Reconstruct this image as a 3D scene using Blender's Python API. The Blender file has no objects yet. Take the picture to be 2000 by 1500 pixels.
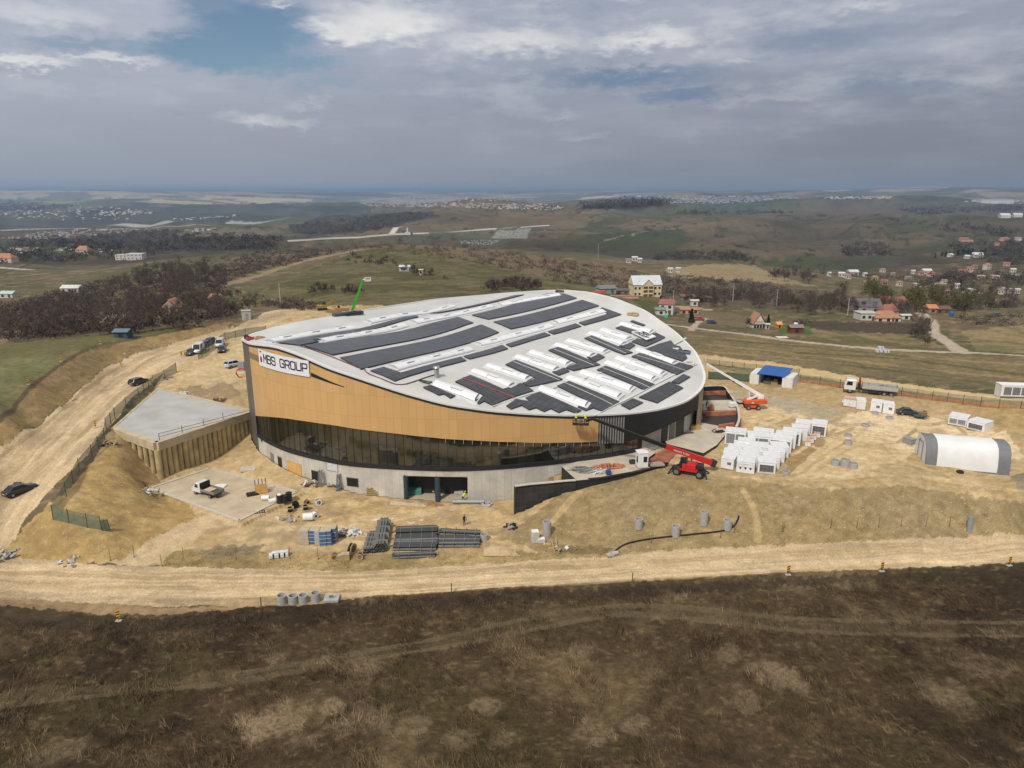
import bpy, bmesh, math, random
import numpy as np
from mathutils import Vector, Matrix
random.seed(7); RNG = np.random.default_rng(7)
scn = bpy.context.scene
COL = scn.collection
R = math.radians
# ------------------------------------------------------------------ camera
F = 1388.0; PITCH = R(15.2); H = 50.0
cp, sp = math.cos(PITCH), math.sin(PITCH)
cam_d = bpy.data.cameras.new('camera'); cam = bpy.data.objects.new('camera', cam_d); COL.objects.link(cam)
cam.location = (0, 0, H); cam.rotation_euler = (R(90) - PITCH, 0, 0)
cam_d.sensor_width = 36; cam_d.lens = 36 * F / 2000; cam_d.clip_start = 0.5; cam_d.clip_end = 90000
scn.camera = cam

def ray(u, v):
    a = (u - 1000) / F; b = (750 - v) / F
    return np.array([a, cp + b * sp, -sp + b * cp])
def atz(u, v, Z):
    d = ray(u, v); t = (Z - H) / d[2]
    return np.array([d[0] * t, d[1] * t, Z])
def aty(u, v, Y):
    d = ray(u, v); t = Y / d[1]
    return np.array([d[0] * t, Y, H + d[2] * t])
def proj(x, y, z):
    z = z - H
    zc = y * cp - z * sp; yc = y * sp + z * cp
    return 1000 + F * x / zc, 750 - F * yc / zc
def srgb(r, g, b):
    f = lambda c: (c / 255 / 12.92) if c / 255 <= .04045 else ((c / 255 + .055) / 1.055) ** 2.4
    return (f(r), f(g), f(b))
# ------------------------------------------------------------------ noise
def _hash(ix, iy, seed):
    h = (ix.astype(np.int64) * 374761393 + iy.astype(np.int64) * 668265263 + seed * 974711) & 0xffffffff
    h = ((h ^ (h >> 13)) * 1274126177) & 0xffffffff
    return ((h ^ (h >> 16)) & 0xffff) / 65535.0
def vnoise(x, y, seed=0):
    x = np.asarray(x, float); y = np.asarray(y, float)
    ix = np.floor(x); iy = np.floor(y); fx = x - ix; fy = y - iy
    fx = fx * fx * (3 - 2 * fx); fy = fy * fy * (3 - 2 * fy)
    a = _hash(ix, iy, seed); b = _hash(ix + 1, iy, seed); c = _hash(ix, iy + 1, seed); d = _hash(ix + 1, iy + 1, seed)
    return (a + (b - a) * fx) * (1 - fy) + (c + (d - c) * fx) * fy
def fbm(x, y, oct=4, seed=0):
    s = 0; a = .5; t = 0
    for o in range(oct):
        s = s + a * vnoise(x, y, seed + o * 17); t += a; a *= .5; x = x * 2.03 + 11.3; y = y * 2.03 + 5.7
    return s / t
# ------------------------------------------------------------------ materials
MATS = {}
def mat(name, col, rough=.7, metal=0., var=.12, vscale=1.5, bump=0., bscale=8., spec=.4, alpha=1., coat=0.):
    if name in MATS: return MATS[name]
    m = bpy.data.materials.new(name); m.use_nodes = True; MATS[name] = m
    nt = m.node_tree; b = nt.nodes['Principled BSDF']
    b.inputs['Roughness'].default_value = rough; b.inputs['Metallic'].default_value = metal
    b.inputs['Specular IOR Level'].default_value = spec; b.inputs['Alpha'].default_value = alpha
    b.inputs['Coat Weight'].default_value = coat
    tc = nt.nodes.new('ShaderNodeTexCoord')
    n = nt.nodes.new('ShaderNodeTexNoise'); n.inputs['Scale'].default_value = vscale; n.inputs['Detail'].default_value = 5
    nt.links.new(tc.outputs['Object'], n.inputs['Vector'])
    mr = nt.nodes.new('ShaderNodeMapRange'); mr.inputs[1].default_value = .3; mr.inputs[2].default_value = .7
    mr.inputs[3].default_value = 1 - var; mr.inputs[4].default_value = 1 + var
    nt.links.new(n.outputs['Fac'], mr.inputs[0])
    mx = nt.nodes.new('ShaderNodeVectorMath'); mx.operation = 'SCALE'; mx.inputs[0].default_value = col[:3]
    nt.links.new(mr.outputs[0], mx.inputs['Scale']); nt.links.new(mx.outputs[0], b.inputs['Base Color'])
    if bump:
        n2 = nt.nodes.new('ShaderNodeTexNoise'); n2.inputs['Scale'].default_value = bscale
        nt.links.new(tc.outputs['Object'], n2.inputs['Vector'])
        bp = nt.nodes.new('ShaderNodeBump'); bp.inputs['Strength'].default_value = bump; bp.inputs['Distance'].default_value = .05
        nt.links.new(n2.outputs['Fac'], bp.inputs['Height']); nt.links.new(bp.outputs[0], b.inputs['Normal'])
    return m
def grid_mat(name, col, line, du, dv, wu, wv, rough=.5, metal=0., var=.08, spec=.4, offset=0., ior=1.5, stain=.05):
    """panel material on UVs in metres: cells du x dv with joints wu / wv wide"""
    m = bpy.data.materials.new(name); m.use_nodes = True; MATS[name] = m
    nt = m.node_tree; b = nt.nodes['Principled BSDF']; L = nt.links.new
    b.inputs['Roughness'].default_value = rough; b.inputs['Metallic'].default_value = metal
    b.inputs['Specular IOR Level'].default_value = spec; b.inputs['IOR'].default_value = ior
    uv = nt.nodes.new('ShaderNodeTexCoord'); sx = nt.nodes.new('ShaderNodeSeparateXYZ'); L(uv.outputs['UV'], sx.inputs[0])
    def math_(op, a, bb=None):
        n = nt.nodes.new('ShaderNodeMath'); n.operation = op
        for i, q in enumerate((a, bb)):
            if q is None: continue
            if isinstance(q, (int, float)): n.inputs[i].default_value = q
            else: L(q, n.inputs[i])
        return n.outputs[0]
    cu = math_('DIVIDE', sx.outputs[0], du); cv = math_('DIVIDE', sx.outputs[1], dv)
    if offset: cv = math_('ADD', cv, math_('MULTIPLY', math_('MODULO', math_('FLOOR', cu), 2.), offset))
    fu = math_('FRACT', cu); fv = math_('FRACT', cv)
    lu = math_('LESS_THAN', fu, wu / du); lv = math_('LESS_THAN', fv, wv / dv)
    ln = math_('MAXIMUM', lu, lv)
    cb = nt.nodes.new('ShaderNodeCombineXYZ'); L(math_('FLOOR', cu), cb.inputs[0]); L(math_('FLOOR', cv), cb.inputs[1])
    wn = nt.nodes.new('ShaderNodeTexWhiteNoise'); wn.noise_dimensions = '2D'; L(cb.outputs[0], wn.inputs['Vector'])
    sc = math_('ADD', math_('MULTIPLY', wn.outputs['Value'], 2 * var), 1 - var)
    nz = nt.nodes.new('ShaderNodeTexNoise'); nz.inputs['Scale'].default_value = .35; nz.inputs['Detail'].default_value = 7; nz.inputs['Roughness'].default_value = .65; L(uv.outputs['Object'], nz.inputs['Vector'])
    sc = math_('MULTIPLY', sc, math_('ADD', 1 - stain * 2.5, math_('MULTIPLY', nz.outputs['Fac'], stain * 5)))
    v = nt.nodes.new('ShaderNodeVectorMath'); v.operation = 'SCALE'; v.inputs[0].default_value = col[:3]; L(sc, v.inputs['Scale'])
    mx = nt.nodes.new('ShaderNodeMix'); mx.data_type = 'RGBA'; L(ln, mx.inputs['Factor']); L(v.outputs[0], mx.inputs['A'])
    mx.inputs['B'].default_value = (*line[:3], 1); L(mx.outputs['Result'], b.inputs['Base Color'])
    return m
# ------------------------------------------------------------------ mesh builder and object helpers
class MB:
    def __init__(s): s.v = []; s.f = []; s.m = []; s.uv = {}; s.sm = []
    def face(s, pts, mi=0, uv=None, smooth=False):
        i = len(s.v); s.v += [tuple(map(float, p)) for p in pts]; s.f.append(tuple(range(i, i + len(pts)))); s.m.append(mi); s.sm.append(smooth)
        if uv is not None: s.uv[len(s.f) - 1] = uv
    def raw(s, vs, fs, mi=0, smooth=False):
        i = len(s.v); s.v += [tuple(map(float, p)) for p in vs]
        for f in fs: s.f.append(tuple(i + k for k in f)); s.m.append(mi); s.sm.append(smooth)
    def box(s, c, d, rz=0., mi=0, tilt=None):
        x, y, z = d[0] / 2, d[1] / 2, d[2] / 2
        M = Matrix.Rotation(rz, 3, 'Z')
        if tilt is not None: M = M @ tilt
        P = [M @ Vector((sx * x, sy * y, sz * z)) + Vector(c) for sz in (-1, 1) for sy in (-1, 1) for sx in (-1, 1)]
        s.raw(P, [(0, 2, 3, 1), (4, 5, 7, 6), (0, 1, 5, 4), (2, 6, 7, 3), (0, 4, 6, 2), (1, 3, 7, 5)], mi)
        return s
    def beam(s, p0, p1, w, h=None, mi=0, w1=None, h1=None):
        h = h or w; w1 = w1 or w; h1 = h1 or h
        p0 = Vector(p0); p1 = Vector(p1); d = (p1 - p0).normalized()
        a = d.cross(Vector((0, 0, 1)));
        if a.length < 1e-4: a = Vector((1, 0, 0))
        a.normalize(); b = a.cross(d)
        P = [p0 + a * sx * w / 2 + b * sy * h / 2 for sy in (-1, 1) for sx in (-1, 1)] + [p1 + a * sx * w1 / 2 + b * sy * h1 / 2 for sy in (-1, 1) for sx in (-1, 1)]
        s.raw(P, [(0, 2, 3, 1), (4, 5, 7, 6), (0, 1, 5, 4), (2, 6, 7, 3), (0, 4, 6, 2), (1, 3, 7, 5)], mi)
        return s
    def cyl(s, p0, p1, r, n=12, r1=None, mi=0, cap=True, smooth=True):
        r1 = r if r1 is None else r1
        p0 = Vector(p0); p1 = Vector(p1); d = (p1 - p0).normalized()
        a = d.cross(Vector((0, 0, 1)))
        if a.length < 1e-4: a = Vector((1, 0, 0))
        a.normalize(); b = a.cross(d)
        A = [p0 + (a * math.cos(t) + b * math.sin(t)) * r for t in [2 * math.pi * k / n for k in range(n)]]
        B = [p1 + (a * math.cos(t) + b * math.sin(t)) * r1 for t in [2 * math.pi * k / n for k in range(n)]]
        s.raw(A + B, [(k, (k + 1) % n, n + (k + 1) % n, n + k) for k in range(n)], mi, smooth)
        if cap: s.raw(A, [tuple(range(n))[::-1]], mi); s.raw(B, [tuple(range(n))], mi)
        return s
    def ring(s, c, r, ri, h, n=20, mi=0):
        """hollow concrete ring standing on c"""
        c = Vector(c); T = [2 * math.pi * k / n for k in range(n)]
        P = [c + Vector((math.cos(t) * q, math.sin(t) * q, z)) for (q, z) in ((r, 0), (r, h), (ri, h), (ri, 0)) for t in T]
        for j in range(3): s.raw(P, [(j * n + k, j * n + (k + 1) % n, (j + 1) * n + (k + 1) % n, (j + 1) * n + k) for k in range(n)], mi, False)
        return s
    def prism(s, poly, z0, z1, mi=0, mi_top=None):
        poly = [tuple(p) for p in poly]; n = len(poly)
        A = 0
        for i in range(n): A += poly[i][0] * poly[(i + 1) % n][1] - poly[(i + 1) % n][0] * poly[i][1]
        if A < 0: poly = poly[::-1]
        zz0 = z0 if hasattr(z0, '__len__') else [z0] * n; zz1 = z1 if hasattr(z1, '__len__') else [z1] * n
        if A < 0: zz0 = list(zz0)[::-1]; zz1 = list(zz1)[::-1]
        B = [(p[0], p[1], z) for p, z in zip(poly, zz0)]; T = [(p[0], p[1], z) for p, z in zip(poly, zz1)]
        s.raw(T, [tuple(range(n))], mi if mi_top is None else mi_top); s.raw(B, [tuple(range(n))[::-1]], mi)
        s.raw(B + T, [(k, (k + 1) % n, n + (k + 1) % n, n + k) for k in range(n)], mi)
        return s
    def tube(s, pts, r, n=8, mi=0):
        pts = [Vector(p) for p in pts]; V = []
        for i, p in enumerate(pts):
            d = (pts[min(i + 1, len(pts) - 1)] - pts[max(i - 1, 0)]).normalized()
            a = d.cross(Vector((0, 0, 1)))
            if a.length < 1e-3: a = Vector((1, 0, 0))
            a.normalize(); b = a.cross(d)
            V += [p + (a * math.cos(2 * math.pi * k / n) + b * math.sin(2 * math.pi * k / n)) * r for k in range(n)]
        s.raw(V, [(i * n + k, i * n + (k + 1) % n, (i + 1) * n + (k + 1) % n, (i + 1) * n + k) for i in range(len(pts) - 1) for k in range(n)], mi, True)
        s.raw(V[:n], [tuple(range(n))[::-1]], mi); s.raw(V[-n:], [tuple(range(n))], mi)
        return s
    def sphere(s, c, r, n=10, mi=0, sc=(1, 1, 1)):
        V = []; m = n // 2
        for i in range(m + 1):
            ph = math.pi * i / m
            for k in range(n):
                t = 2 * math.pi * k / n
                V.append((c[0] + r * sc[0] * math.sin(ph) * math.cos(t), c[1] + r * sc[1] * math.sin(ph) * math.sin(t), c[2] + r * sc[2] * math.cos(ph)))
        s.raw(V, [(i * n + k, (i + 1) * n + k, (i + 1) * n + (k + 1) % n, i * n + (k + 1) % n) for i in range(m) for k in range(n)], mi, True)
        return s
    def mesh(s, name, mats):
        me = bpy.data.meshes.new(name)
        me.from_pydata(s.v, [], s.f)
        for m in (mats if isinstance(mats, (list, tuple)) else [mats]): me.materials.append(m)
        if len(me.polygons) == len(s.m):
            me.polygons.foreach_set('material_index', s.m); me.polygons.foreach_set('use_smooth', s.sm)
        if s.uv:
            ul = me.uv_layers.new(name='UVMap')
            for fi, uvs in s.uv.items():
                p = me.polygons[fi]
                for k, li in enumerate(p.loop_indices): ul.data[li].uv = uvs[k]
        me.update(); return me
    def build(s, name, mats, parent=None, bevel=0.):
        o = bpy.data.objects.new(name, s.mesh(name, mats)); COL.objects.link(o)
        if parent is not None: o.parent = parent
        if bevel:
            b = o.modifiers.new('bevel', 'BEVEL'); b.width = bevel; b.segments = 2; b.limit_method = 'ANGLE'
        return o
def tag(o, label=None, cat=None, group=None, kind=None):
    if label: o['label'] = label
    if cat: o['category'] = cat
    if group: o['group'] = group
    if kind: o['kind'] = kind
    return o
def thing(name, label, cat, loc=(0, 0, 0), rz=0., group=None):
    o = bpy.data.objects.new(name, None); COL.objects.link(o); o.empty_display_size = .3
    o.location = [float(c) for c in loc]; o.rotation_euler = (0, 0, rz)
    return tag(o, label, cat, group)
def copy_tree(o, loc=None, rz=None, label=None, group=None, scale=None, parent=None):
    c = o.copy(); COL.objects.link(c)
    if parent is not None: c.parent = parent
    if loc is not None: c.location = [float(q) for q in loc]
    if rz is not None: c.rotation_euler = (0, 0, rz)
    if scale is not None: c.scale = scale if hasattr(scale, '__len__') else (scale,) * 3
    if label: c['label'] = label
    if group: c['group'] = group
    for ch in KIDS.get(o.name, None) or list(o.children): copy_tree(ch, parent=c)
    return c
KIDS = {}
# ------------------------------------------------------------------ terrain height field
CZ = []   # (u, v, Z) points whose height is known
CR = []   # (u, v, forward distance) points whose distance is known
CZ += [(-200,1500,-1.5),(0,1500,-1.5),(500,1500,-1.6),(1000,1500,-1.5),(1500,1500,-1.3),(2000,1500,-1.),(2300,1500,-1),
 (-200,1300,-.8),(0,1300,-.8),(500,1300,-.8),(1000,1300,-.8),(1500,1300,-.6),(2000,1300,-.3),(2300,1300,0),
 (0,1190,-.1),(250,1205,-.3),(500,1190,-.2),(1000,1150,-.2),(1500,1130,-.2),(2000,1110,0.),
 (-250,1130,.3),(0,1130,.2),(250,1135,0),(500,1130,0),(750,1122,0),(1000,1112,0),(1250,1100,0),(1500,1088,0),(1750,1078,.1),(2000,1065,.2),(2300,1040,.5),
 (560,1000,.7),(650,1040,.2),(760,1030,.1),(907,1025,0),(850,985,.1),(720,985,.3),(960,985,0),(600,945,1.5),(540,915,2.1),(500,890,2.5),(470,900,1.8),(1000,1000,0),(980,1060,0),(800,1075,0),(560,1075,.2),(420,1085,.2),
 (380,930,1.2),(340,945,1.1),(315,940,1.),(400,900,1.3),(450,890,1.6),(492,875,2.5),(290,955,1.2),(410,918,1.2),(570,962,1.),(468,1020,.9),(420,975,1.1),
 (1010,1025,0),(1060,1075,.1),(1150,1075,0),(1300,1068,.3),(1480,1078,.2),(1700,1065,.3),(1900,1045,.4),(2000,1035,.5),(2300,1010,.7),
 (1060,995,1.8),(1120,955,3.8),(1120,1000,2.2),(1200,932,4.8),(1200,1000,2.6),(1300,980,3.3),(1300,910,5),(1450,985,3.4),(1450,935,5),(1600,1000,3.),(1600,948,5),(1750,945,5),(1750,1000,2.8),(1900,955,4.6),(1900,1000,2.6),(2000,980,4.2),(2000,1010,2.5),(2250,960,4.5),(2250,990,2.5),
 (1400,890,5),(1400,850,5),(1550,850,5),(1550,900,5),(1700,830,5),(1700,900,5),(1850,870,5),(1960,930,4.7),(2100,930,4.8),(1500,800,5),(1450,760,5),(1430,800,5),(1650,770,5.2),(1800,795,5.3),(1900,820,5.4),(2000,850,6.0),(1960,790,6.6),(2000,800,7.2),(2150,830,7.5),
 (1400,735,5.2),(1500,755,5.2),(1600,750,5.3),(1750,780,5.5),(1900,785,6.2),(2100,800,6.8),
 (1390,705,4.6),(1550,718,4.6),(1700,742,4.8),(1850,762,5.2),(2000,775,5.6),(1600,695,3.6),(1800,710,3.6),(2000,730,4),(2200,740,4),
 (1330,640,1.5),(1450,655,1.8),(1700,678,2.),(2000,697,2.2),(2250,710,2.),
 (70,1105,.3),(30,1070,1.),(20,1020,2.6),(41,965,4.),(110,900,5.6),(190,840,7.3),(250,775,8.3),(330,705,9.2),(400,665,9.8),(480,640,10.5),(545,610,11),(620,618,11),
 (110,1000,4.3),(60,1070,1.3),(150,950,5.4),(215,850,7.6),(205,1035,2.6),(150,1060,1.6),(250,1075,.4),(330,1030,.6),(260,1000,2.4),(250,920,4.6),(380,1000,.9),
 (222,838,7.7),(308,762,8.),(360,765,8.),(420,775,7.8),(470,785,7.4),(440,740,8.4),(380,735,8.8),(457,718,9),(430,690,9.6),(480,680,9.6),
 (-150,960,8.),(0,870,7.4),(60,832,7.8),(125,787,8.3),(175,742,8.8),(217,707,9.3),(300,679,9.8),(375,657,10.2),(440,640,10.5),
 (-150,880,11.),(0,824,10.6),(62,757,11.6),(125,709,12.1),(175,682,12.4),(240,668,12.),(312,653,11.6),(380,640,11.3),(450,628,11.2),
 (-100,780,12.5),(0,740,12.6),(60,710,12.9),(0,690,12.2),(100,680,12.6),(0,668,10.6),(150,660,11.3),(250,650,11.),(400,634,10.8)]
CR += [(-150,640,300),(0,620,300),(150,615,290),(300,610,280),(420,605,270),(500,600,290),(0,580,390),(200,570,400),(380,560,380),(480,560,360),(-150,560,450),
 (600,590,285),(700,580,280),(550,550,400),(650,540,400),(620,500,560),(700,490,580),(780,478,640),(860,482,620),(800,530,420),(900,560,330),(950,520,500),(1000,490,700),(1000,560,320),(1100,560,330),(1100,520,520),(1150,500,680),
 (1200,540,480),(1300,530,560),(1250,575,400),(1180,580,340),(1300,590,350),(1300,615,310),(1400,600,340),(1420,575,420),(1390,515,760),(1480,518,730),(1560,530,640),(1600,575,430),
 (1485,636,290),(1600,625,300),(1720,622,310),(1850,612,330),(1950,640,290),(1820,640,285),(2000,665,262),(2200,660,270),(1950,600,400),(1800,575,480),(1900,555,600),(1720,550,640),(2000,570,520),(2250,590,420),
 (0,545,560),(200,520,680),(350,505,700),(450,500,680),(550,490,760),(100,500,900),(300,480,1150),(-150,500,900),(450,475,1200),(560,472,1250),
 (100,460,1900),(-150,460,1900),(300,455,2100),(480,455,1900),(0,440,3000),(300,438,3200),(600,430,3500),(-150,440,3000),(640,465,1500),(700,440,1800),(600,445,2100),
 (720,462,1400),(797,452,1300),(850,470,1000),(900,455,1250),(1000,460,1250),(1070,441,1700),(960,440,1700),(800,425,2300),(880,409,2600),(980,410,2600),(1100,420,2400),(1080,470,1000),
 (1200,480,1000),(1300,480,1050),(1400,490,1000),(1250,440,1700),(1400,445,1600),(1500,470,1250),(1250,418,2400),(1400,428,2100),(1550,424,2200),(1700,424,2100),(1900,420,2100),(2200,420,2100),(1650,470,1300),(1700,510,900),(1800,470,1300),(1900,500,1000),(2000,460,1300),(2200,480,1200),(1550,505,950),
 (1450,395,4200),(1250,398,4200),(1600,396,4000),(1750,400,3600),(1950,398,4000),(1350,385,6000),(1550,383,6000),(1180,398,4500),(2200,398,4000),(1830,395,3800),
 (200,420,4600),(0,415,5000),(450,415,5000),(700,412,5200),(1000,404,6000),(100,396,7000),(250,393,6800),(450,392,7200),(650,398,7000),(-150,400,7000),(850,395,7500),(1080,395,7500),
 (0,385,9000),(150,385,9000),(330,386,9000),(550,380,10500),(700,388,10000),(900,388,10000),(1100,386,10000),(1200,377,11000),(-150,380,10000),
 (0,371,13000),(150,371,13000),(300,373,14000),(600,374,15000),(800,376,15000),(1000,373,16000),(1100,370,17000),(1300,371,17000),(1450,369,18000),(1550,372,17000),(1650,371,10000),(1750,367,9500),(1850,361,9500),(1980,363,9500),(2200,363,9500),(1900,374,7000),(2000,371,7000),(1850,370,13000),(2000,370,13000),
 (0,369.5,24000),(500,370,24000),(1000,371,24000),(1500,371,24000),(2000,370,24000)]
# ground that drops out of sight behind the crests
CR += [(780,506,780),(860,506,800),(700,512,740),(900,500,900),(1390,540,880),(1480,542,860),(880,428,3300),(980,428,3300),(1080,440,3000),(1400,446,2700),(1550,443,2800),(1700,443,2700),(1900,438,2700),(1250,436,3100),(1300,410,5000),(1450,408,5000),(1600,409,4800),(1950,410,4800),(100,407,8300),(280,406,8200),(450,405,8500),(650,410,8000),(700,432,2500),(600,440,2500)]
pts = np.array([atz(*c) for c in CZ] + [aty(*c) for c in CR])
def qmap(x, y): return np.stack([1.15 * x / y, np.log(y)], -1)
_q = qmap(pts[:, 0], pts[:, 1]); _c = .045
def _ker(a, b): return np.sqrt(((a[:, None, :] - b[None]) ** 2).sum(-1) + _c * _c)
_n = len(pts)
_w = 50. / np.maximum(50., pts[:, 1])      # smoothing grows with distance
_A = np.zeros((_n + 3, _n + 3)); _A[:_n, :_n] = _ker(_q, _q)
_A[:_n, :_n] -= np.diag(np.full(_n, .0015)); _A[:_n, _n] = 1; _A[:_n, _n + 1:] = _q; _A[_n:, :_n] = _A[:_n, _n:].T
# solve for elevation tangent so that far relief keeps its proportions: Z = H + y * tan
_s = np.linalg.solve(_A, np.concatenate([(pts[:, 2] - H) / pts[:, 1], np.zeros(3)]))
def rbfz(x, y):
    q = qmap(x, y); o = np.empty(len(q))
    for i in range(0, len(q), 20000):
        Q = q[i:i + 20000]; o[i:i + 20000] = _ker(Q, _q) @ _s[:_n] + _s[_n] + Q @ _s[_n + 1:]
    return H + o * y
# ---- plan of the hall (closed curve) is needed here to sink the ground under it
PLAN = np.array([(-49.3,129),(-46.3,124.4),(-40,118.3),(-33,114),(-25.7,111),(-12.6,109.2),(-4,109.6),(4.3,111.4),(10.5,113.3),(18,116),(26,120.5),(33,126.5),(37.5,134),(39,143),(38,154),(34,167),(27.5,181),(20,192),(12,199.5),(3,203),(-6,202),(-15,197),(-25,186),(-35,171),(-44,155),(-50,142),(-51.5,134)], float)
def spline(P, n=8, closed=True):
    P = np.asarray(P, float); N = len(P); out = []
    for i in range(N if closed else N - 1):
        if closed: p0, p1, p2, p3 = P[i - 1], P[i], P[(i + 1) % N], P[(i + 2) % N]
        else: p0, p1, p2, p3 = P[max(i - 1, 0)], P[i], P[i + 1], P[min(i + 2, N - 1)]
        for k in range(n):
            t = k / n; out.append(.5 * ((2 * p1) + (-p0 + p2) * t + (2 * p0 - 5 * p1 + 4 * p2 - p3) * t * t + (-p0 + 3 * p1 - 3 * p2 + p3) * t ** 3))
    if not closed: out.append(P[-1])
    return np.array(out)
CURVE = spline(PLAN)
def inside(x, y, poly):
    x = np.asarray(x, float); y = np.asarray(y, float); poly = np.asarray(poly)[:, :2]
    r = np.zeros(x.shape, bool)
    bb = (x >= poly[:, 0].min()) & (x <= poly[:, 0].max()) & (y >= poly[:, 1].min()) & (y <= poly[:, 1].max())
    xs = x[bb]; ys = y[bb]; q = np.zeros(xs.shape, bool); j = len(poly) - 1
    for i in range(len(poly)):
        xi, yi = poly[i]; xj, yj = poly[j]
        if yi != yj: q ^= ((yi > ys) != (yj > ys)) & (xs < (xj - xi) * (ys - yi) / (yj - yi) + xi)
        j = i
    r[bb] = q; return r
SLAB = [atz(308, 760, 8)[:2], atz(222, 835, 8)[:2], atz(305, 865, 8)[:2], atz(490, 803, 8)[:2]]
CX = np.arange(-1.25, 1.2501, .0019)
_s1 = np.arange(2.1, .1, -.00145); _s2 = [.1]
while _s2[-1] > .00195: _s2.append(_s2[-1] * (.9925 if _s2[-1] > .014 else .984))
SR = np.concatenate([_s1, _s2[1:]])                # H / y, decreasing
YR = H / SR
GX = CX[None, :] * YR[:, None]; GY = np.repeat(YR[:, None], len(CX), 1)
_sub = 3                                           # coarse evaluation then linear refinement
_ri = np.unique(np.concatenate([np.arange(0, len(YR), _sub), [len(YR) - 1]])); _ci = np.unique(np.concatenate([np.arange(0, len(CX), _sub), [len(CX) - 1]]))
_zc = rbfz(GX[np.ix_(_ri, _ci)].ravel(), GY[np.ix_(_ri, _ci)].ravel()).reshape(len(_ri), len(_ci))
_t = np.stack([np.interp(np.arange(len(CX)), _ci, row) for row in _zc])
_tt = np.interp(np.arange(len(YR)), _ri, np.arange(len(_ri))); _k = np.minimum(_tt.astype(int), len(_ri) - 2); _f = (_tt - _k)[:, None]
GZ = _t[_k] * (1 - _f) + _t[_k + 1] * _f
_near = np.clip((700 - GY) / 400, 0, 1)
GZ += _near * ((fbm(GX * .35, GY * .35, 3, 3) - .5) * .35 + (fbm(GX * .06, GY * .06, 3, 9) - .5) * .5)
_ly = np.log(GY); _ax = GX / GY
_fold = 1 - np.abs(2 * fbm(_ax * 5 + _ly * 1.2, _ly * 4.5 - _ax * 1.5, 2, 21) - 1) * 1.5       # rounded spurs and gullies
_soft = fbm(_ax * 4, _ly * 6, 2, 27) - .5
_env = np.clip((_ly - math.log(620)) / .7, 0, 1) * np.clip((math.log(14000) - _ly) / 1.2, .25, 1)
RELIEF = _env * ((_fold - .55) * .02 + _soft * .022)
GZ += RELIEF * np.minimum(GY, 4500)
GZ = np.where(GZ > 40, 40 + 80 * np.tanh((GZ - 40) / 80), GZ)
_in = inside(GX, GY, CURVE); GZ[_in] = np.minimum(GZ[_in], -.4)
_in = inside(GX, GY, SLAB); GZ[_in] = np.minimum(GZ[_in], 7.3)
def zf(x, y):
    x = np.asarray(x, float); y = np.asarray(y, float)
    c = np.clip((x / y - CX[0]) / .0019, 0, len(CX) - 1.001); r = np.interp(-H / y, -SR, np.arange(len(SR)))
    r = np.clip(r, 0, len(SR) - 1.001); i = r.astype(int); j = c.astype(int); fr = r - i; fc = c - j
    return (GZ[i, j] * (1 - fc) + GZ[i, j + 1] * fc) * (1 - fr) + (GZ[i + 1, j] * (1 - fc) + GZ[i + 1, j + 1] * fc) * fr
def at(u, v, y0=45.):
    """point where the ground is seen at photograph position (u, v)"""
    d = ray(u, v); ys = np.geomspace(y0, 24500, 2600); ts = ys / d[1]
    X = d[0] * ts; Z = H + d[2] * ts; g = zf(X, ys); k = np.nonzero(Z <= g)[0]
    if not len(k): k = [len(ys) - 1]
    k = k[0]
    if k == 0: k = 1
    a = Z[k - 1] - g[k - 1]; b = Z[k] - g[k]; f = a / (a - b) if a != b else 0
    f = min(max(f, 0), 1); y = ys[k - 1] + (ys[k] - ys[k - 1]) * f; x = d[0] * y / d[1]
    return np.array([x, y, float(zf(x, y))])
def mpp(p): # metres per photograph pixel at p
    return (p[1] * cp - (p[2] - H) * sp) / F

def sink(poly, z, both=False):
    m = inside(GX, GY, poly); GZ[m] = z if both else np.minimum(GZ[m], z)
PADP = [at(293, 952), at(410, 915), at(580, 963), at(468, 1022)]; PZ = float(np.mean([p[2] for p in PADP])) + .1
for g_, z_ in ((1.12, PZ + .02), (1.0, PZ - .14)):
    c_ = np.mean(PADP, 0)[:2]; sink([c_ + (p[:2] - c_) * g_ for p in PADP], z_, True)
for px_, z_ in (([(1097,905),(1097,911),(1127,938.4),(1176,933.5),(1238,922.5),(1262,916),(1268,893),(1280,884),(1250,868),(1180,885)], 5.2), ([(1262,917),(1304,904),(1318,889),(1340,880),(1318,872),(1268,891)], 4.6), ([(1303,867),(1374,885),(1400,869),(1415,851),(1419,838),(1400,831),(1352,822),(1340,815),(1280,840)], 5.2)):
    sink([atz(u, v, z_ + .3)[:2] for u, v in px_], z_)
sink([atz(*q)[:2] for q in ((1366,756,5.5),(1411,755,5.5),(1424,768,5.5),(1438,790,5.5),(1441,815,5.5),(1436,834,5.5),(1376,836,5.5))], 4.6)
sink([atz(1006,951,4.9)[:2], atz(1070,944,5)[:2], atz(1128,939,5.3)[:2], atz(1100,912,5.4)[:2], np.array([2., 113.]), np.array([-14., 111.]), np.array([-12., 106.])], .0)
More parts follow.
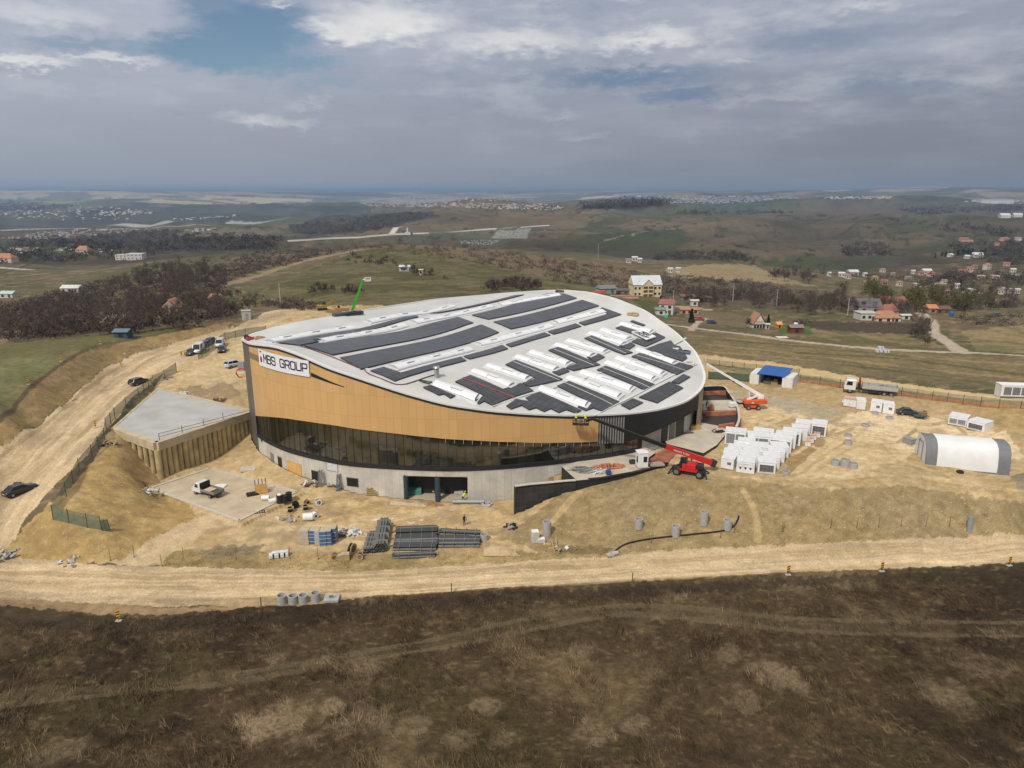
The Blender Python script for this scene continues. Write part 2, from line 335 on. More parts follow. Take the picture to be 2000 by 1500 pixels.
# ------------------------------------------------------------------ land cover: soil / grass colours per vertex, sunlit patches painted into the far hills
gx, gy, gz = GX.ravel(), GY.ravel(), GZ.ravel(); NV = len(gx)
QX = gx / gy * F; QY = np.log(gy) * 300; QS = 300 / np.maximum(H / gy * F, 110.)
COLR = np.zeros((NV, 3)); CLS = np.zeros(NV, np.int8)
C_HILL, C_HEATH, C_SITE, C_ROAD, C_LANE, C_STRIP = range(6)
n1 = fbm(gx * .8, gy * .8, 3, 31); n2 = fbm(gx * .18, gy * .18, 4, 37); n3 = fbm(gx * .045, gy * .045, 4, 41); n4 = fbm(np.log(gy) * 22, gx / gy * 26, 4, 43); n5 = fbm(gx / gy * 60, np.log(gy) * 70, 4, 47)
_s6 = fbm(gx / gy * 11 + 3, np.log(gy) * 13, 3, 49)
def st(a, lo, hi):
    t = np.clip((a - lo) / (hi - lo), 0, 1); return t * t * (3 - 2 * t)
def mixc(a, b, t): return a * (1 - t)[:, None] + np.asarray(b)[None] * t[:, None]
_w1 = (fbm(gx / gy * 130, np.minimum(H / gy * 130, 5 * np.log(5000 / H) + 60) + np.log(gy) * 25, 3, 51) - .5); _w2 = (fbm(gx / gy * 130, H / gy * 130 + np.log(gy) * 25, 3, 53) - .5)
def qpoly(px):
    
    px = np.array(px, float); nx = np.roll(px, -1, 0); px = np.concatenate([[a + (b - a) * t for t in np.linspace(0, 1, max(2, min(9, int(np.hypot(*(b - a)) / 35) + 1)))[:-1]] for a, b in zip(px, nx)])
    P = np.array([at(*p) for p in px]); return np.stack([P[:, 0] / P[:, 1] * F, np.log(P[:, 1]) * 300], -1)
def paint(px, col, cls=None, warp=14., mix=1., var=.25, col2=None, thr=.5, streak=None):
    q = qpoly(px); k = np.nonzero(inside(QX + _w1 * warp, QY + _w2 * warp * QS, q))[0]
    if not len(k): return k
    c = np.repeat(np.asarray(col, float)[None], len(k), 0)
    if col2 is not None: c = mixc(c, col2, st(n2[k] * .5 + n3[k] * .5 if gy[k].min() < 500 else _s6[k] * .7 + n4[k] * .3, thr - .08, thr + .08))
    s = 1 + var * 2 * ((n1[k] * .5 + n2[k] * .3 + n3[k] * .2) - .5) * 1.3 if gy[k].min() < 700 else 1 + var * 1.3 * ((n5[k] * .6 + n4[k] * .4) - .5)
    if streak is not None:
        d, l = linedist(streak, k); s = s * (1 + .42 * (fbm(d * 1.1, l * .03, 3, 61) - .5) * 1.6 + .3 * (fbm(d * 3.2, l * .06, 2, 63) - .5)); s = s * (1 - .22 * st(fbm(d * .5, l * .09, 3, 67), .58, .68))
    COLR[k] = COLR[k] * (1 - mix) + c * s[:, None] * mix
    if cls is not None: CLS[k] = cls
    return k
def linedist(line, k):
    P = np.array([(aty(*p) if len(p) == 3 else at(*p))[:2] for p in line]); best = np.full(len(k), 1e9); lat = np.zeros(len(k)); lon = np.zeros(len(k)); acc = 0
    X = gx[k]; Y = gy[k]
    for a, b in zip(P[:-1], P[1:]):
        d = b - a; L = math.hypot(*d) + 1e-9; d = d / L
        t = np.clip((X - a[0]) * d[0] + (Y - a[1]) * d[1], 0, L)
        ox = X - a[0] - d[0] * t; oy = Y - a[1] - d[1] * t; dd = np.hypot(ox, oy)
        m = dd < best; best[m] = dd[m]; lat[m] = (d[0] * (Y - a[1]) - d[1] * (X - a[0]))[m]; lon[m] = (acc + t)[m]; acc += L
    return lat, lon
def track(line, w, col, cls=None, mix=1., wob=.35, var=.2, smooth=4):
    line = spline(np.array(line, float), smooth, closed=False) if smooth and len(line) > 2 else line
    P = np.array([(aty(*p) if len(p) == 3 else at(*p))[:2] for p in line]); pad = w * 2 + 2
    k = np.nonzero((gx > P[:, 0].min() - pad) & (gx < P[:, 0].max() + pad) & (gy > P[:, 1].min() - pad) & (gy < P[:, 1].max() + pad))[0]
    lat, lon = linedist(line, k); P0 = P
    best = np.abs(lat)
    # true distance (ends included)
    d2 = np.full(len(k), 1e9)
    for a, b in zip(P[:-1], P[1:]):
        d = b - a; L = math.hypot(*d) + 1e-9; d = d / L; t = np.clip((gx[k] - a[0]) * d[0] + (gy[k] - a[1]) * d[1], 0, L)
        d2 = np.minimum(d2, np.hypot(gx[k] - a[0] - d[0] * t, gy[k] - a[1] - d[1] * t))
    d2 = d2 + (n2[k] - .5) * w * wob * 2
    m = (1 - st(d2, w * .42, w * .58)) * mix
    s = 1 + var * 2 * (n1[k] * .6 + n2[k] * .4 - .5)
    COLR[k] = COLR[k] * (1 - m)[:, None] + np.asarray(col)[None] * s[:, None] * m[:, None]
    if cls is not None: CLS[k[d2 < w * .5]] = cls
# --- base: scrubby brown ground near, patchwork of fields far away
base_near = mixc(mixc(np.repeat([[.125, .093, .055]], NV, 0), (.085, .088, .036), st(n3 * .6 + n4 * .4, .46, .6)), (.2, .15, .085), st(n5, .56, .72))
pal = np.array([(.115, .13, .06), (.15, .12, .08), (.10, .115, .06), (.19, .16, .095), (.13, .115, .075), (.09, .095, .062)])
_cell = _hash(np.floor(gx / gy * 15 + 2 * n4), np.floor(np.log(gy) * 22 + 1.2 * n5), 71)
base_far = pal[np.minimum((_cell * 6).astype(int), 5)] * (1 + .8 * (n5 - .5))[:, None]
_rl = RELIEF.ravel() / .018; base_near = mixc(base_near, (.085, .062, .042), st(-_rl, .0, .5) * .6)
tf = st(np.log(gy), math.log(800), math.log(1500)); COLR[:] = base_near * (1 - tf)[:, None] + base_far * tf[:, None]
# --- far
TAN_SUNLIT = (.42, .33, .22)  # sun through cloud gaps on far hills, painted as paler tan ground strips
paint([(-150,371),(150,371),(350,378),(330,384),(120,391),(40,388),(-150,386)], TAN_SUNLIT, warp=8, var=.4)
paint([(255,394),(420,381),(640,388),(560,396),(340,399)], (.48,.39,.25), warp=8, var=.4)
paint([(1140,386),(1210,379),(1200,385),(1100,393)], (.5,.38,.25), warp=6)
paint([(700,385),(820,380),(1000,378),(1020,386),(760,394)], (.25,.22,.16), warp=10, var=.4)
paint([(-150,386),(60,388),(200,394),(120,399),(-150,392)], (.09,.19,.06), warp=6)
paint([(-150,392),(100,396),(150,402),(60,413),(-150,414)], (.055,.07,.05), warp=10)
paint([(150,414),(280,396),(400,402),(470,397),(620,400),(760,412),(600,420)], (.075,.085,.07), warp=10)
paint([(1140,408),(1240,389),(1330,388),(1290,402),(1200,410)], (.05,.06,.05), warp=8)
paint([(-150,424),(700,409),(720,418),(300,442),(-150,458)], (.1,.105,.085), warp=10, var=.3)
paint([(0,470),(330,448),(560,462),(520,492),(300,492),(0,484)], (.075,.062,.05), warp=20)
paint([(-150,486),(60,470),(200,474),(160,500),(-150,520)], (.1,.13,.06), warp=20, mix=.8)
paint([(760,416),(880,409),(1000,411),(1180,426),(1060,470),(900,466),(640,462),(640,426)], (.165,.125,.078), warp=12, col2=(.19,.155,.1))
paint([(560,442),(640,421),(800,413),(860,419),(740,452),(600,462)], (.075,.07,.055), warp=14)
paint([(330,455),(440,446),(560,448),(520,462),(400,462)], (.2,.165,.11), warp=10)
paint([(560,473),(790,459),(1075,443),(1040,462),(960,484),(780,478)], (.125,.14,.1), warp=8)
paint([(1200,412),(1400,402),(1560,398),(1800,410),(1990,422),(1600,428),(1250,442)], (.125,.135,.075), warp=14, col2=(.15,.13,.09))
paint([(1550,400),(1800,400),(1840,420),(1560,426)], (.16,.125,.09), warp=12)
paint([(1330,400),(1440,399),(1480,408),(1360,412)], (.075,.125,.06), warp=10)
paint([(1040,505),(1230,441),(1560,425),(2150,421),(2150,468),(1850,480),(1720,532),(1560,522),(1300,515),(1150,505)], (.095,.092,.05), warp=16, var=.35, col2=(.15,.12,.078), thr=.5)
paint([(1060,480),(1180,455),(1340,450),(1340,478),(1200,490)], (.075,.09,.042), warp=20, mix=.8)
paint([(1180,442),(1320,424),(1440,436),(1300,452)], (.2,.155,.1), warp=14, mix=.8)
paint([(1600,470),(1720,462),(1740,500),(1640,505)], (.17,.13,.1), warp=24, mix=.8)
paint([(1480,508),(1720,500),(1700,530),(1540,524)], (.08,.095,.04), warp=10)
for l in ([(1560,425),(2050,421)], [(1690,462),(1650,500),(1650,525)], [(1720,445),(1640,472)], [(1200,441),(1330,423)]): track(l, 7, (.08,.075,.05), mix=.6, smooth=0)
_sunlit = st(fbm(gx / gy * 14, np.log(gy) * 16, 3, 111), .55, .62) * st(np.log(gy), math.log(3500), math.log(7000)); COLR[:] = mixc(COLR, (.36, .29, .2), _sunlit * .7); _q5 = st(fbm(gx / gy * 18 + 5, np.log(gy) * 24, 3, 113), .55, .6) * st(np.log(gy), math.log(3000), math.log(4500)); COLR[:] = mixc(COLR, (.05, .058, .05), _q5 * .65)  # more far sun patches painted in as tan ground, then dark forest patches
# --- mid ground
paint([(1300,526),(1390,514),(1470,518),(1510,536),(1600,560),(1500,552),(1400,545),(1310,541)], (.25,.195,.11), warp=10, var=.3)
paint([(1250,560),(1340,545),(1480,552),(1620,580),(1800,610),(1790,620),(1500,600),(1300,590)], (.105,.08,.052), warp=24, var=.4)
paint([(640,480),(790,474),(900,482),(1050,500),(1240,530),(1240,560),(1080,545),(900,507),(780,492),(680,500)], (.145,.105,.062), warp=16, var=.4)
paint([(540,548),(700,492),(790,480),(900,503),(1000,530),(1190,560),(1190,580),(1000,578),(700,602),(560,594),(520,572)], (.08,.075,.026), warp=14, var=.3, col2=(.125,.105,.052), thr=.52)
paint([(470,580),(560,585),(660,602),(600,612),(520,602),(480,605)], (.15,.12,.06), warp=20, mix=.9)
track([(420,560),(500,540),(570,516),(640,500),(710,486)], 9, (.27,.2,.12), mix=.8)
paint([(-150,640),(0,600),(200,534),(420,491),(490,496),(250,548),(60,592),(-150,650)], (.09,.086,.036), warp=16, var=.3)
paint([(-100,690),(150,600),(160,610),(-100,715)], (.2,.15,.09), warp=20)
paint([(-150,675),(0,673),(200,653),(430,632),(445,636),(312,653),(240,668),(130,692),(-150,712)], (.122,.11,.046), warp=6, var=.3)
paint([(-150,712),(130,692),(175,684),(120,710),(60,757),(0,822),(-150,900)], (.19,.15,.085), warp=12, var=.35, col2=(.13,.13,.055), thr=.52)
# --- fields between the site and the lane on the right
paint([(1330,640),(1450,652),(1700,682),(2200,712),(2200,790),(1700,735),(1380,700),(1340,690)], (.2,.15,.075), warp=10, var=.5, col2=(.14,.11,.06), thr=.5)
for a in ([(1350,655),(1500,668),(1700,690),(2100,720)], [(1380,672),(1550,690),(1750,715),(2100,750)], [(1400,688),(1600,705),(1900,745)]): track(a, 2.5, (.3,.22,.11), mix=.55, wob=.7)
for a in ([(1560,690),(1750,700),(1980,730),(2100,745)], [(1400,663),(1560,676),(1760,695)], [(1650,712),(1850,738),(1990,760)]): track(a, 3.2, (.08,.085,.032), mix=.8, wob=.6)
paint([(1560,626),(1790,632),(1800,668),(1600,656)], (.07,.052,.036), warp=8)
paint([(1570,642),(1790,655),(1860,684),(1700,678),(1560,664)], (.12,.105,.045), warp=12, col2=(.2,.15,.075))
paint([(1880,645),(2150,618),(2150,700),(1910,684)], (.25,.19,.095), warp=16, col2=(.15,.13,.06), thr=.5)
paint([(1230,584),(1330,592),(1320,618),(1265,610)], (.072,.08,.024), warp=8)
paint([(1340,606),(1460,615),(1470,640),(1340,632)], (.15,.115,.07), warp=12)
paint([(1520,636),(1580,636),(1590,655),(1520,652)], (.08,.11,.03), warp=6)
LANE = (.4,.34,.26)
track([(1290,632),(1380,644),(1450,652),(1560,667),(1700,680),(1820,687),(1900,689),(2050,698),(2250,712)], 4.6, LANE, C_LANE, wob=.12)
track([(1880,689),(1850,668),(1822,648),(1818,630),(1800,612)], 5, LANE, C_LANE, wob=.15)
track([(1350,645),(1362,630),(1380,622)], 2.5, LANE, C_LANE, wob=.2)
track([(1300,598),(1340,600),(1390,606)], 3, LANE, C_LANE, wob=.2)
track([(1800,560),(1860,545),(1900,528)], 5, (.36,.32,.26), C_LANE, wob=.1)
track([(1180,470),(1260,452),(1330,446)], 6, (.3,.26,.18), wob=.3)
# --- heath in the foreground
k = np.nonzero(inside(QX + _w1 * 12, QY + _w2 * 8 * QS, qpoly([(-400,1172),(0,1172),(60,1180),(230,1205),(430,1192),(640,1172),(760,1165),(1000,1149),(1250,1136),(1500,1122),(1800,1110),(2000,1100),(2400,1085),(2400,1520),(1000,1530),(-400,1520)])) | (gy < 58))[0]
h = np.repeat([[.092, .063, .037]], len(k), 0)
a = n2[k] * .45 + n3[k] * .55
h = mixc(h, (.05, .034, .021), st(a, .52, .66)); h = mixc(h, (.16, .115, .066), st(a, .46, .34)); h = mixc(h, (.078, .06, .028), st(fbm(gx[k] * .11 + 40, gy[k] * .16, 3, 83), .54, .68) * .8)
fine = fbm(gx[k] * 2.2, gy[k] * 3.2, 3, 89); fine2 = fbm(gx[k] * .9 + gy[k] * .4, gy[k] * 1.6, 3, 97)
h *= (.6 + .8 * fine)[:, None] * (.65 + .7 * fine2)[:, None]; h = mixc(h, (.2, .15, .09), st(fine * .5 + fine2 * .5, .6, .72) * .55)
COLR[k] = h * np.array([.84, .83, .76]); CLS[k] = C_HEATH
for l in ([(450,1320),(700,1275),(850,1248),(1000,1215),(1120,1192),(1240,1183),(1340,1187),(1500,1204),(1700,1213),(2100,1218)], [(-60,1385),(250,1352),(450,1333),(700,1290),(900,1258),(1050,1228),(1170,1206),(1260,1200),(1400,1214),(1560,1232),(1800,1240),(2100,1245)]): track(l, .85, (.165,.125,.072), mix=.6, wob=.35)
track([(450,1328),(700,1283),(850,1254),(1000,1223),(1120,1200),(1240,1192),(1340,1196),(1500,1216),(1700,1226),(2100,1232)], 2., (.1,.078,.042), mix=.35)
track([(-60,1365),(200,1345),(450,1318)], 1.6, (.125,.095,.05), mix=.5)
for (u, v, r, m) in ((520,1410,3.2,.85),(500,1418,2.,.6),(655,1382,1.3,.9),(705,1410,2.8,.5),(725,1302,2.2,.5),(810,1415,1.8,.5),(950,1375,1.5,.6),(890,1445,2.,.5),(1520,1320,2.6,.75),(1130,1275,2.2,.5),(1640,1138,2.5,.6),(1560,1145,2.2,.45),(1150,1430,2.5,.55),(1240,1420,1.6,.5),(1420,1270,1.8,.5),(1850,1360,3,.5),(720,1085+90,1.6,.4),(540,1285,1.2,.5),(640,1292,1.,.5),(1920,1300,2.6,.45),(120,1460,2.5,.5),(1330,1165,1.2,.5),(1460,1365,2.2,.5),(1950,1240,2.5,.45),(270,1225,2.2,.4),(985,1445,1.7,.6),(1165,1450,1.2,.4),(600,1450,2,.35)):
    p = at(u, v); d = np.hypot(gx - p[0], (gy - p[1]) * 1.1) + (n1 - .5) * r * 1.3 + (n2 - .5) * r; m_ = (1 - st(d, r * .55, r * 1.05)) * m * .8
    kk = m_ > 0; COLR[kk] = mixc(COLR[kk], (.36,.27,.17), m_[kk] * (.55 + .9 * (fbm(gx[kk] * 3, gy[kk] * 4, 2, 5) - .5)))
paint([(-200,1172),(60,1184),(230,1212),(500,1196),(1000,1156),(1500,1131),(2000,1108),(2200,1100),(2200,1115),(1800,1132),(1500,1148),(1250,1165),(1000,1180),(760,1200),(500,1222),(230,1240),(60,1222),(-200,1205)], (.036,.026,.018), warp=26, mix=.62, var=.3)
# --- the building site
DIRT = (.47,.35,.195); ROADC = (.485,.37,.23)
paint([(-300,1090),(20,1090),(120,1000),(200,870),(222,835),(300,760),(340,700),(430,655),(490,640),(545,605),(640,598),(740,596),(1330,690),(1400,695),(1700,742),(1900,772),(2300,800),(2300,1040),(1800,1056),(1500,1072),(1250,1083),(1000,1100),(760,1110),(310,1104)], DIRT, C_SITE, warp=8, var=.3, col2=(.36,.26,.135), thr=.52)
paint([(1380,700),(1500,712),(1700,745),(1900,775),(2200,800),(2200,812),(1950,798),(1700,764),(1560,745),(1390,722)], (.2,.17,.085), warp=8, var=.4)
paint([(1365,696),(1500,706),(1700,740),(1900,768),(2200,790),(2200,800),(1880,779),(1650,746),(1480,721),(1365,708)], (.52,.39,.21), C_ROAD, warp=6)
paint([(-150,905),(0,824),(62,757),(125,709),(175,682),(240,668),(312,653),(450,628),(445,642),(375,658),(300,680),(217,709),(175,744),(125,789),(60,836),(0,874),(-150,965)], (.27,.19,.085), C_SITE, warp=7, var=.45, col2=(.2,.14,.07))
track([(-60,868),(0,823),(62,756),(125,708),(175,681),(240,667),(312,652),(450,627)], .9, (.09,.065,.04), mix=.85, wob=.3)
LR = [(-60,1010),(30,930),(110,855),(180,790),(240,740),(300,706),(380,676),(450,655),(520,630)]
paint([(-150,1085),(-150,965),(0,876),(60,838),(125,791),(175,746),(217,711),(300,681),(375,659),(450,641),(540,605),(562,620),(490,652),(400,682),(310,735),(250,785),(212,835),(170,890),(100,955),(45,1020),(15,1080)], ROADC, C_ROAD, warp=5, var=.14, streak=LR)
for o in (-18, 22): track([(p[0] + o, p[1] + o * .6) for p in LR], .9, (.4,.29,.16), mix=.4, wob=.5)
track([(-20,905),(60,850),(130,795),(190,745),(240,712)], .8, (.22,.15,.08), mix=.5, wob=.7)
paint([(60,1015),(130,960),(200,880),(232,850),(300,935),(380,1000),(400,1025),(310,1085),(150,1102),(0,1086)], (.36,.25,.105), C_SITE, warp=12, var=.4, col2=(.42,.3,.14))
paint([(225,860),(250,855),(310,935),(330,965),(290,970),(250,920)], (.29,.2,.1), C_SITE, warp=10)
FR = [(-100,1125),(250,1140),(700,1140),(1000,1122),(1250,1108),(1500,1095),(1800,1078),(2200,1050)]
paint([(-300,1088),(20,1088),(200,1104),(310,1106),(700,1116),(1000,1097),(1250,1080),(1500,1069),(1800,1052),(2300,1028),(2300,1070),(2000,1098),(1800,1108),(1500,1119),(1250,1132),(1000,1144),(760,1158),(640,1164),(430,1178),(330,1186),(200,1178),(-300,1158)], ROADC, C_ROAD, warp=5, var=.12, streak=FR)
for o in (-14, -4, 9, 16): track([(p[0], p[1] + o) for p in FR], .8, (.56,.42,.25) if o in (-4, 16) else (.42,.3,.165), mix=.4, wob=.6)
paint([(380,1176),(480,1168),(700,1150),(730,1164),(600,1182),(440,1184)], (.34,.25,.14), C_SITE, warp=6, mix=.85)
paint([(-100,1160),(200,1178),(330,1188),(480,1180),(500,1186),(330,1200),(200,1200),(-100,1172)], (.3,.21,.12), warp=14, mix=.8)
paint([(225,1103),(300,1050),(380,1012),(440,1000),(470,1020),(400,1040),(330,1075),(290,1106)], ROADC, C_ROAD, warp=8, var=.15)
paint([(310,1106),(340,1075),(450,1070),(560,1085),(760,1082),(1000,1075),(1060,1080),(1250,1072),(1250,1082),(1000,1098),(700,1116)], (.27,.205,.095), C_SITE, warp=8, var=.4, col2=(.34,.25,.12))
paint([(370,1080),(430,1066),(520,1066),(500,1080),(420,1092)], (.2,.16,.1), warp=14, mix=.8)
paint([(1005,1035),(1060,990),(1120,955),(1200,932),(1320,913),(1480,942),(1600,955),(1780,950),(1990,982),(2300,990),(2300,1032),(1800,1050),(1500,1066),(1250,1078),(1060,1082),(1000,1060)], (.29,.213,.105), C_SITE, warp=8, var=.35, col2=(.25,.19,.1))
for l in ([(1105,990),(1085,1010),(1060,1040)], [(1450,955),(1475,1000),(1480,1055)], [(1130,962),(1100,990)]): track(l, .9, (.42,.31,.16), mix=.8)
paint([(1080,1068),(1130,1064),(1200,1070),(1180,1082),(1090,1082)], (.16,.12,.06), warp=8, mix=.8)
paint([(1390,760),(1480,770),(1640,800),(1760,830),(1760,845),(1600,835),(1500,800),(1400,785)], (.36,.3,.21), warp=16, mix=.85)
paint([(1545,865),(1600,850),(1625,870),(1580,905),(1530,930)], (.3,.21,.1), warp=10)
paint([(1600,905),(1700,900),(1720,925),(1600,935)], (.33,.23,.12), warp=12, mix=.8)
paint([(1970,930),(2100,900),(2100,960),(1990,960)], (.25,.2,.13), warp=12)
paint([(1930,780),(2200,800),(2200,880),(1990,850),(1900,815)], (.36,.26,.12), warp=10, var=.4)
paint([(1600,820),(1700,800),(1960,840),(2000,900),(1760,880),(1640,850)], (.68,.53,.34), warp=20, mix=.7)
paint([(1400,800),(1480,790),(1600,815),(1700,850),(1780,880),(1760,930),(1600,930),(1540,925),(1620,860),(1560,810),(1460,830)], (.6,.46,.27), warp=20, mix=.6)
paint([(340,740),(440,690),(480,650),(475,720),(440,760)], (.56,.43,.25), warp=16, mix=.6)
paint([(860,1010),(1000,1005),(1000,1060),(880,1050)], (.52,.39,.22), warp=16, mix=.5)
for l in ([(1350,925),(1450,935),(1600,940),(1750,930),(1900,945),(2050,975)], [(1560,925),(1620,880),(1680,845),(1700,820)], [(1580,930),(1640,885),(1710,860),(1760,900),(1850,930)], [(1420,915),(1520,935),(1640,932)], [(1500,800),(1600,830),(1740,850),(1790,840)], [(1640,905),(1720,920),(1830,940),(2000,965)]):
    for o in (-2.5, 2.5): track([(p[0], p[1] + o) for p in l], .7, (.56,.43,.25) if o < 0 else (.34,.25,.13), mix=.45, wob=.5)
paint([(500,985),(620,965),(740,985),(980,1000),(980,1050),(760,1030),(560,1020)], (.5,.36,.18), warp=20, mix=.6)
paint([(340,760),(440,745),(470,770),(430,785),(370,775)], (.26,.19,.11), warp=14, mix=.8)
paint([(380,735),(440,720),(470,735),(400,760)], (.5,.38,.21), warp=12, mix=.8)
for (u, v, r) in ((735,1015,.9),(765,1012,.7),(800,1020,.9),(822,1016,.6),(690,1025,.8),(690,1048,1.2),(830,1022,.5),(893,1025,.5),(540,1010,1.6),(920,1000,.5)):   # spilled plaster
    p = at(u, v); d = np.hypot(gx - p[0], (gy - p[1]) * 1.5) + (n1 - .5) * r * 1.6; m_ = 1 - st(d, r * .3, r * .7); kk = m_ > 0; COLR[kk] = mixc(COLR[kk], (.62, .57, .52), m_[kk] * .8)
k = np.nonzero(CLS == C_ROAD)[0]; COLR[k] *= (1 + .16 * (fbm(gx[k] * 2.5, gy[k] * 2.5, 2, 101) - .5))[:, None]
k = np.nonzero(CLS == C_SITE)[0]; COLR[k] *= (1 + .5 * (fbm(gx[k] * 1.4, gy[k] * 1.9, 3, 103) - .5))[:, None]; _pb = st(vnoise(gx[k] * 2.6, gy[k] * 2.6, 107), .9, .99); COLR[k] = mixc(COLR[k], (.52, .45, .34), _pb * .5)
_rr = random.Random(4)
for i in range(26):
    u0 = _rr.uniform(1440, 1900); v0 = _rr.uniform(800, 930); a_ = _rr.uniform(-.5, .5); Lr = _rr.uniform(60, 190); ln_ = [(u0 + t * Lr, v0 + math.sin(a_ + t * _rr.uniform(-.6, .6)) * t * Lr * .35) for t in (0, .33, .66, 1)]
    if all(800 < q[1] < 940 and q[0] < 1990 for q in ln_):
        for o in (0, 3.2): track([(q[0], q[1] + o) for q in ln_], .55, (.33, .24, .125) if i % 2 else (.58, .45, .28), mix=.75, wob=.4)
for i in range(16):
    u0 = _rr.uniform(480, 860); v0 = _rr.uniform(985, 1060); Lr = _rr.uniform(80, 200); a_ = _rr.uniform(-.25, .15); ln_ = [(u0 + t * Lr, v0 + a_ * t * Lr) for t in (0, .4, .7, 1)]
    for o in (0, 4.5): track([(q[0], q[1] + o) for q in ln_], .5, (.34, .245, .13) if i % 2 else (.57, .44, .27), mix=.7, wob=.4)
for i in range(22):
    o = _rr.uniform(-22, 24); sg = _rr.randrange(0, 5); track([(q[0], q[1] + o + _rr.uniform(-2, 2)) for q in FR[sg:sg + 4]], .45, (.36, .26, .14) if i % 2 else (.58, .45, .29), mix=.5, wob=.5)
for i in range(16):
    o = _rr.uniform(-30, 34); sg = _rr.randrange(0, 5); track([(q[0] + o * .8, q[1] + o * .45) for q in LR[sg:sg + 5]], .45, (.37, .265, .145) if i % 2 else (.58, .45, .29), mix=.5, wob=.5)
# damp and grey patches in the soil
for (u, v, r, c, m) in ((640, 1000, 3.5, (.29, .21, .12), .6), (880, 1010, 3, (.3, .22, .12), .5), (560, 1050, 3.5, (.32, .25, .15), .6), (420, 1040, 2.5, (.3, .21, .11), .6), (1000, 1045, 3, (.26, .19, .11), .7), (1480, 860, 3, (.36, .28, .17), .6), (1600, 815, 5, (.35, .28, .18), .6), (1700, 870, 4, (.34, .24, .12), .5), (1830, 845, 4, (.33, .24, .13), .6), (1420, 930, 3, (.36, .27, .15), .6), (1760, 915, 5, (.3, .22, .12), .5), (400, 770, 4, (.27, .2, .12), .6), (420, 745, 3, (.36, .31, .24), .6), (1660, 790, 4, (.33, .28, .22), .5), (1540, 780, 5, (.36, .31, .24), .5), (730, 1075, 4, (.3, .22, .11), .6), (120, 1050, 4, (.3, .2, .09), .5), (250, 1030, 3, (.29, .2, .09), .5)):
    p = at(u, v); d = np.hypot(gx - p[0], (gy - p[1]) * 1.2) + (n1 - .5) * r * 1.6 + (n2 - .5) * r * 1.6; m_ = (1 - st(d, r * .3, r)) * m; kk = m_ > 0; COLR[kk] = mixc(COLR[kk], c, m_[kk])
# far slopes: strips of fields, scrub in the gullies, drier spurs
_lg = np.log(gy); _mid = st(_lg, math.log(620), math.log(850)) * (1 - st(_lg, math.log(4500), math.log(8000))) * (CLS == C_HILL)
_s4 = fbm(gx / gy * 9, _lg * 8, 2, 333)
_u, _v = gx / gy * 16 + _lg * 3 + _s4 * .5, _lg * 12 - gx / gy * 4 + _s4 * .6
_fc = _hash(np.floor(_u), np.floor(_v), 301); _fb = np.minimum(np.minimum(_u % 1, 1 - _u % 1) * .8, np.minimum(_v % 1, 1 - _v % 1)); _hedge = (_hash(np.floor(_u), np.floor(_v), 303) > .55)
COLR *= (1 + (.3 * (_fc - .5)) * _mid)[:, None]; COLR[:] = mixc(COLR, (.17, .13, .085), (_fc > .85) * _mid * .3); COLR[:] = mixc(COLR, (.06, .05, .036), _hedge * (1 - st(_fb, .015, .045)) * _mid * .5)
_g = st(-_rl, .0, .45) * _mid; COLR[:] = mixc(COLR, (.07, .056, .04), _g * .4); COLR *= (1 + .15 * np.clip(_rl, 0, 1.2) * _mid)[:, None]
_sp = st(fbm(gx / gy * 110, _lg * 60, 2, 305), .66, .76) * _mid * (fbm(gx / gy * 12, _lg * 10, 2, 306) > .5); COLR[:] = mixc(COLR, (.045, .038, .028), _sp * .8)
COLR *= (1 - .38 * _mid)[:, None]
for l in ([(1295,468),(1375,468)], [(1400,462),(1440,463)], [(1240,457),(1290,448)], [(1600,466),(1640,461),(1660,446),(1682,430)], [(1680,465),(1770,465),(1860,473)], [(1545,484),(1580,484)], [(1430,475),(1470,478)], [(1350,437),(1420,448)], [(1500,455),(1530,455)], [(1480,440),(1510,441)], [(1130,446),(1240,437)], [(760,520),(830,512)], [(950,505),(1060,522),(1180,545)], [(0,620),(150,575),(300,535)], [(0,560),(120,540),(240,515)], [(0,535),(100,515)]): track(l, 6 if l[0][1] < 500 else 3.5, (.042, .036, .026), mix=.75, wob=.5)
# runway and far lanes
track([(-100,452),(150,446),(300,441),(450,434),(620,424)], 38, (.3,.3,.3), C_STRIP, wob=.02, smooth=0)
track([(200,449),(400,440)], 26, (.28,.28,.28), C_STRIP, wob=.02, smooth=0)
track([(790,460,1290),(775,466,1180),(765,471,1100)], 9, (.5,.47,.42), C_LANE, wob=.05, smooth=0)
track([(-40,522),(60,527)], 8, (.4,.37,.33), C_LANE, wob=.1, smooth=0); track([(-60,493),(140,478)], 6, (.3,.27,.22), wob=.1, smooth=0)
paint([(970,453),(1040,446),(1030,466),(960,466)], (.24,.24,.2), warp=4, mix=.6)
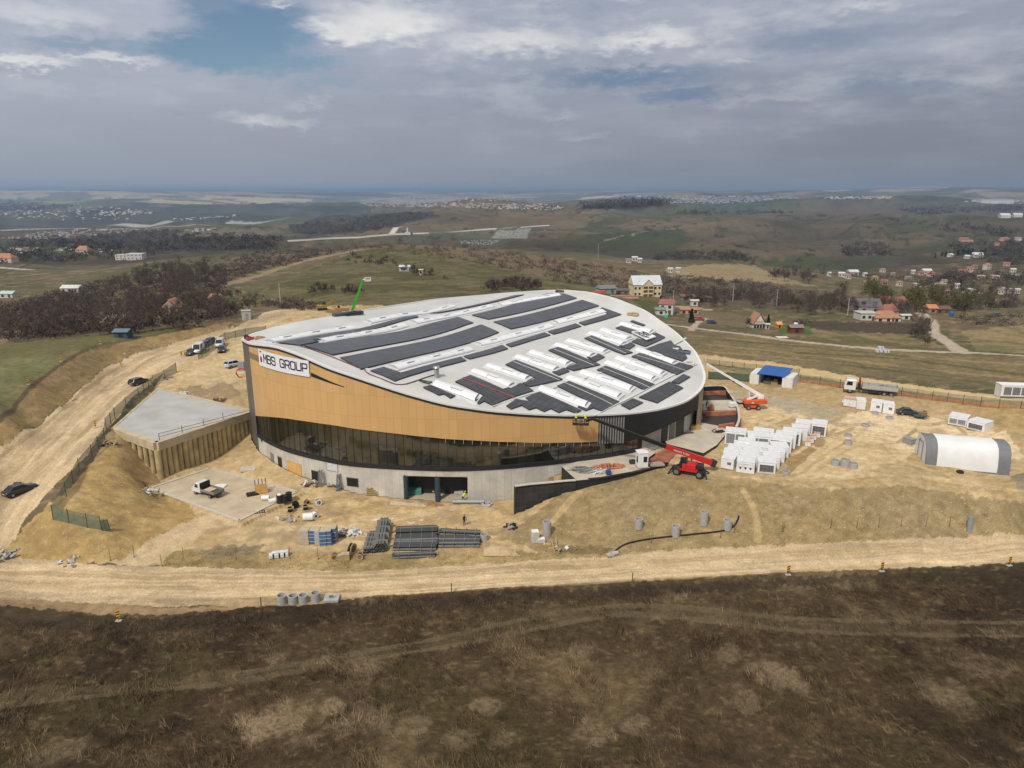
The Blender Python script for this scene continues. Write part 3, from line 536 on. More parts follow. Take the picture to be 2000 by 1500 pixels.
# ------------------------------------------------------------------ ground objects, all sharing one continuous surface
_nr, _nc = GX.shape
_P = np.stack([GX, GY, GZ], -1)
_dr = np.gradient(_P, axis=0); _dc = np.gradient(_P, axis=1); _N = np.cross(_dc, _dr).reshape(-1, 3); _N /= np.linalg.norm(_N, axis=1)[:, None]; _N[_N[:, 2] < 0] *= -1
_ii = (np.arange(_nr - 1)[:, None] * _nc + np.arange(_nc - 1)[None]).ravel()
QUADS = np.stack([_ii, _ii + 1, _ii + _nc + 1, _ii + _nc], -1)
def ground_mat(name, fine, mid, bump, rough=.95, dist=.06, amp_=.24):
    m = bpy.data.materials.new(name); m.use_nodes = True; nt = m.node_tree; b = nt.nodes['Principled BSDF']; L = nt.links.new
    b.inputs['Roughness'].default_value = rough; b.inputs['Specular IOR Level'].default_value = .15
    at_ = nt.nodes.new('ShaderNodeAttribute'); at_.attribute_name = 'soil'
    tc = nt.nodes.new('ShaderNodeTexCoord'); fac = None
    for sc, amp in ((fine, amp_), (mid, amp_ * .6)):
        n = nt.nodes.new('ShaderNodeTexNoise'); n.inputs['Scale'].default_value = sc; n.inputs['Detail'].default_value = 6; n.inputs['Roughness'].default_value = .65
        L(tc.outputs['Object'], n.inputs['Vector'])
        r = nt.nodes.new('ShaderNodeMapRange'); r.inputs[1].default_value = .3; r.inputs[2].default_value = .7; r.inputs[3].default_value = 1 - amp; r.inputs[4].default_value = 1 + amp
        L(n.outputs['Fac'], r.inputs[0])
        if fac is None: fac = r.outputs[0]; n0 = n
        else:
            q = nt.nodes.new('ShaderNodeMath'); q.operation = 'MULTIPLY'; L(fac, q.inputs[0]); L(r.outputs[0], q.inputs[1]); fac = q.outputs[0]
    v = nt.nodes.new('ShaderNodeVectorMath'); v.operation = 'SCALE'; L(at_.outputs['Color'], v.inputs[0]); L(fac, v.inputs['Scale']); L(v.outputs[0], b.inputs['Base Color'])
    if bump:
        bp = nt.nodes.new('ShaderNodeBump'); bp.inputs['Strength'].default_value = bump; bp.inputs['Distance'].default_value = dist
        L(n0.outputs['Fac'], bp.inputs['Height']); L(bp.outputs[0], b.inputs['Normal'])
    return m
def ground_part(name, cls, m):
    q = QUADS[CLS[QUADS[:, 0]] == cls]; u, inv = np.unique(q, return_inverse=True); inv = inv.reshape(-1, 4)
    me = bpy.data.meshes.new(name); me.vertices.add(len(u)); me.vertices.foreach_set('co', _P.reshape(-1, 3)[u].astype(np.float32).ravel())
    me.loops.add(len(inv) * 4); me.loops.foreach_set('vertex_index', inv.astype(np.int32).ravel())
    me.polygons.add(len(inv)); me.polygons.foreach_set('loop_start', np.arange(0, len(inv) * 4, 4, dtype=np.int32))
    me.update(calc_edges=True); me.polygons.foreach_set('use_smooth', np.ones(len(inv), bool))
    a = me.attributes.new('soil', 'FLOAT_COLOR', 'POINT'); a.data.foreach_set('color', np.concatenate([np.clip(COLR[u], 0.004, .8), np.ones((len(u), 1))], 1).astype(np.float32).ravel())
    me.normals_split_custom_set_from_vertices([tuple(n) for n in _N[u]])
    me.materials.append(m); o = bpy.data.objects.new(name, me); COL.objects.link(o); o['kind'] = 'structure'; return o
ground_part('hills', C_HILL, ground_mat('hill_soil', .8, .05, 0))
ground_part('heath', C_HEATH, ground_mat('heath_soil', 9., 1.2, .9, dist=.15, amp_=.3))
ground_part('ground', C_SITE, ground_mat('site_soil', 5., .7, .6))
ground_part('dirt_road', C_ROAD, ground_mat('road_soil', 4., .5, .3))
ground_part('gravel_road', C_LANE, ground_mat('lane_gravel', 3., .3, .2))
ground_part('runway', C_STRIP, ground_mat('runway_concrete', .05, .01, 0))
# ------------------------------------------------------------------ the hall
CUR = np.roll(CURVE, 16, axis=0)                    # starts at the hidden back-left, runs along the front to the right and round the back
_e = np.roll(CUR, -1, 0) - CUR; SEG = np.hypot(_e[:, 0], _e[:, 1]); SS = np.concatenate([[0], np.cumsum(SEG)]); STOT = SS[-1]
CX2 = np.append(CUR[:, 0], CUR[0, 0]); CY2 = np.append(CUR[:, 1], CUR[0, 1])
def cpt(s, off=0.):
    s = s % STOT; x = np.interp(s, SS, CX2); y = np.interp(s, SS, CY2)
    if off:
        a = (s - .6) % STOT; b = (s + .6) % STOT
        tx = np.interp(b, SS, CX2) - np.interp(a, SS, CX2); ty = np.interp(b, SS, CY2) - np.interp(a, SS, CY2); l = math.hypot(tx, ty); x += ty / l * off; y += -tx / l * off
    return x, y
def zsolve(line, x, y):
    line = np.asarray(line, float); z = np.linspace(-2, 36, 1500); u, v = proj(np.full_like(z, x), np.full_like(z, y), z)
    return z[np.argmin(np.abs(np.interp(u, line[:, 0], line[:, 1]) - v))]
RIMB = [(472,664),(500,650),(600,630),(700,608),(850,585),(1000,572),(1060,568),(1100,567),(1150,571),(1200,583),(1260,607),(1320,650),(1360,690),(1376,730)]
RIMF = [(472,664),(490,672),(540,677),(590,695),(640,718),(700,738),(780,765),(870,790),(960,803),(1040,809),(1130,812),(1230,808),(1290,800),(1340,785),(1366,765),(1376,730)]
_rs, _rz = [], []
for i, (x, y) in enumerate(CUR):
    if x > 36 and 131 < y < 142.5: continue
    back = y > 139 or (x < -50 and y > 131)
    _rs.append(SS[i]); _rz.append(zsolve(RIMB if back else RIMF, x, y))
def _per(s, xs, zs): return np.interp(s % STOT, np.concatenate([[xs[-1] - STOT], xs, [xs[0] + STOT]]), np.concatenate([[zs[-1]], zs, [zs[0]]]))
_sm = np.linspace(0, STOT, 241)[:-1]; _zm = _per(_sm, np.array(_rs), np.array(_rz))
for _ in range(3): _zm = (np.roll(_zm, 1) + _zm * 2 + np.roll(_zm, -1)) / 4
def rimz(s): return float(_per(np.asarray(s), _sm, _zm))
def facade_hit(u, v):
    d = ray(u, v); ts = np.linspace(95, 260, 3000); X = d[0] * ts; Y = d[1] * ts
    k = np.nonzero(inside(X, Y, CUR))[0][0]; x, y, z = X[k], Y[k], H + d[2] * ts[k]
    j = np.argmin(np.hypot(CUR[:, 0] - x, CUR[:, 1] - y)); best = None
    for s in np.linspace(SS[j] - 2, SS[j] + 2, 81):
        q = cpt(s); dd = math.hypot(q[0] - x, q[1] - y)
        if best is None or dd < best[0]: best = (dd, s)
    return best[1] % STOT, z
def strip(mb, s0, s1, zb, zt, off=0., mi=0, step=1.):
    n = max(1, int(math.ceil((s1 - s0) / step))); S = np.linspace(s0, s1, n + 1)
    fb = zb if callable(zb) else (lambda s: zb); ft = zt if callable(zt) else (lambda s: zt)
    for a, b in zip(S[:-1], S[1:]):
        pa = cpt(a, off); pb = cpt(b, off); z = (fb(a), fb(b), ft(b), ft(a))
        if z[2] - z[1] < .01 and z[3] - z[0] < .01: continue
        mb.face([(*pa, z[0]), (*pb, z[1]), (*pb, z[2]), (*pa, z[3])], mi, uv=[(a, z[0]), (b, z[1]), (b, z[2]), (a, z[3])])
def slab_strip(mb, s0, s1, zb, zt, off0, off1, mi=0, step=1.):
    """a band with real thickness between two offsets of the plan"""
    n = max(1, int(math.ceil((s1 - s0) / step))); S = np.linspace(s0, s1, n + 1); fb = zb if callable(zb) else (lambda s: zb); ft = zt if callable(zt) else (lambda s: zt)
    for a, b in zip(S[:-1], S[1:]):
        i0, i1, o0, o1 = cpt(a, off0), cpt(b, off0), cpt(a, off1), cpt(b, off1)
        mb.face([(*o0, fb(a)), (*o1, fb(b)), (*o1, ft(b)), (*o0, ft(a))], mi, uv=[(a, fb(a)), (b, fb(b)), (b, ft(b)), (a, ft(a))])
        mb.face([(*o0, ft(a)), (*o1, ft(b)), (*i1, ft(b)), (*i0, ft(a))], mi, uv=[(a, 0), (b, 0), (b, .5), (a, .5)])
        mb.face([(*o0, fb(a)), (*i0, fb(a)), (*i1, fb(b)), (*o1, fb(b))], mi, uv=[(a, 0), (a, .5), (b, .5), (b, 0)])
        mb.face([(*i0, ft(a)), (*i1, ft(b)), (*i1, fb(b)), (*i0, fb(a))], mi, uv=[(a, 0), (b, 0), (b, 1), (a, 1)])
    for s in (s0, s1):
        i, o = cpt(s, off0), cpt(s, off1); mb.face([(*i, fb(s)), (*o, fb(s)), (*o, ft(s)), (*i, ft(s))], mi, uv=[(0, 0), (.3, 0), (.3, 1), (0, 1)])
SL = facade_hit(499, 800)[0]; SG1 = facade_hit(1168, 840)[0]; SF1 = facade_hit(1219, 835)[0]; SR1 = facade_hit(1362, 800)[0]
SC1 = facade_hit(1120, 915)[0]
GB = [(480,811),(497,812),(530,814),(560,817),(600,823),(650,830),(700,838),(760,845),(820,852),(870,857),(960,862),(1060,865),(1168,863),(1200,861)]
KB = [(1160,866),(1219,865),(1260,850),(1300,833),(1340,812),(1362,800),(1372,788)]
_gs = np.linspace(SL, SG1, 60); _gz = np.array([zsolve(GB, *cpt(s)) for s in _gs]); gold_b = lambda s: float(np.interp(s, _gs, _gz))
_ks = np.linspace(SG1, SR1, 30); _kz = np.array([zsolve(KB, *cpt(s)) for s in _ks]); blk_b = lambda s: float(np.interp(s, _ks, _kz))
M_GOLD = grid_mat('gold_panel', (.63, .39, .165), (.5, .31, .13), 1.3, 3.6, .06, .06, rough=.45, var=.05, stain=.02, metal=.15)
M_GLASS = grid_mat('curtain_wall_glass', (.02, .02, .013), (.012, .012, .01), 1.45, 40., .06, .05, rough=.05, var=.5, spec=.8, ior=1.7)
M_CONC = grid_mat('board_concrete', (.5, .48, .43), (.36, .345, .305), 1.25, 5.2, .05, .05, rough=.9, var=.05, stain=.2)
M_BLACK = grid_mat('black_panel', (.011, .0105, .011), (.022, .02, .02), 1.0, 1.2, .05, .05, rough=.55, var=.2, stain=.15)
M_DARK = mat('dark_metal', (.02, .02, .022), .5); M_GREY = grid_mat('grey_panel', (.105, .098, .085), (.06, .057, .05), 1.0, 3.4, .05, .05, rough=.5, var=.06)
M_WHITE = mat('white_membrane', (.535, .535, .53), .6, var=.12, vscale=.12); M_CAP = mat('white_coping', (.66, .66, .66), .45, var=.04)
M_VAULT = mat('skylight_sheet', (.74, .755, .78), .25, var=.04, spec=.6); M_VEND = mat('skylight_end', (.42, .43, .45), .5); M_CURB = mat('skylight_curb', (.6, .61, .63), .5, var=.04)
M_PV = grid_mat('solar_module', (.05, .052, .06), (.018, .019, .022), 1.05, 1.75, .12, .12, rough=.3, var=.22, spec=.55)
M_PVE = mat('solar_edge', (.03, .03, .035), .5)
arena = thing('sports_hall', 'large round sports hall with tilted white roof, gold cladding and dark glass band', 'building', (-7, 155, 0))
def ab(mb, name, mats, parent=None, **k):
    o = mb.build(name, mats, None, **k); o.parent = parent or arena
    off = Vector((-7, 155, 0))
    if parent is None: o.matrix_parent_inverse = Matrix.Translation(-off)
    return o
mb = MB(); strip(mb, SR1 + .05, SR1 + 16, 0., lambda s: rimz(s) - .5, -.05, 0, 1.5); ab(mb, 'tan_cladding', grid_mat('tan_panel', (.4, .33, .2), (.28, .23, .14), 1.3, 3.4, .06, .06, rough=.6, var=.06))
# --- roof surface
_ri2 = np.linspace(0, STOT, 61)[:-1]; _rp = np.array([(*cpt(s), rimz(s)) for s in _ri2]); CEN = np.array([-7., 155.])
_K = np.sqrt(((_rp[:, None, :2] - _rp[None, :, :2]) ** 2).sum(-1) + 36.); _Ka = np.zeros((63, 63)); _Ka[:60, :60] = _K; _Ka[:60, 60] = 1; _Ka[:60, 61:] = _rp[:, :2] / 50; _Ka[60:, :60] = _Ka[:60, 60:].T
_rw = np.linalg.solve(_Ka, np.concatenate([_rp[:, 2], np.zeros(3)]))
_ang = np.arctan2(CUR[:, 1] - CEN[1], CUR[:, 0] - CEN[0]); _rad = np.hypot(CUR[:, 0] - CEN[0], CUR[:, 1] - CEN[1]); _o = np.argsort(_ang); _ang = _ang[_o]; _rad = _rad[_o]
def rho(x, y):
    a = np.arctan2(y - CEN[1], x - CEN[0]); return np.hypot(x - CEN[0], y - CEN[1]) / np.interp(a, np.concatenate([[_ang[-1] - 2 * math.pi], _ang, [_ang[0] + 2 * math.pi]]), np.concatenate([[_rad[-1]], _rad, [_rad[0]]]))
_th = np.linspace(-math.pi, math.pi, 361)[:-1]; _tz = []
for a_ in _th:
    r_ = np.interp(a_, np.concatenate([[_ang[-1] - 2 * math.pi], _ang, [_ang[0] + 2 * math.pi]]), np.concatenate([[_rad[-1]], _rad, [_rad[0]]])); x_, y_ = CEN[0] + r_ * math.cos(a_), CEN[1] + r_ * math.sin(a_)
    _tz.append(rimz(SS[int(np.argmin(np.hypot(CUR[:, 0] - x_, CUR[:, 1] - y_)))]))
_tz = np.array(_tz); NH = 2
_hc = [(2 if n else 1) * np.mean(_tz * np.cos(n * _th)) for n in range(NH + 1)]; _hs = [2 * np.mean(_tz * np.sin(n * _th)) for n in range(NH + 1)]
_res = _tz - sum(_hc[n] * np.cos(n * _th) + (_hs[n] * np.sin(n * _th) if n else 0) for n in range(NH + 1))
def rz(x, y):
    """harmonic surface stretched over the rim, with a slight crown"""
    x = np.atleast_1d(np.asarray(x, float)); y = np.atleast_1d(np.asarray(y, float))
    r = np.clip(rho(x, y), 0, 1); a = np.arctan2(y - CEN[1], x - CEN[0])
    z = sum(r ** n * (_hc[n] * np.cos(n * a) + (_hs[n] * np.sin(n * a) if n else 0)) for n in range(NH + 1)) + r ** 14 * np.interp(a, _th, _res)
    left = np.clip(np.cos(a - R(-140)) * 1.6, 0, 1)
    return z + .5 * (1 - r ** 2) + (.15 + .7 * left) * (1 - r ** 14) * st(r, .2, .8)
def roof_at(u, v, up=0.):
    d = ray(u, v); ts = np.linspace(112, 235, 1500); X = d[0] * ts; Y = d[1] * ts; Z = H + d[2] * ts
    g = rz(X, Y) + up; m = (Z <= g) & (rho(X, Y) < 1.03); k = np.nonzero(m)[0]
    if not len(k): k = [np.argmin(np.abs(Z - g) + 50 * (rho(X, Y) > 1.02))]
    k = k[0]; return np.array([X[k], Y[k], g[k]])
mb = MB(); RH = [1, .985, .97, .95, .93, .9, .86, .8, .7, .6, .5, .4, .3, .2, .1, .02]; NN = 240
_S = np.linspace(0, STOT, NN + 1)[:-1]; ring_p = []
for r in RH:
    P = np.array([cpt(s) for s in _S]); P = CEN + (P - CEN) * r; Z = rz(P[:, 0], P[:, 1])
    if r == 1: Z = np.array([rimz(s) for s in _S]) + .1
    ring_p.append(np.column_stack([P, Z]))
V = np.concatenate(ring_p); mb.raw(V, [(j * NN + k, j * NN + (k + 1) % NN, (j + 1) * NN + (k + 1) % NN, (j + 1) * NN + k) for j in range(len(RH) - 1) for k in range(NN)] + [tuple((len(RH) - 1) * NN + k for k in range(NN))], 0, True)
roof = ab(mb, 'roof', M_WHITE)
mb = MB(); slab_strip(mb, 0, STOT, lambda s: rimz(s) - .12, lambda s: rimz(s) + .18, -.3, .2, step=1.5); ab(mb, 'roof_coping', M_CAP)
mb = MB(); slab_strip(mb, 0, STOT, lambda s: rimz(s) - .5, lambda s: rimz(s) - .125, -.3, .16, step=1.5); ab(mb, 'roof_gutter', M_DARK)
# --- facades
mb = MB(); slab_strip(mb, SL, SG1, gold_b, lambda s: rimz(s) - .5, -.25, .08); ab(mb, 'gold_cladding', M_GOLD)
mb = MB(); slab_strip(mb, SF1, SR1, lambda s: blk_b(s), lambda s: rimz(s) - .5, -.25, .1); ab(mb, 'black_cladding', M_BLACK)
mb = MB(); strip(mb, SR1 + 16, STOT, 0., lambda s: rimz(s) - .5, .0, 0, 2.)
ab(mb, 'back_cladding', M_BLACK)
mb = MB(); strip(mb, 0, SL - .05, -.5, lambda s: rimz(s) - .5, .05); ab(mb, 'grey_corner_cladding', M_GREY)
mb = MB(); strip(mb, SG1, SF1, lambda s: blk_b(s), lambda s: rimz(s) - .5, -.5); ab(mb, 'louvre_backing', M_DARK)
M_FIN = mat('pale_fin', (.26, .25, .24), .5)
for i, s in enumerate(np.linspace(SG1 + .3, SF1 - .2, 10)):
    mb = MB(); a = cpt(s, -.3); b = cpt(s, .25); t = (b[1] - a[1], a[0] - b[0]); w = .055 / math.hypot(*t); t = (t[0] * w, t[1] * w)
    mb.prism([(a[0] - t[0], a[1] - t[1]), (b[0] - t[0], b[1] - t[1]), (b[0] + t[0], b[1] + t[1]), (a[0] + t[0], a[1] + t[1])], blk_b(s), rimz(s) - .5); ab(mb, 'louvre_fin', M_FIN)
GBZ = 5.55
SE0 = facade_hit(787, 950)[0]; SE1 = facade_hit(915, 950)[0]; SGE = facade_hit(1245, 872)[0]
mb = MB(); strip(mb, SL, SG1, GBZ + .55, gold_b, -.12, 0, 1.45); strip(mb, SG1, SGE, GBZ + .55, lambda s: blk_b(s), -.12, 0, 1.45); glass = ab(mb, 'glass_band', M_GLASS)
M_MULL = mat('mullion_dark', (.03, .03, .025), .45)
for s in np.arange(SL + .4, SGE, 1.45):
    mb = MB(); p = cpt(s, -.1); q = cpt(s, .02); zt = gold_b(s) if s < SG1 else blk_b(s); mb.beam((*((p[0] + q[0]) / 2, (p[1] + q[1]) / 2), GBZ + .5), ((p[0] + q[0]) / 2, (p[1] + q[1]) / 2, zt), .03, .06); ab(mb, 'mullion', M_MULL)
mb = MB(); slab_strip(mb, SL - .3, SGE, GBZ - .05, GBZ + .6, -.3, .12); ab(mb, 'black_sill', M_DARK)
# small bright brackets hanging under the gold cladding
for s in np.arange(facade_hit(870, 850)[0], SG1, 1.45):
    mb = MB(); p = cpt(s, .03); mb.box((*p, gold_b(s) - .35), (.06, .06, .7)); ab(mb, 'cladding_bracket', mat('bracket_metal', (.45, .43, .36), .5))
# concrete storey
mb = MB(); slab_strip(mb, SL - .3, SE0, -.6, GBZ - .05, -.35, .02); slab_strip(mb, SE1, SGE + 1, -.6, GBZ - .05, -.35, .02); slab_strip(mb, SE0, SE1, 4.5, GBZ - .05, -.35, .02); ab(mb, 'concrete_wall', M_CONC)
# entrance recess
e0, e1 = cpt(SE0), cpt(SE1); e0b, e1b = cpt(SE0, -6.5), cpt(SE1, -6.5)
mb = MB(); mb.prism([e0, e1, e1b, e0b], -.5, .12); ab(mb, 'entrance_floor', mat('entrance_floor_concrete', (.42, .36, .27), .9))
mb = MB(); mb.prism([e0, e1, e1b, e0b], 4.35, 4.49)
for a, b, wz in ((e0, e0b, .3), (e1, e1b, .3)): mb.beam((*a, 2.2), (*b, 2.2), .25, 4.4)
mb.beam((*e0b, 2.2), (*e1b, 2.2), .3, 4.4); ab(mb, 'entrance_lining', mat('entrance_concrete', (.5, .47, .41), .9))
mb = MB()
for t0, t1 in ((.28, .36), (.5, .7), (.78, .97)):
    a = np.array(e0b) * (1 - t0) + np.array(e1b) * t0; b = np.array(e0b) * (1 - t1) + np.array(e1b) * t1; mb.beam((a[0], a[1] - .4, 1.9), (b[0], b[1] - .4, 1.9), .25, 3.4)
ab(mb, 'entrance_opening', mat('deep_dark', (.012, .011, .01), .8))
M_COL = mat('blue_steel', (.035, .055, .075), .45)
for u in (790, 853):
    s = facade_hit(u, 930)[0]; p = cpt(s, -.45); mb = MB(); mb.cyl((*p, 0), (*p, 4.6), .48, 16); ab(mb, 'column', M_COL)
# openings in the concrete storey and in the terrace storey
M_PANE = mat('dark_opening', (.016, .015, .013), .35); M_FR = mat('opening_frame', (.2, .19, .17), .6); M_WPANE = mat('foil_window', (.55, .58, .62), .3); M_OR = mat('orange_board', (.6, .36, .12), .7)
def opening(u0, v0, u1, v1, m, name, frame=.12):
    s0, zt0 = facade_hit(u0, v0); s1, _ = facade_hit(u1, v0); _, zb = facade_hit((u0 + u1) / 2, v1); zt = facade_hit((u0 + u1) / 2, v0)[1]
    mb = MB(); slab_strip(mb, s0 - frame, s1 + frame, zb - frame, zt + frame, -.1, .05); f = ab(mb, name, M_FR)
    mb = MB(); slab_strip(mb, s0, s1, zb, zt, -.08, .08); o = mb.build('pane', m, None); o.parent = f
for a in ((529,886,534,909,M_FR,'door_opening'), (543,893,550,913,M_PANE,'door_opening'), (609,920,622,942,M_PANE,'door_opening'), (639,905,659,919,M_WPANE,'window'), (678,934,699,949,M_PANE,'window'), (510,857,512,862,M_PANE,'window')): opening(*a)
opening(561, 903, 588, 933, M_OR, 'boarded_opening', .02)
# terrace storey under the black band
mb = MB(); strip(mb, SGE + .9, SR1 + 14, 3.5, lambda s: blk_b(s) + .3, -1.2); ab(mb, 'terrace_wall', M_CONC)
for (ua, ub, m) in ((1302,1314,M_PANE), (1318,1328,M_GLASS), (1331,1346,M_PANE), (1250,1262,M_PANE)):
    s0 = facade_hit(ua, 838)[0] if ua > 1290 else facade_hit(ua, 872)[0]; s1 = facade_hit(ub, 838)[0] if ua > 1290 else facade_hit(ub, 872)[0]
    mb = MB(); slab_strip(mb, s0, s1, 5.0, blk_b(s0) - .2, -1.3, -1.1); ab(mb, 'terrace_door', m)
mb = MB(); strip(mb, SL, STOT, -.6, 5.5, -3); ab(mb, 'inner_wall', M_DARK)
# slit and recess in the gold
a, za = facade_hit(608, 727); b, zb_ = facade_hit(673, 755); _, zc_ = facade_hit(608, 735)
mb = MB(); slab_strip(mb, a, b, lambda s: zc_ + (zb_ - .12 - zc_) * (s - a) / (b - a), lambda s: za + (zb_ - za) * (s - a) / (b - a), 0, .1); ab(mb, 'slit_opening', M_PANE)
a, za = facade_hit(497, 691); b, zb_ = facade_hit(513, 704); mb = MB(); slab_strip(mb, SL, b, zb_ - .5, za, 0, .1); ab(mb, 'recess_panel', mat('recess_tan', (.22, .16, .085), .6))
# --- solar arrays (polygons located on the roof, clipped to the curved surface)
z1 = lambda x, y: (440 + .26 * x, 540 + .26 * y); z2 = lambda x, y: (920 + .26 * x, 540 + .26 * y)
PV = [(z1,[(400,495),(560,515),(700,487),(700,470),(1450,302),(1440,290)]), (z1,[(585,517),(805,587),(1865,345),(1745,303)]), (z1,[(862,608),(1020,692),(2056,418),(1925,360)]),
 (z2,[(5,288),(130,320),(795,160),(700,128),(570,128)]), (z2,[(168,338),(300,393),(962,218),(835,175)]), (z1,[(1090,705),(1275,785),(1810,628),(1770,603),(1320,722),(1190,678)]),
 (z2,[(-55,598),(-10,617),(278,540),(232,513)]), (z2,[(262,508),(300,527),(597,438),(552,420)]), (z2,[(578,412),(620,432),(828,372),(785,352)]), (z2,[(808,345),(850,365),(1130,283),(985,232),(965,245),(1030,280)]),
 (z2,[(-310,275),(-230,270),(400,135),(330,140)]), (z1,[(1485,830),(1600,890),(1640,880),(1690,912),(1730,895),(1545,815)]),
 (z2,[(-120,788),(-5,740),(240,845),(375,800),(468,855),(160,968),(100,935),(60,957),(25,930),(100,895)]),
 (z2,[(258,660),(335,625),(690,770),(440,825),(385,800),(490,765)]), (z2,[(610,715),(700,685),(740,710),(660,740)]),
 (z2,[(580,553),(655,528),(970,660),(770,705),(712,685),(800,650)]), (z2,[(870,605),(960,580),(1005,603),(930,640)]), (z2,[(850,463),(905,443),(1215,570),(1150,585),(1080,560)]), (z2,[(1110,520),(1200,495),(1235,515),(1190,545)]),
 (z2,[(1085,385),(1130,370),(1250,410),(1200,425)]), (z2,[(1195,335),(1215,328),(1310,362),(1290,370)]), (z2,[(1205,488),(1250,465),(1330,485),(1345,435),(1390,422),(1460,455),(1310,525)]),
 (z2,[(265,970),(300,995),(380,965),(435,1000),(490,985),(550,1015),(600,990),(660,1022),(715,1000),(790,1025),(830,1005),(515,865),(410,910),(450,940),(340,920)]),
 (z2,[(645,820),(735,785),(1115,940),(985,1010),(920,985),(860,1008),(800,980),(880,935)]), (z2,[(945,700),(1010,670),(1380,810),(1300,850)]), (z2,[(1205,600),(1265,575),(1670,675),(1545,735)]),
 (z2,[(1310,545),(1410,505),(1500,480),(1530,515),(1570,525),(1600,570),(1625,610),(1590,635),(1400,575)]), (z2,[(1260,905),(1490,790),(1595,835),(1400,948)]), (z2,[(1505,790),(1595,733),(1648,755),(1560,805)]), (z2,[(1125,960),(1215,915),(1293,945),(1190,997)])]
def drape(name, P, up, thick, mats, dirv, step=3.):
    bm = bmesh.new(); vs = [bm.verts.new((p[0], p[1], 0)) for p in P]; f = bm.faces.new(vs); f.normal_update()
    if f.normal.z < 0: f.normal_flip()
    mn = np.min(P, 0); mx = np.max(P, 0)
    for ax in (0, 1):
        for q in np.arange(mn[ax] + step, mx[ax], step):
            no = (1, 0, 0) if ax == 0 else (0, 1, 0); bmesh.ops.bisect_plane(bm, geom=bm.verts[:] + bm.edges[:] + bm.faces[:], plane_co=Vector(no) * q, plane_no=no, dist=1e-4)
    top = bm.faces[:]; r = bmesh.ops.extrude_face_region(bm, geom=top); new = [g for g in r['geom'] if isinstance(g, bmesh.types.BMVert)]; nset = set(new)
    uvl = bm.loops.layers.uv.new('UVMap'); d = Vector(dirv).normalized(); e = Vector((-d.y, d.x))
    for v in bm.verts:
        z = float(rz(v.co.x, v.co.y)[0]); v.co.z = z + up + (0 if v in nset else -thick)
    bm.normal_update(); bmesh.ops.recalc_face_normals(bm, faces=bm.faces[:])
    for f in bm.faces:
        f.material_index = 0 if f.normal.z > .5 else 1
        for l in f.loops: c = l.vert.co.xy; l[uvl].uv = (c.dot(d), c.dot(e))
    me = bpy.data.meshes.new(name); bm.to_mesh(me); bm.free()
    for m in mats: me.materials.append(m)
    o = bpy.data.objects.new(name, me); COL.objects.link(o); return o
for fn, poly in PV:
    P = [roof_at(*fn(*p), up=.25)[:2] for p in poly]; n = len(P); ln = [np.hypot(*(P[(i + 1) % n] - P[i])) for i in range(n)]; i = int(np.argmax(ln))
    o = drape('solar_array', P, .28, .16, [M_PV, M_PVE], P[(i + 1) % n] - P[i]); o.parent = arena; o.matrix_parent_inverse = Matrix.Translation((7, -155, 0))
# --- service gaps between the module strips
for a_, b_, m_ in (((320,640),(665,778),0), ((622,545),(925,668),0), ((885,455),(1165,578),0), ((700,795),(1062,962),0), ((985,685),(1340,832),0), ((1240,590),(1612,708),0), ((-60,765),(330,912),1)):
    A_, B_ = roof_at(*z2(*a_), up=.3), roof_at(*z2(*b_), up=.3); mb = MB()
    for t in range(10):
        q0, q1 = A_ + (B_ - A_) * t / 10, A_ + (B_ - A_) * (t + 1) / 10; q0[2] = rz(q0[0], q0[1])[0] + .31; q1[2] = rz(q1[0], q1[1])[0] + .31; mb.beam(q0, q1, .15, .05)
    ab(mb, 'service_gap', M_WHITE if not m_ else mat('red_tape', (.5, .08, .08), .6))
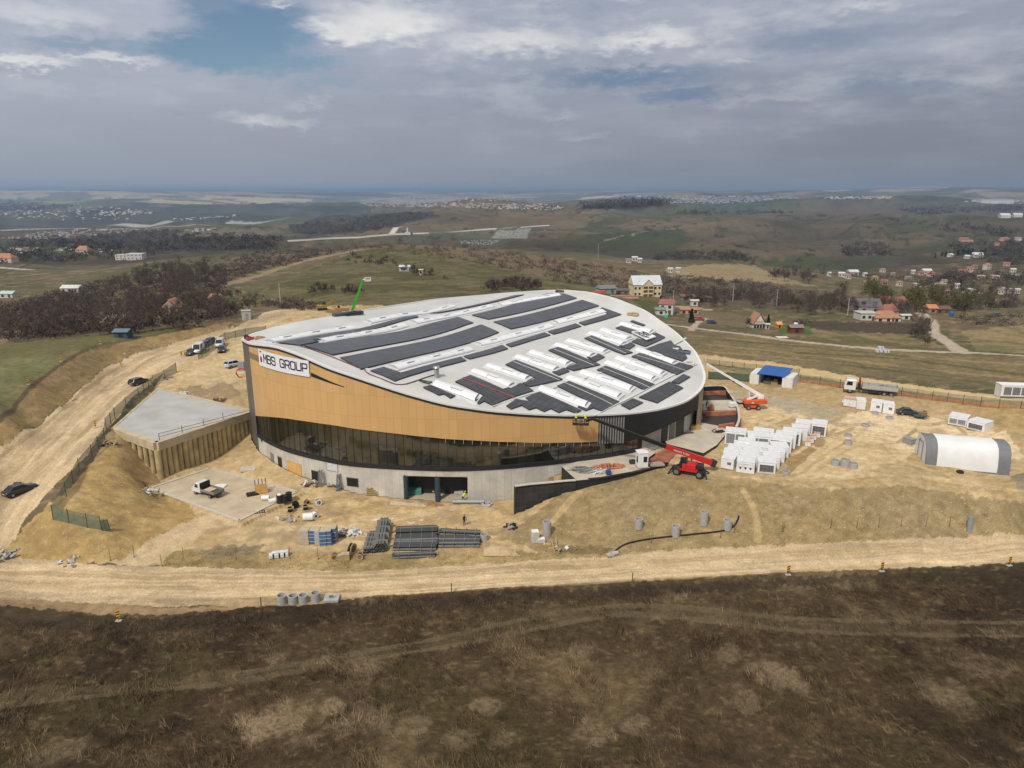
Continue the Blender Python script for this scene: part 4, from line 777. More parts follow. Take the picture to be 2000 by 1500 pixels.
# --- barrel-vault skylights
SKY = [(z1,(330,470),(950,368)), (z1,(1075,325),(1700,212)), (z1,(725,468),(1340,350)), (z1,(1415,330),(1990,210)), (z1,(1265,668),(1830,530)), (z2,(55,490),(590,355)), (z2,(635,330),(985,245)), (z2,(215,200),(600,130)), (z1,(2090,190),(2500,125)),
 (z2,(25,690),(305,800)), (z2,(130,650),(425,745)), (z2,(350,585),(640,680)), (z2,(455,550),(730,637)), (z2,(645,495),(910,577)), (z2,(735,465),(1010,547)), (z2,(900,410),(1150,490)), (z2,(990,385),(1185,452)), (z2,(1130,340),(1355,402)),
 (z2,(735,740),(1115,880)), (z2,(835,700),(1205,825)), (z2,(1020,630),(1370,750)), (z2,(1100,595),(1440,712)), (z2,(1255,535),(1530,632)), (z2,(525,820),(868,945)), (z1,(1580,780),(1890,892))]
def skylight(p0, p1, w=2.35, h=.4, wide=3.6):
    d = (p1 - p0)[:2]; Ln = float(np.hypot(*d)); d = d / Ln; e = np.array([-d[1], d[0]]); N = max(2, int(Ln / 3)); mb = MB(); mv = MB()
    def P(t, o, z): q = p0[:2] + d * t + e * o; return (q[0], q[1], float(rz(q[0], q[1])[0]) + z)
    T = np.linspace(-.5, Ln + .5, N + 1)
    for a, b in zip(T[:-1], T[1:]):
        for (o0, z0, o1, z1_) in ((wide / 2, .02, wide / 2, .08), (wide / 2, .08, w / 2, .1), (w / 2, .1, w / 2, .3), (w / 2, .3, -w / 2, .3), (-w / 2, .3, -w / 2, .1), (-w / 2, .1, -wide / 2, .08), (-wide / 2, .08, -wide / 2, .02)):
            mb.face([P(a, o0, z0), P(a, o1, z1_), P(b, o1, z1_), P(b, o0, z0)])
    for t in (T[0], T[-1]): mb.face([P(t, wide / 2, .02), P(t, wide / 2, .08), P(t, w / 2, .1), P(t, w / 2, .3), P(t, -w / 2, .3), P(t, -w / 2, .1), P(t, -wide / 2, .08), P(t, -wide / 2, .02)])
    c = mb.build('skylight', M_CURB); c.parent = arena; c.matrix_parent_inverse = Matrix.Translation((7, -155, 0))
    T = np.linspace(0, Ln, max(3, int(Ln / 1.1)) + 1); A = np.linspace(0, math.pi, 9); Q = [[P(t, math.cos(a) * w / 2 * .96, .31 + math.sin(a) * h) for a in A] for t in T]
    V = [p for r in Q for p in r]; mv.raw(V, [(i * 9 + k, i * 9 + k + 1, (i + 1) * 9 + k + 1, (i + 1) * 9 + k) for i in range(len(T) - 1) for k in range(8)], 0, True)
    mv.raw(Q[0], [tuple(range(9))], 1); mv.raw(Q[-1], [tuple(range(9))[::-1]], 1)
    for t_ in np.arange(3.2, Ln - 1.5, 3.2): mv.tube([P(t_, math.cos(a) * w / 2 * .97, .33 + math.sin(a) * h) for a in A], .035, 4, 1)
    vo = mv.build('vault', [M_VAULT, M_VEND]); vo.parent = c
    nh = max(1, int(Ln / 6.5))
    for i in range(nh):
        t0 = Ln * (i + .5) / nh - .8; mh = MB()
        for o in (-.02,):
            mh.beam(P(t0, 0, .33 + h), P(t0 + 2., 0, .33 + h), 1.1, .08)
        [mh.beam(P(t0, sg * .57, .34 + h), P(t0 + 2., sg * .57, .34 + h), .035, .07, mi=1) for sg in (-1, 1)]
        ho_ = mh.build('hatch', [M_VAULT, M_VEND]); ho_.parent = c
for fn, a, b in SKY: skylight(roof_at(*fn(*a), up=.7), roof_at(*fn(*b), up=.7))
# --- small things on the roof
p = roof_at(853, 737); mb = MB(); mb.cyl(p - [0, 0, .2], p + [0, 0, 1.7], .42, 14); mb.cyl(p + [0, 0, 1.7], p + [0, 0, 1.9], .62, 14, .5); ab(mb, 'vent_stack', mat('galvanised', (.42, .41, .39), .4, .5))
M_CABLE = mat('red_brown_cable', (.16, .06, .05), .7)
for line in ([(514,668),(525,670),(560,671),(600,681),(640,695),(680,711),(706,722)], [(712,722),(718,730),(745,741),(783,753),(830,739),(852,732)], [(905,738),(960,754),(995,772)]):
    mb = MB(); mb.tube([roof_at(*q) + [0, 0, .12] for q in spline(np.array(line, float), 4, False)], .09, 6); ab(mb, 'safety_cable', M_CABLE)
for line in ([(700,722),(712,720),(760,733)], [(960,795),(1340,655)], [(1160,812),(1360,712)]):
    q = [roof_at(*w) for w in line]; ridge = MB()
    for a, b in zip(q[:-1], q[1:]):
        for t in range(8):
            aa = a + (b - a) * t / 8; bb = a + (b - a) * (t + 1) / 8
            for w in (aa, bb): w[2] = rz(w[0], w[1])[0] + .08
            ridge.beam(aa, bb, .5, .12)
    ab(ridge, 'membrane_ridge', M_CURB)
for (u, v, dx_, dy_, dz_, c, nm, lb) in ((490,664,1.6,.7,.5,(.4,.05,.05),'tool_bundle','red tool bundle on the left tip of the white roof'), (507,662,1.8,.5,.4,(.45,.3,.18),'plank_stack','short stack of pale planks on the left tip of the white roof'), (482,662,.8,.7,.6,(.03,.035,.05),'tool_bag','dark tool bag at the left tip of the white roof'), (625,667,2.2,.7,.45,(.06,.1,.09),'rail_bundle','dark green rail bundle beside the end of a roof skylight'), (1337,689,2.4,1.6,.35,(.12,.15,.2),'panel_stack','stack of loose solar panels near the right edge of the white roof'), (1345,711,2.4,1.2,.3,(.6,.56,.5),'cardboard_pile','pale cardboard pile near the right edge of the white roof'), (1236,616,2.6,1.2,.5,(.4,.3,.16),'timber_stack','brown timber stack on the far right edge of the white roof'), (680,616,7,1.4,.7,(.06,.075,.1),'folded_tarpaulin','long dark folded tarpaulin on the far left edge of the white roof'), (690,613.5,1.8,1.,.8,(.4,.31,.15),'tan_crate','tan crate beside the dark folded tarpaulin on the far roof edge'), (1093,571,2.2,1.,.5,(.08,.08,.08),'cable_coil','dark coil on the highest far edge of the white roof'), (1319,683,1.5,1.,.3,(.6,.6,.58),'foam_pack','white foam pack near the right edge of the white roof'), (830,747,2.4,.7,.25,(.1,.11,.09),'bracket_heap','heap of dark brackets beside the grey vent stack on the roof')):
    p = roof_at(u, v); mb = MB(); rr = .7 if u < 700 else -.4
    mb.box((0, 0, dz_ / 2), (dx_, dy_, dz_), rr)
    for i in range(3): mb.box((random.uniform(-.3, .3) * dx_, random.uniform(-.3, .3) * dy_, dz_ + .06), (dx_ * .5, dy_ * .5, .12), rr + random.uniform(-.5, .5))
    o = mb.build(nm, mat(nm + '_look', c, .7)); o.location = p; tag(o, lb, nm.split('_')[-1])
# --- banners
M_BAN = mat('banner_white', (.72, .73, .76), .6, var=.03); M_INK = mat('banner_ink', (.012, .012, .03), .6); M_RED = mat('emblem_red', (.3, .02, .03), .6); M_BLU = mat('emblem_blue', (.05, .16, .4), .6)
GLY = {'M': [[(0,0),(0,1),(.5,.4),(1,1),(1,0)]], 'B': [[(0,0),(0,1),(.85,1),(1,.87),(1,.63),(.86,.52),(1,.4),(1,.13),(.85,0),(0,0)], [(0,.52),(.86,.52)]], 'S': [[(1,.76),(1,.88),(.86,1),(.14,1),(0,.88),(0,.62),(.14,.52),(.86,.52),(1,.4),(1,.12),(.86,0),(.14,0),(0,.12),(0,.24)]],
 'G': [[(1,.76),(1,.88),(.86,1),(.14,1),(0,.87),(0,.13),(.14,0),(.86,0),(1,.13),(1,.47),(.55,.47)]], 'R': [[(0,0),(0,1),(.86,1),(1,.88),(1,.56),(.86,.44),(0,.44)], [(.6,.44),(1,0)]], 'O': [[(0,.13),(.14,0),(.86,0),(1,.13),(1,.87),(.86,1),(.14,1),(0,.87),(0,.13)]], 'U': [[(0,1),(0,.13),(.14,0),(.86,0),(1,.13),(1,1)]], 'P': [[(0,0),(0,1),(.86,1),(1,.88),(1,.54),(.86,.42),(0,.42)]],
 'A': [[(0,0),(.5,1),(1,0)], [(.2,.36),(.8,.36)]], 'N': [[(0,0),(0,1),(1,0),(1,1)]], 'I': [[(.5,0),(.5,1)]], 'T': [[(0,1),(1,1)], [(.5,1),(.5,0)]], 'L': [[(0,1),(0,0),(1,0)]], 'C': [[(1,.8),(.86,1),(.14,1),(0,.87),(0,.13),(.14,0),(.86,0),(1,.2)]], 'E': [[(1,1),(0,1),(0,0),(1,0)], [(0,.5),(.8,.5)]]}
def strokes(text, x0, y0, x1, y1, wx=None, gap=.32):
    n = sum(.75 if c == ' ' else 1 for c in text); cw = (x1 - x0) / (n + gap * (len(text) - 1)); x = x0; out = []
    for c in text:
        if c == ' ': x += cw * (.75 + gap); continue
        out += [[(x + a * cw, y0 + b * (y1 - y0)) for a, b in l] for l in GLY[c]]; x += cw * (1 + gap)
    return out
def stroke_quads(lines, w, h):
    for l in lines:
        for (a, b) in zip(l[:-1], l[1:]):
            d = np.array(b) - np.array(a); L_ = math.hypot(d[0], d[1])
            if L_ < 1e-6: continue
            d = d / L_; nrm = np.array([-d[1] * w, d[0] * h]) / 2; ext = np.array([d[0] * w, d[1] * h]) * .45
            a_ = np.array(a) - ext; b_ = np.array(b) + ext; yield [a_ - nrm, b_ - nrm, b_ + nrm, a_ + nrm]
cs = [facade_hit(*q) for q in ((508.5, 681), (605, 704), (605.5, 735.5), (510, 712.5))]
s0 = min(cs[0][0], cs[3][0]); s1 = max(cs[1][0], cs[2][0])
ban = thing('facade_banner', 'white banner lettered MBS GROUP hung on the gold facade under the roof edge', 'banner', (*cpt((s0 + s1) / 2), 19))
bo = Vector(ban.location)
def bz(x, y):   # banner coordinates 0..1 to height
    top = cs[0][1] + (cs[1][1] - cs[0][1]) * x; bot = cs[3][1] + (cs[2][1] - cs[3][1]) * x; return bot + (top - bot) * y
def bpt(x, y, off): q = cpt(s0 + (s1 - s0) * x, off); return Vector((q[0], q[1], bz(x, y))) - bo
mb = MB()
for i in range(24):
    a, b = i / 24, (i + 1) / 24
    mb.face([bpt(a, 0, .3), bpt(b, 0, .3), bpt(b, 1, .3), bpt(a, 1, .3)]); mb.face([bpt(b, 0, .26), bpt(a, 0, .26), bpt(a, 1, .26), bpt(b, 1, .26)]); mb.face([bpt(a, 1, .3), bpt(b, 1, .3), bpt(b, 1, .26), bpt(a, 1, .26)]); mb.face([bpt(a, 0, .26), bpt(b, 0, .26), bpt(b, 0, .3), bpt(a, 0, .3)])
mb.build('cloth', M_BAN, ban)
def letters(text, x0, y0, x1, y1, gap, w, h, fn, par):
    n = sum(.75 if c == ' ' else 1 for c in text); cw = (x1 - x0) / (n + gap * (len(text) - 1)); x = x0
    for c in text:
        if c != ' ':
            mb = MB(); k = 0
            for q in stroke_quads([[(x + a * cw, y0 + b * (y1 - y0)) for a, b in l] for l in GLY[c]], w, h): k += 1; mb.face([fn(*p, .0012 * (k % 9)) for p in q])
            mb.build('letter', M_INK, par)
        x += cw * ((.75 if c == ' ' else 1) + gap)
letters('MBS GROUP', .135, .3, .97, .77, .3, .0165, .085, lambda x, y, e: bpt(x, y, .32 + e), ban)
mb = MB(); cxm, cym = .065, .42
mb.face([bpt(cxm + dx_ * .03, cym + dy_ * .2, .325) for dx_, dy_ in ((0, 1), (-.7, .6), (-.9, -.1), (-.7, -.8), (-.2, -1), (.3, -.9), (.85, -.7), (.9, 0), (.7, .7))][::-1]); mb.build('red_emblem', M_RED, ban)
mb = MB()
for i in range(4): mb.face([bpt(.04 + i * .013, .83, .325), bpt(.05 + i * .013, .83, .325), bpt(.05 + i * .013, .93, .325), bpt(.04 + i * .013, .93, .325)])
mb.build('blue_mark', M_BLU, ban)
rb = [roof_at(*z2(*q), up=.45) for q in ((1205,422), (1290,412), (1390,458), (1320,482))]
c0 = sum(rb) / 4; rban = thing('roof_banner', 'white banner with dark lettering lying flat on the solar panels of the roof', 'banner', c0)
L4 = [Vector(q - c0) for q in rb]
def rpt(x, y, up=0.): return (L4[0] * (1 - x) + L4[3] * x) * (1 - y) + (L4[1] * (1 - x) + L4[2] * x) * y + Vector((0, 0, up + .25))
mb = MB()
for i in range(5):
    for j in range(3): mb.face([rpt(i / 5, j / 3), rpt((i + 1) / 5, j / 3), rpt((i + 1) / 5, (j + 1) / 3), rpt(i / 5, (j + 1) / 3)])
mb.raw([rpt(0, 0, -.2), rpt(1, 0, -.2), rpt(1, 1, -.2), rpt(0, 1, -.2), rpt(0, 0, -.01), rpt(1, 0, -.01), rpt(1, 1, -.01), rpt(0, 1, -.01)], [(0, 1, 5, 4), (1, 2, 6, 5), (2, 3, 7, 6), (3, 0, 4, 7)])
mb.build('cloth', M_BAN, rban); letters('MBS', .2, .54, .72, .88, .32, .055, .09, lambda x, y, e: rpt(x, y, .012 + e), rban); letters('GROUP', .12, .1, .88, .42, .32, .05, .08, lambda x, y, e: rpt(x, y, .012 + e), rban)
# ------------------------------------------------------------------ things on the site
def V2(p): return np.array(p[:2])
def face_dir(a, b): return math.atan2(b[1] - a[1], b[0] - a[0])
M_UNIT = mat('unit_white', (.74, .745, .76), .5, var=.05); M_UBASE = mat('unit_base', (.12, .12, .12), .7); M_FRAMEW = mat('unit_frame', (.66, .67, .69), .5)
M_GRIL = grid_mat('unit_grille', (.26, .27, .285), (.15, .155, .165), .3, .12, .05, .03, rough=.4, var=.12); M_GRIL2 = grid_mat('unit_dark_grille', (.1, .105, .12), (.2, .21, .22), .6, .5, .05, .04, rough=.4, var=.15); M_PINK = mat('pink_wrap', (.55, .38, .3), .7)
M_KNOB = mat('fan_dark', (.05, .05, .055), .5)
def unit(bl, br, h, d, style, label, group='white plant units stored on the plateau', name='plant_unit', cas=None):
    w = float(np.hypot(*(V2(br) - V2(bl)))) * 1.05; d += .45 if name == 'plant_unit' else 0; h *= .94; rz_ = face_dir(bl, br); c = (np.array(bl) + np.array(br)) / 2
    ux = (math.cos(rz_), math.sin(rz_)); uy = (-ux[1], ux[0])
    z = float(zf(c[0] + uy[0] * d / 2, c[1] + uy[1] * d / 2)); z = min(z, c[2] + .1)
    o = thing(name, label, 'plant unit' if name == 'plant_unit' else 'box', (c[0] + uy[0] * d / 2, c[1] + uy[1] * d / 2, z), rz_, group)
    mb = MB(); mb.box((0, 0, h / 2 + .06), (w, d, h)); mb.build('casing', cas or M_UNIT, o, bevel=.04)
    mb = MB(); mb.box((0, 0, .05), (w * .96, d * .96, .22)); mb.build('base_rail', M_UBASE, o)
    mb = MB(); mb.box((0, 0, h + .09), (w + .08, d + .06, .08)); mb.build('lid', cas or M_FRAMEW, o)
    def panel(x0, x1, z0, z1, m, nm='grille'):
        q = MB(); y = -d / 2 - .03; q.face([(x0, y, z0), (x1, y, z0), (x1, y, z1), (x0, y, z1)], 0, uv=[(x0, z0), (x1, z0), (x1, z1), (x0, z1)])
        for a, b in (((x0, y - .01, z0), (x1, y - .01, z0)), ((x0, y - .01, z1), (x1, y - .01, z1)), ((x0, y - .01, z0), (x0, y - .01, z1)), ((x1, y - .01, z0), (x1, y - .01, z1))): q.beam(a, b, .07, .07, 1)
        q.build(nm, [m, M_FRAMEW], o)
    if style == 2: panel(-w * .44, -.06, .35, h - .25, M_GRIL); panel(.06, w * .44, .35, h - .25, M_GRIL)
    elif style == 1: panel(-w * .4, w * .4, .3, h - .3, M_GRIL2)
    elif style == 3:
        for i in (-1, 0, 1):
            q = MB(); q.cyl((i * w * .28, -d / 2 - .01, h * .5), (i * w * .28, -d / 2 - .08, h * .5), .16, 12); q.build('fan_port', M_KNOB, o)
        panel(-w * .42, w * .42, h * .62, h - .2, M_FRAMEW, 'panel')
    elif style == 4:
        q = MB(); q.box((w * .15, -d / 2 - .03, h * .62), (w * .3, .06, h * .25)); q.build('panel', M_GRIL, o)
    else:
        for i in (-1, 1):
            q = MB(); q.box((i * w * .24, -d / 2 - .02, h * .5), (w * .44, .04, h * .8)); q.build('panel', M_FRAMEW, o)
    return o
zc = lambda x, y: (1390 + .125 * x, 800 + .125 * y)
UN = [(140,930,330,952,1.85,2.6,4,'white plant unit with small grey vent, front left corner of the large group'), (172,838,410,862,1.85,2.6,0,'low white plant unit directly behind the front left corner unit'), (228,770,530,800,1.85,2.6,0,'low white plant unit third from the front in the left column'),
 (385,985,655,1012,2.,2.6,3,'white plant unit with three round ports, front middle of the large group'), (437,898,715,925,2.,2.6,0,'white plant unit right behind the one with three round ports'), (505,818,785,842,2.,2.6,0,'white plant unit third from the front in the middle column'), (600,742,872,766,2.,2.6,0,'white plant unit fourth from the front in the middle column'),
 (718,985,985,1010,2.,2.6,1,'white plant unit with large dark grille, front right corner of the large group'), (795,903,1050,925,2.,2.6,0,'white plant unit right behind the front one with the dark grille'), (872,815,1125,838,2.,2.6,0,'white plant unit third from the front in the right column'), (935,742,1190,766,2.,2.6,0,'white plant unit fourth from the front in the right column'),
 (340,690,650,715,1.75,2.,0,'long flat white plant unit in front of the tall double-grille row'), (405,655,660,676,2.1,1.6,0,'small white plant unit with overhanging lid before the leftmost tall unit'),
 (205,548,510,582,2.7,2.3,2,'tall white plant unit with double grille, leftmost of the tall row by the terrace'), (555,600,880,640,2.5,2.3,2,'tall white plant unit with double grille, middle of the tall row'), (890,645,1225,685,2.6,2.3,2,'tall white plant unit with double grille, right end of the tall row'),
 (640,520,940,556,2.4,2.,0,'tall white plant unit behind the middle of the tall double-grille row'), (985,585,1290,630,2.6,1.9,0,'tall white plant unit close behind the right end of the tall row'), (1095,535,1370,576,2.7,1.9,1,'tall white plant unit with half hidden dark grille beside the small brown cartons'), (1240,470,1480,500,2.6,1.9,0,'tall white plant unit between the dark half grille and the back pair'),
 (1290,412,1520,436,2.6,2.6,0,'tall white plant unit at the back left of the large group'), (1545,415,1770,442,2.5,2.9,1,'tall white plant unit with dark grille standing alone at the back right of the group')]
for (a, b, c, d, h_, dp, stl, lb) in UN: unit(at(*zc(a, b)), at(*zc(c, d)), h_, dp, stl, lb)
for i, (a, b, c, d) in enumerate(((1455,566,1545,576), (1490,522,1590,532), (1535,476,1632,486), (1590,434,1690,444))):
    unit(at(*zc(a, b)), at(*zc(c, d)), .95, .95, 0, ('small brown carton, nearest of the row beside the white units', 'small brown carton, second in the row beside the white units', 'small brown carton, third in the row beside the white units', 'small brown carton, farthest of the row by the dark grille')[i], 'brown cartons beside the white units', 'carton', M_PINK)
z3 = lambda x, y: (1320 + .34 * x, 660 + .34 * y)
for (a, b, c, d, h_, dp, stl, lb) in ((1562,500,1664,515,1.75,3.2,2,'white plant unit, left one of the pair above the tent'), (1668,528,1765,543,1.75,3.2,1,'white plant unit with dark grille, right one of the pair above the tent'), (1037,413,1086,418,2.1,2.2,0,'white plant unit touching the pink wrapped stack near the parked lorry'), (1116,424,1178,432,2.1,2.6,4,'white plant unit with vent, middle of three below the parked lorry'), (1187,434,1250,441,2.1,2.6,4,'white plant unit with vent, rightmost of three below the parked lorry')):
    unit(at(*z3(a, b)), at(*z3(c, d)), h_, dp, stl, lb)
o = unit(at(*z3(960, 393)), at(*z3(1034, 402)), 1.9, 1.9, 0, 'stack of pink and white wrapped insulation beside white units', 'stacks on the plateau', 'wrapped_stack', M_PINK); mb = MB(); mb.box((0, 0, 1.), (3.15, 2.02, .12)); mb.build('white_band', M_UNIT, o)
# --- concrete rings
M_RING = mat('ring_concrete', (.36, .355, .34), .9, var=.12, vscale=2, bump=.3)
M_RING2 = mat('ring_inside', (.1, .1, .1), .9)
RINGS = [(551,1178,.62,1.15,'concrete manhole ring, leftmost of four beside the dirt road'), (573,1177,.62,1.05,'concrete manhole ring, second from left of four beside the dirt road'), (593,1176,.62,1.05,'concrete manhole ring, third from left of four beside the dirt road'), (617,1173,.62,1.15,'concrete manhole ring next to the square slab beside the dirt road'),
 (1068,1045,.62,2.2,'tall concrete ring pair at the foot of the slope near the dark retaining wall'), (1247,1031,.6,1.5,'reddish rimmed concrete ring standing on the slope, left of three'), (1319,1046,.62,1.6,'concrete ring lowest on the slope beside the black hose'), (1374,1024,.62,2.1,'tallest concrete ring stack on the middle of the slope'), (1420,1033,.65,1.5,'concrete ring at the end of the black hose on the slope'),
 (1690,832,.75,.45,'low concrete ring on the open plateau below the three white units'), (1656,852,.75,.45,'low concrete ring on the plateau, upper one of a close pair'), (1656,868,.75,.8,'concrete ring on the plateau, lower one of a close pair'), (1631,908,.7,.9,'concrete ring, left of three standing together on the plateau'), (1650,911,.75,1.3,'tallest concrete ring, middle of three together on the plateau'), (1666,914,.7,.9,'concrete ring, right of three standing together on the plateau'), (1534,924,.7,.45,'low concrete ring beside the front right corner of the white units'), (1709,808,.7,.4,'low concrete ring just below the white unit with vent'), (1737,817,.7,.4,'low flat concrete ring left of the dark parked car'), (946,1054,.6,.9,'concrete ring at the right end of the grey pipe bundles')]
for (u, v, r, h_, lb) in RINGS:
    p = at(u, v); o = thing('concrete_ring', lb, 'concrete ring', p - [0, 0, .1], random.random(), 'concrete manhole rings on the site')
    mb = MB(); mb.ring((0, 0, 0), r, r * .78, h_ + .1, 22); mb.build('ring_wall', M_RING, o)
    mb = MB(); mb.cyl((0, 0, .02), (0, 0, h_ * .5), r * .77, 16); mb.build('ring_floor', M_RING2, o)
p = at(648, 1171); o = thing('cover_slab', 'square concrete cover slab with round opening beside the four rings', 'slab', p, .08); mb = MB(); mb.box((0, 0, .18), (1.9, 1.6, .36)); mb.build('slab_body', M_RING, o, bevel=.03); mb = MB(); mb.ring((0, 0, .36), .45, .34, .1, 18); mb.build('opening_rim', M_RING, o); mb = MB(); mb.cyl((0, 0, .35), (0, 0, .37), .34, 16); mb.build('opening', M_RING2, o)
p = at(1893, 1037); mb = MB(); mb.cyl((0, 0, -.2), (.1, .3, 2.2), .42, 16, .4); o = mb.build('standing_pipe', mat('pipe_grey', (.24, .25, .26), .6)); o.location = p; tag(o, 'upright grey plastic pipe on the slope near the right edge', 'pipe')
for (u, v, sx_, sy_, sz_, lb) in ((1045, 1058, 1.1, 1., 1.7, 'tall pale wrapped block standing at the foot of the slope'), (1057, 1059, 1.1, .8, .6, 'low pale block beside the tall wrapped block at the slope foot')):
    p = at(u, v); o = thing('wrapped_block', lb, 'block', p, .2, 'pale blocks at the slope foot'); mb = MB(); mb.box((0, 0, sz_ / 2), (sx_, sy_, sz_)); mb.build('block_body', mat('block_pale', (.5, .5, .47), .7), o, bevel=.05); mb = MB(); mb.box((0, 0, sz_ + .03), (sx_ * .9, sy_ * .9, .08)); mb.build('cover', M_UNIT, o)
# --- pile wall with concrete slab
M_PILE = mat('pile_concrete', (.42, .335, .175), .9, var=.3, vscale=.5, bump=.4, bscale=3); M_CAPB = mat('cap_beam', (.47, .4, .27), .9, var=.14, vscale=.6); M_SLABT = mat('slab_grey', (.41, .405, .4), .85, var=.14, vscale=.22)
pw = thing('pile_wall', 'retaining wall of tan concrete piles under a grey triangular slab', 'retaining wall', (SLAB[2][0], SLAB[2][1], 0)); off = Vector(pw.location)
def rel(p, o=None): return Vector(p) - (o if o is not None else off)
mb = MB(); mb.prism([(q[0] - off.x, q[1] - off.y) for q in SLAB], 6.6, 8.02); mb.build('slab', M_SLABT, pw)
def edge_wall(a, b, z0, z1, w, nm, m, par, off):
    mb = MB(); mb.beam((a[0] - off.x, a[1] - off.y, (z0 + z1) / 2), (b[0] - off.x, b[1] - off.y, (z0 + z1) / 2), w, z1 - z0); return mb.build(nm, m, par)
for a, b in ((SLAB[1], SLAB[2]), (SLAB[2], SLAB[3])): edge_wall(a, b, 6.65, 8.12, 1.1, 'cap_beam', M_CAPB, pw, off)
edge_wall(SLAB[0], SLAB[3], 7.6, 8.25, .5, 'cap_beam', M_CAPB, pw, off); edge_wall(SLAB[0], SLAB[1], 7.2, 8.1, .4, 'cap_beam', M_CAPB, pw, off)
for a, b, n in ((SLAB[1], SLAB[2], 8), (SLAB[2], SLAB[3], 20)):
    for i in range(n):
        t = (i + (.6 if n == 8 else .0)) / (n - (.4 if n == 8 else .5)); q = a + (b - a) * t; mb = MB(); zb_ = float(zf(*q)) - 1.5 if n == 8 else -.5
        mb.cyl((q[0] - off.x, q[1] - off.y, min(zb_, 2.)), (q[0] - off.x + random.uniform(-.05, .05), q[1] - off.y, 6.7), .48 + random.uniform(-.03, .05), 12); mb.build('pile', M_PILE, pw)
mb = MB(); mb.beam((SLAB[1][0] - off.x + .5, SLAB[1][1] - off.y + .3, 3.), (SLAB[2][0] - off.x, SLAB[2][1] - off.y + .6, 3.), .3, 7.2); mb.beam((SLAB[2][0] - off.x, SLAB[2][1] - off.y + .6, 3.), (SLAB[3][0] - off.x, SLAB[3][1] - off.y + .6, 3.), .3, 7.2); mb.build('backing_soil', mat('pile_gap_soil', (.13, .1, .06), .95), pw)
M_RAIL = mat('rail_steel', (.1, .1, .1), .5)
ra = [SLAB[2] + (SLAB[3] - SLAB[2]) * t + np.array([-.2, .5]) for t in (.03, .25, .47, .68)]
rl = thing('slab_railing', 'thin dark safety railing along the edge of the grey slab', 'railing', (*ra[0], 8.1)); ro = Vector(rl.location)
for q in ra: mb = MB(); mb.beam((q[0] - ro.x, q[1] - ro.y, 0), (q[0] - ro.x, q[1] - ro.y, 1.3), .09); mb.build('post', M_RAIL, rl)
for z in (.65, 1.2): mb = MB(); mb.beam((0, 0, z), (ra[-1][0] - ro.x + 4.5, ra[-1][1] - ro.y + 2.7, z - .2), .07); mb.build('rail', M_RAIL, rl)
# --- concrete yard pad with kerb
M_PAD = mat('pad_concrete', (.46, .385, .275), .9, var=.16, vscale=.35); M_KERB = mat('kerb_concrete', (.48, .45, .39), .9)
pad = thing('concrete_pad', 'flat pale concrete yard pad with raised kerb in front of the pile wall', 'pad', (*PADP[0][:2], PZ)); po = Vector(pad.location); PP = [(p[0] - po.x, p[1] - po.y) for p in PADP]
mb = MB(); mb.prism(PP, -2.2, 0); mb.build('pad_surface', M_PAD, pad)
for a, b in zip(PP, PP[1:] + PP[:1]): mb = MB(); mb.beam((*a, -.15), (*b, -.15), .5, .6); mb.build('kerb', M_KERB, pad)
for (u, v, ang, sx_, sy_, lb) in ((485, 917, .2, 2.6, 1.9, 'square pale concrete cover beyond the yard pad corner'),):
    p = at(u, v); mb = MB(); mb.box((0, 0, .1), (sx_, sy_, .3)); mb.box((0, 0, .27), (1., .8, .06)); o = mb.build('pit_cover', M_KERB, None, bevel=.02); o.location = p; o.rotation_euler.z = ang; tag(o, lb, 'cover')
# --- retaining wall, terraces and ramps on the right of the hall
M_RW = grid_mat('black_membrane', (.03, .029, .028), (.055, .053, .05), .9, 1.1, .06, .06, rough=.7, var=.35); M_RWT = mat('wall_coping', (.5, .48, .43), .85)
rwp = [atz(1005,950,4.9), atz(1035,946,4.95), atz(1070,943,5), atz(1100,940,5.1), atz(1128,938,5.3), atz(1176,934,5.4), atz(1238,923,5.4), atz(1304,905,5.4)]
rw = thing('retaining_wall', 'black membrane covered retaining wall rising out of the earth slope', 'retaining wall', (*rwp[0][:2], 0)); wo = Vector(rw.location); mb = MB(); s_ = 0
for a, b in zip(rwp[:-1], rwp[1:]):
    L_ = float(np.hypot(*(b - a)[:2])); d = (b - a)[:2] / L_; nn = np.array([d[1], -d[0]]) * .02
    A0, B0 = a[:2] - wo.xy, b[:2] - wo.xy; nb = -np.array([d[1], -d[0]]) * .4
    mb.face([(*A0, -1), (*B0, -1), (*B0, b[2]), (*A0, a[2])], 0, uv=[(s_, -1), (s_ + L_, -1), (s_ + L_, b[2]), (s_, a[2])]); mb.face([(*(B0 + nb), -1), (*(A0 + nb), -1), (*(A0 + nb), a[2]), (*(B0 + nb), b[2])], 0, uv=[(s_, -1), (s_ + L_, -1), (s_ + L_, b[2]), (s_, a[2])]); s_ += L_
a, b = rwp[0][:2] - wo.xy, rwp[1][:2] - wo.xy; d = (b - a) / np.hypot(*(b - a)); nb = -np.array([d[1], -d[0]]) * .4; mb.face([(*a, -1), (*a, rwp[0][2]), (*(a + nb), rwp[0][2]), (*(a + nb), -1)], 0, uv=[(0, 0), (0, 6), (.4, 6), (.4, 0)])
mb.build('membrane_face', M_RW, rw)
for k_, (a, b) in enumerate(zip(rwp[:-1], rwp[1:])): mb = MB(); mb.beam((*(a[:2] - wo.xy), a[2] + .06 + .003 * k_), (*(b[:2] - wo.xy), b[2] + .06 + .003 * k_), .55, .13); mb.build('coping', M_RWT if k_ < 4 else M_DARK, rw)
M_DECK = mat('terrace_concrete', (.47, .42, .34), .9, var=.14, vscale=.4); M_RED2 = mat('red_membrane', (.30, .11, .065), .8, var=.3, vscale=.8)
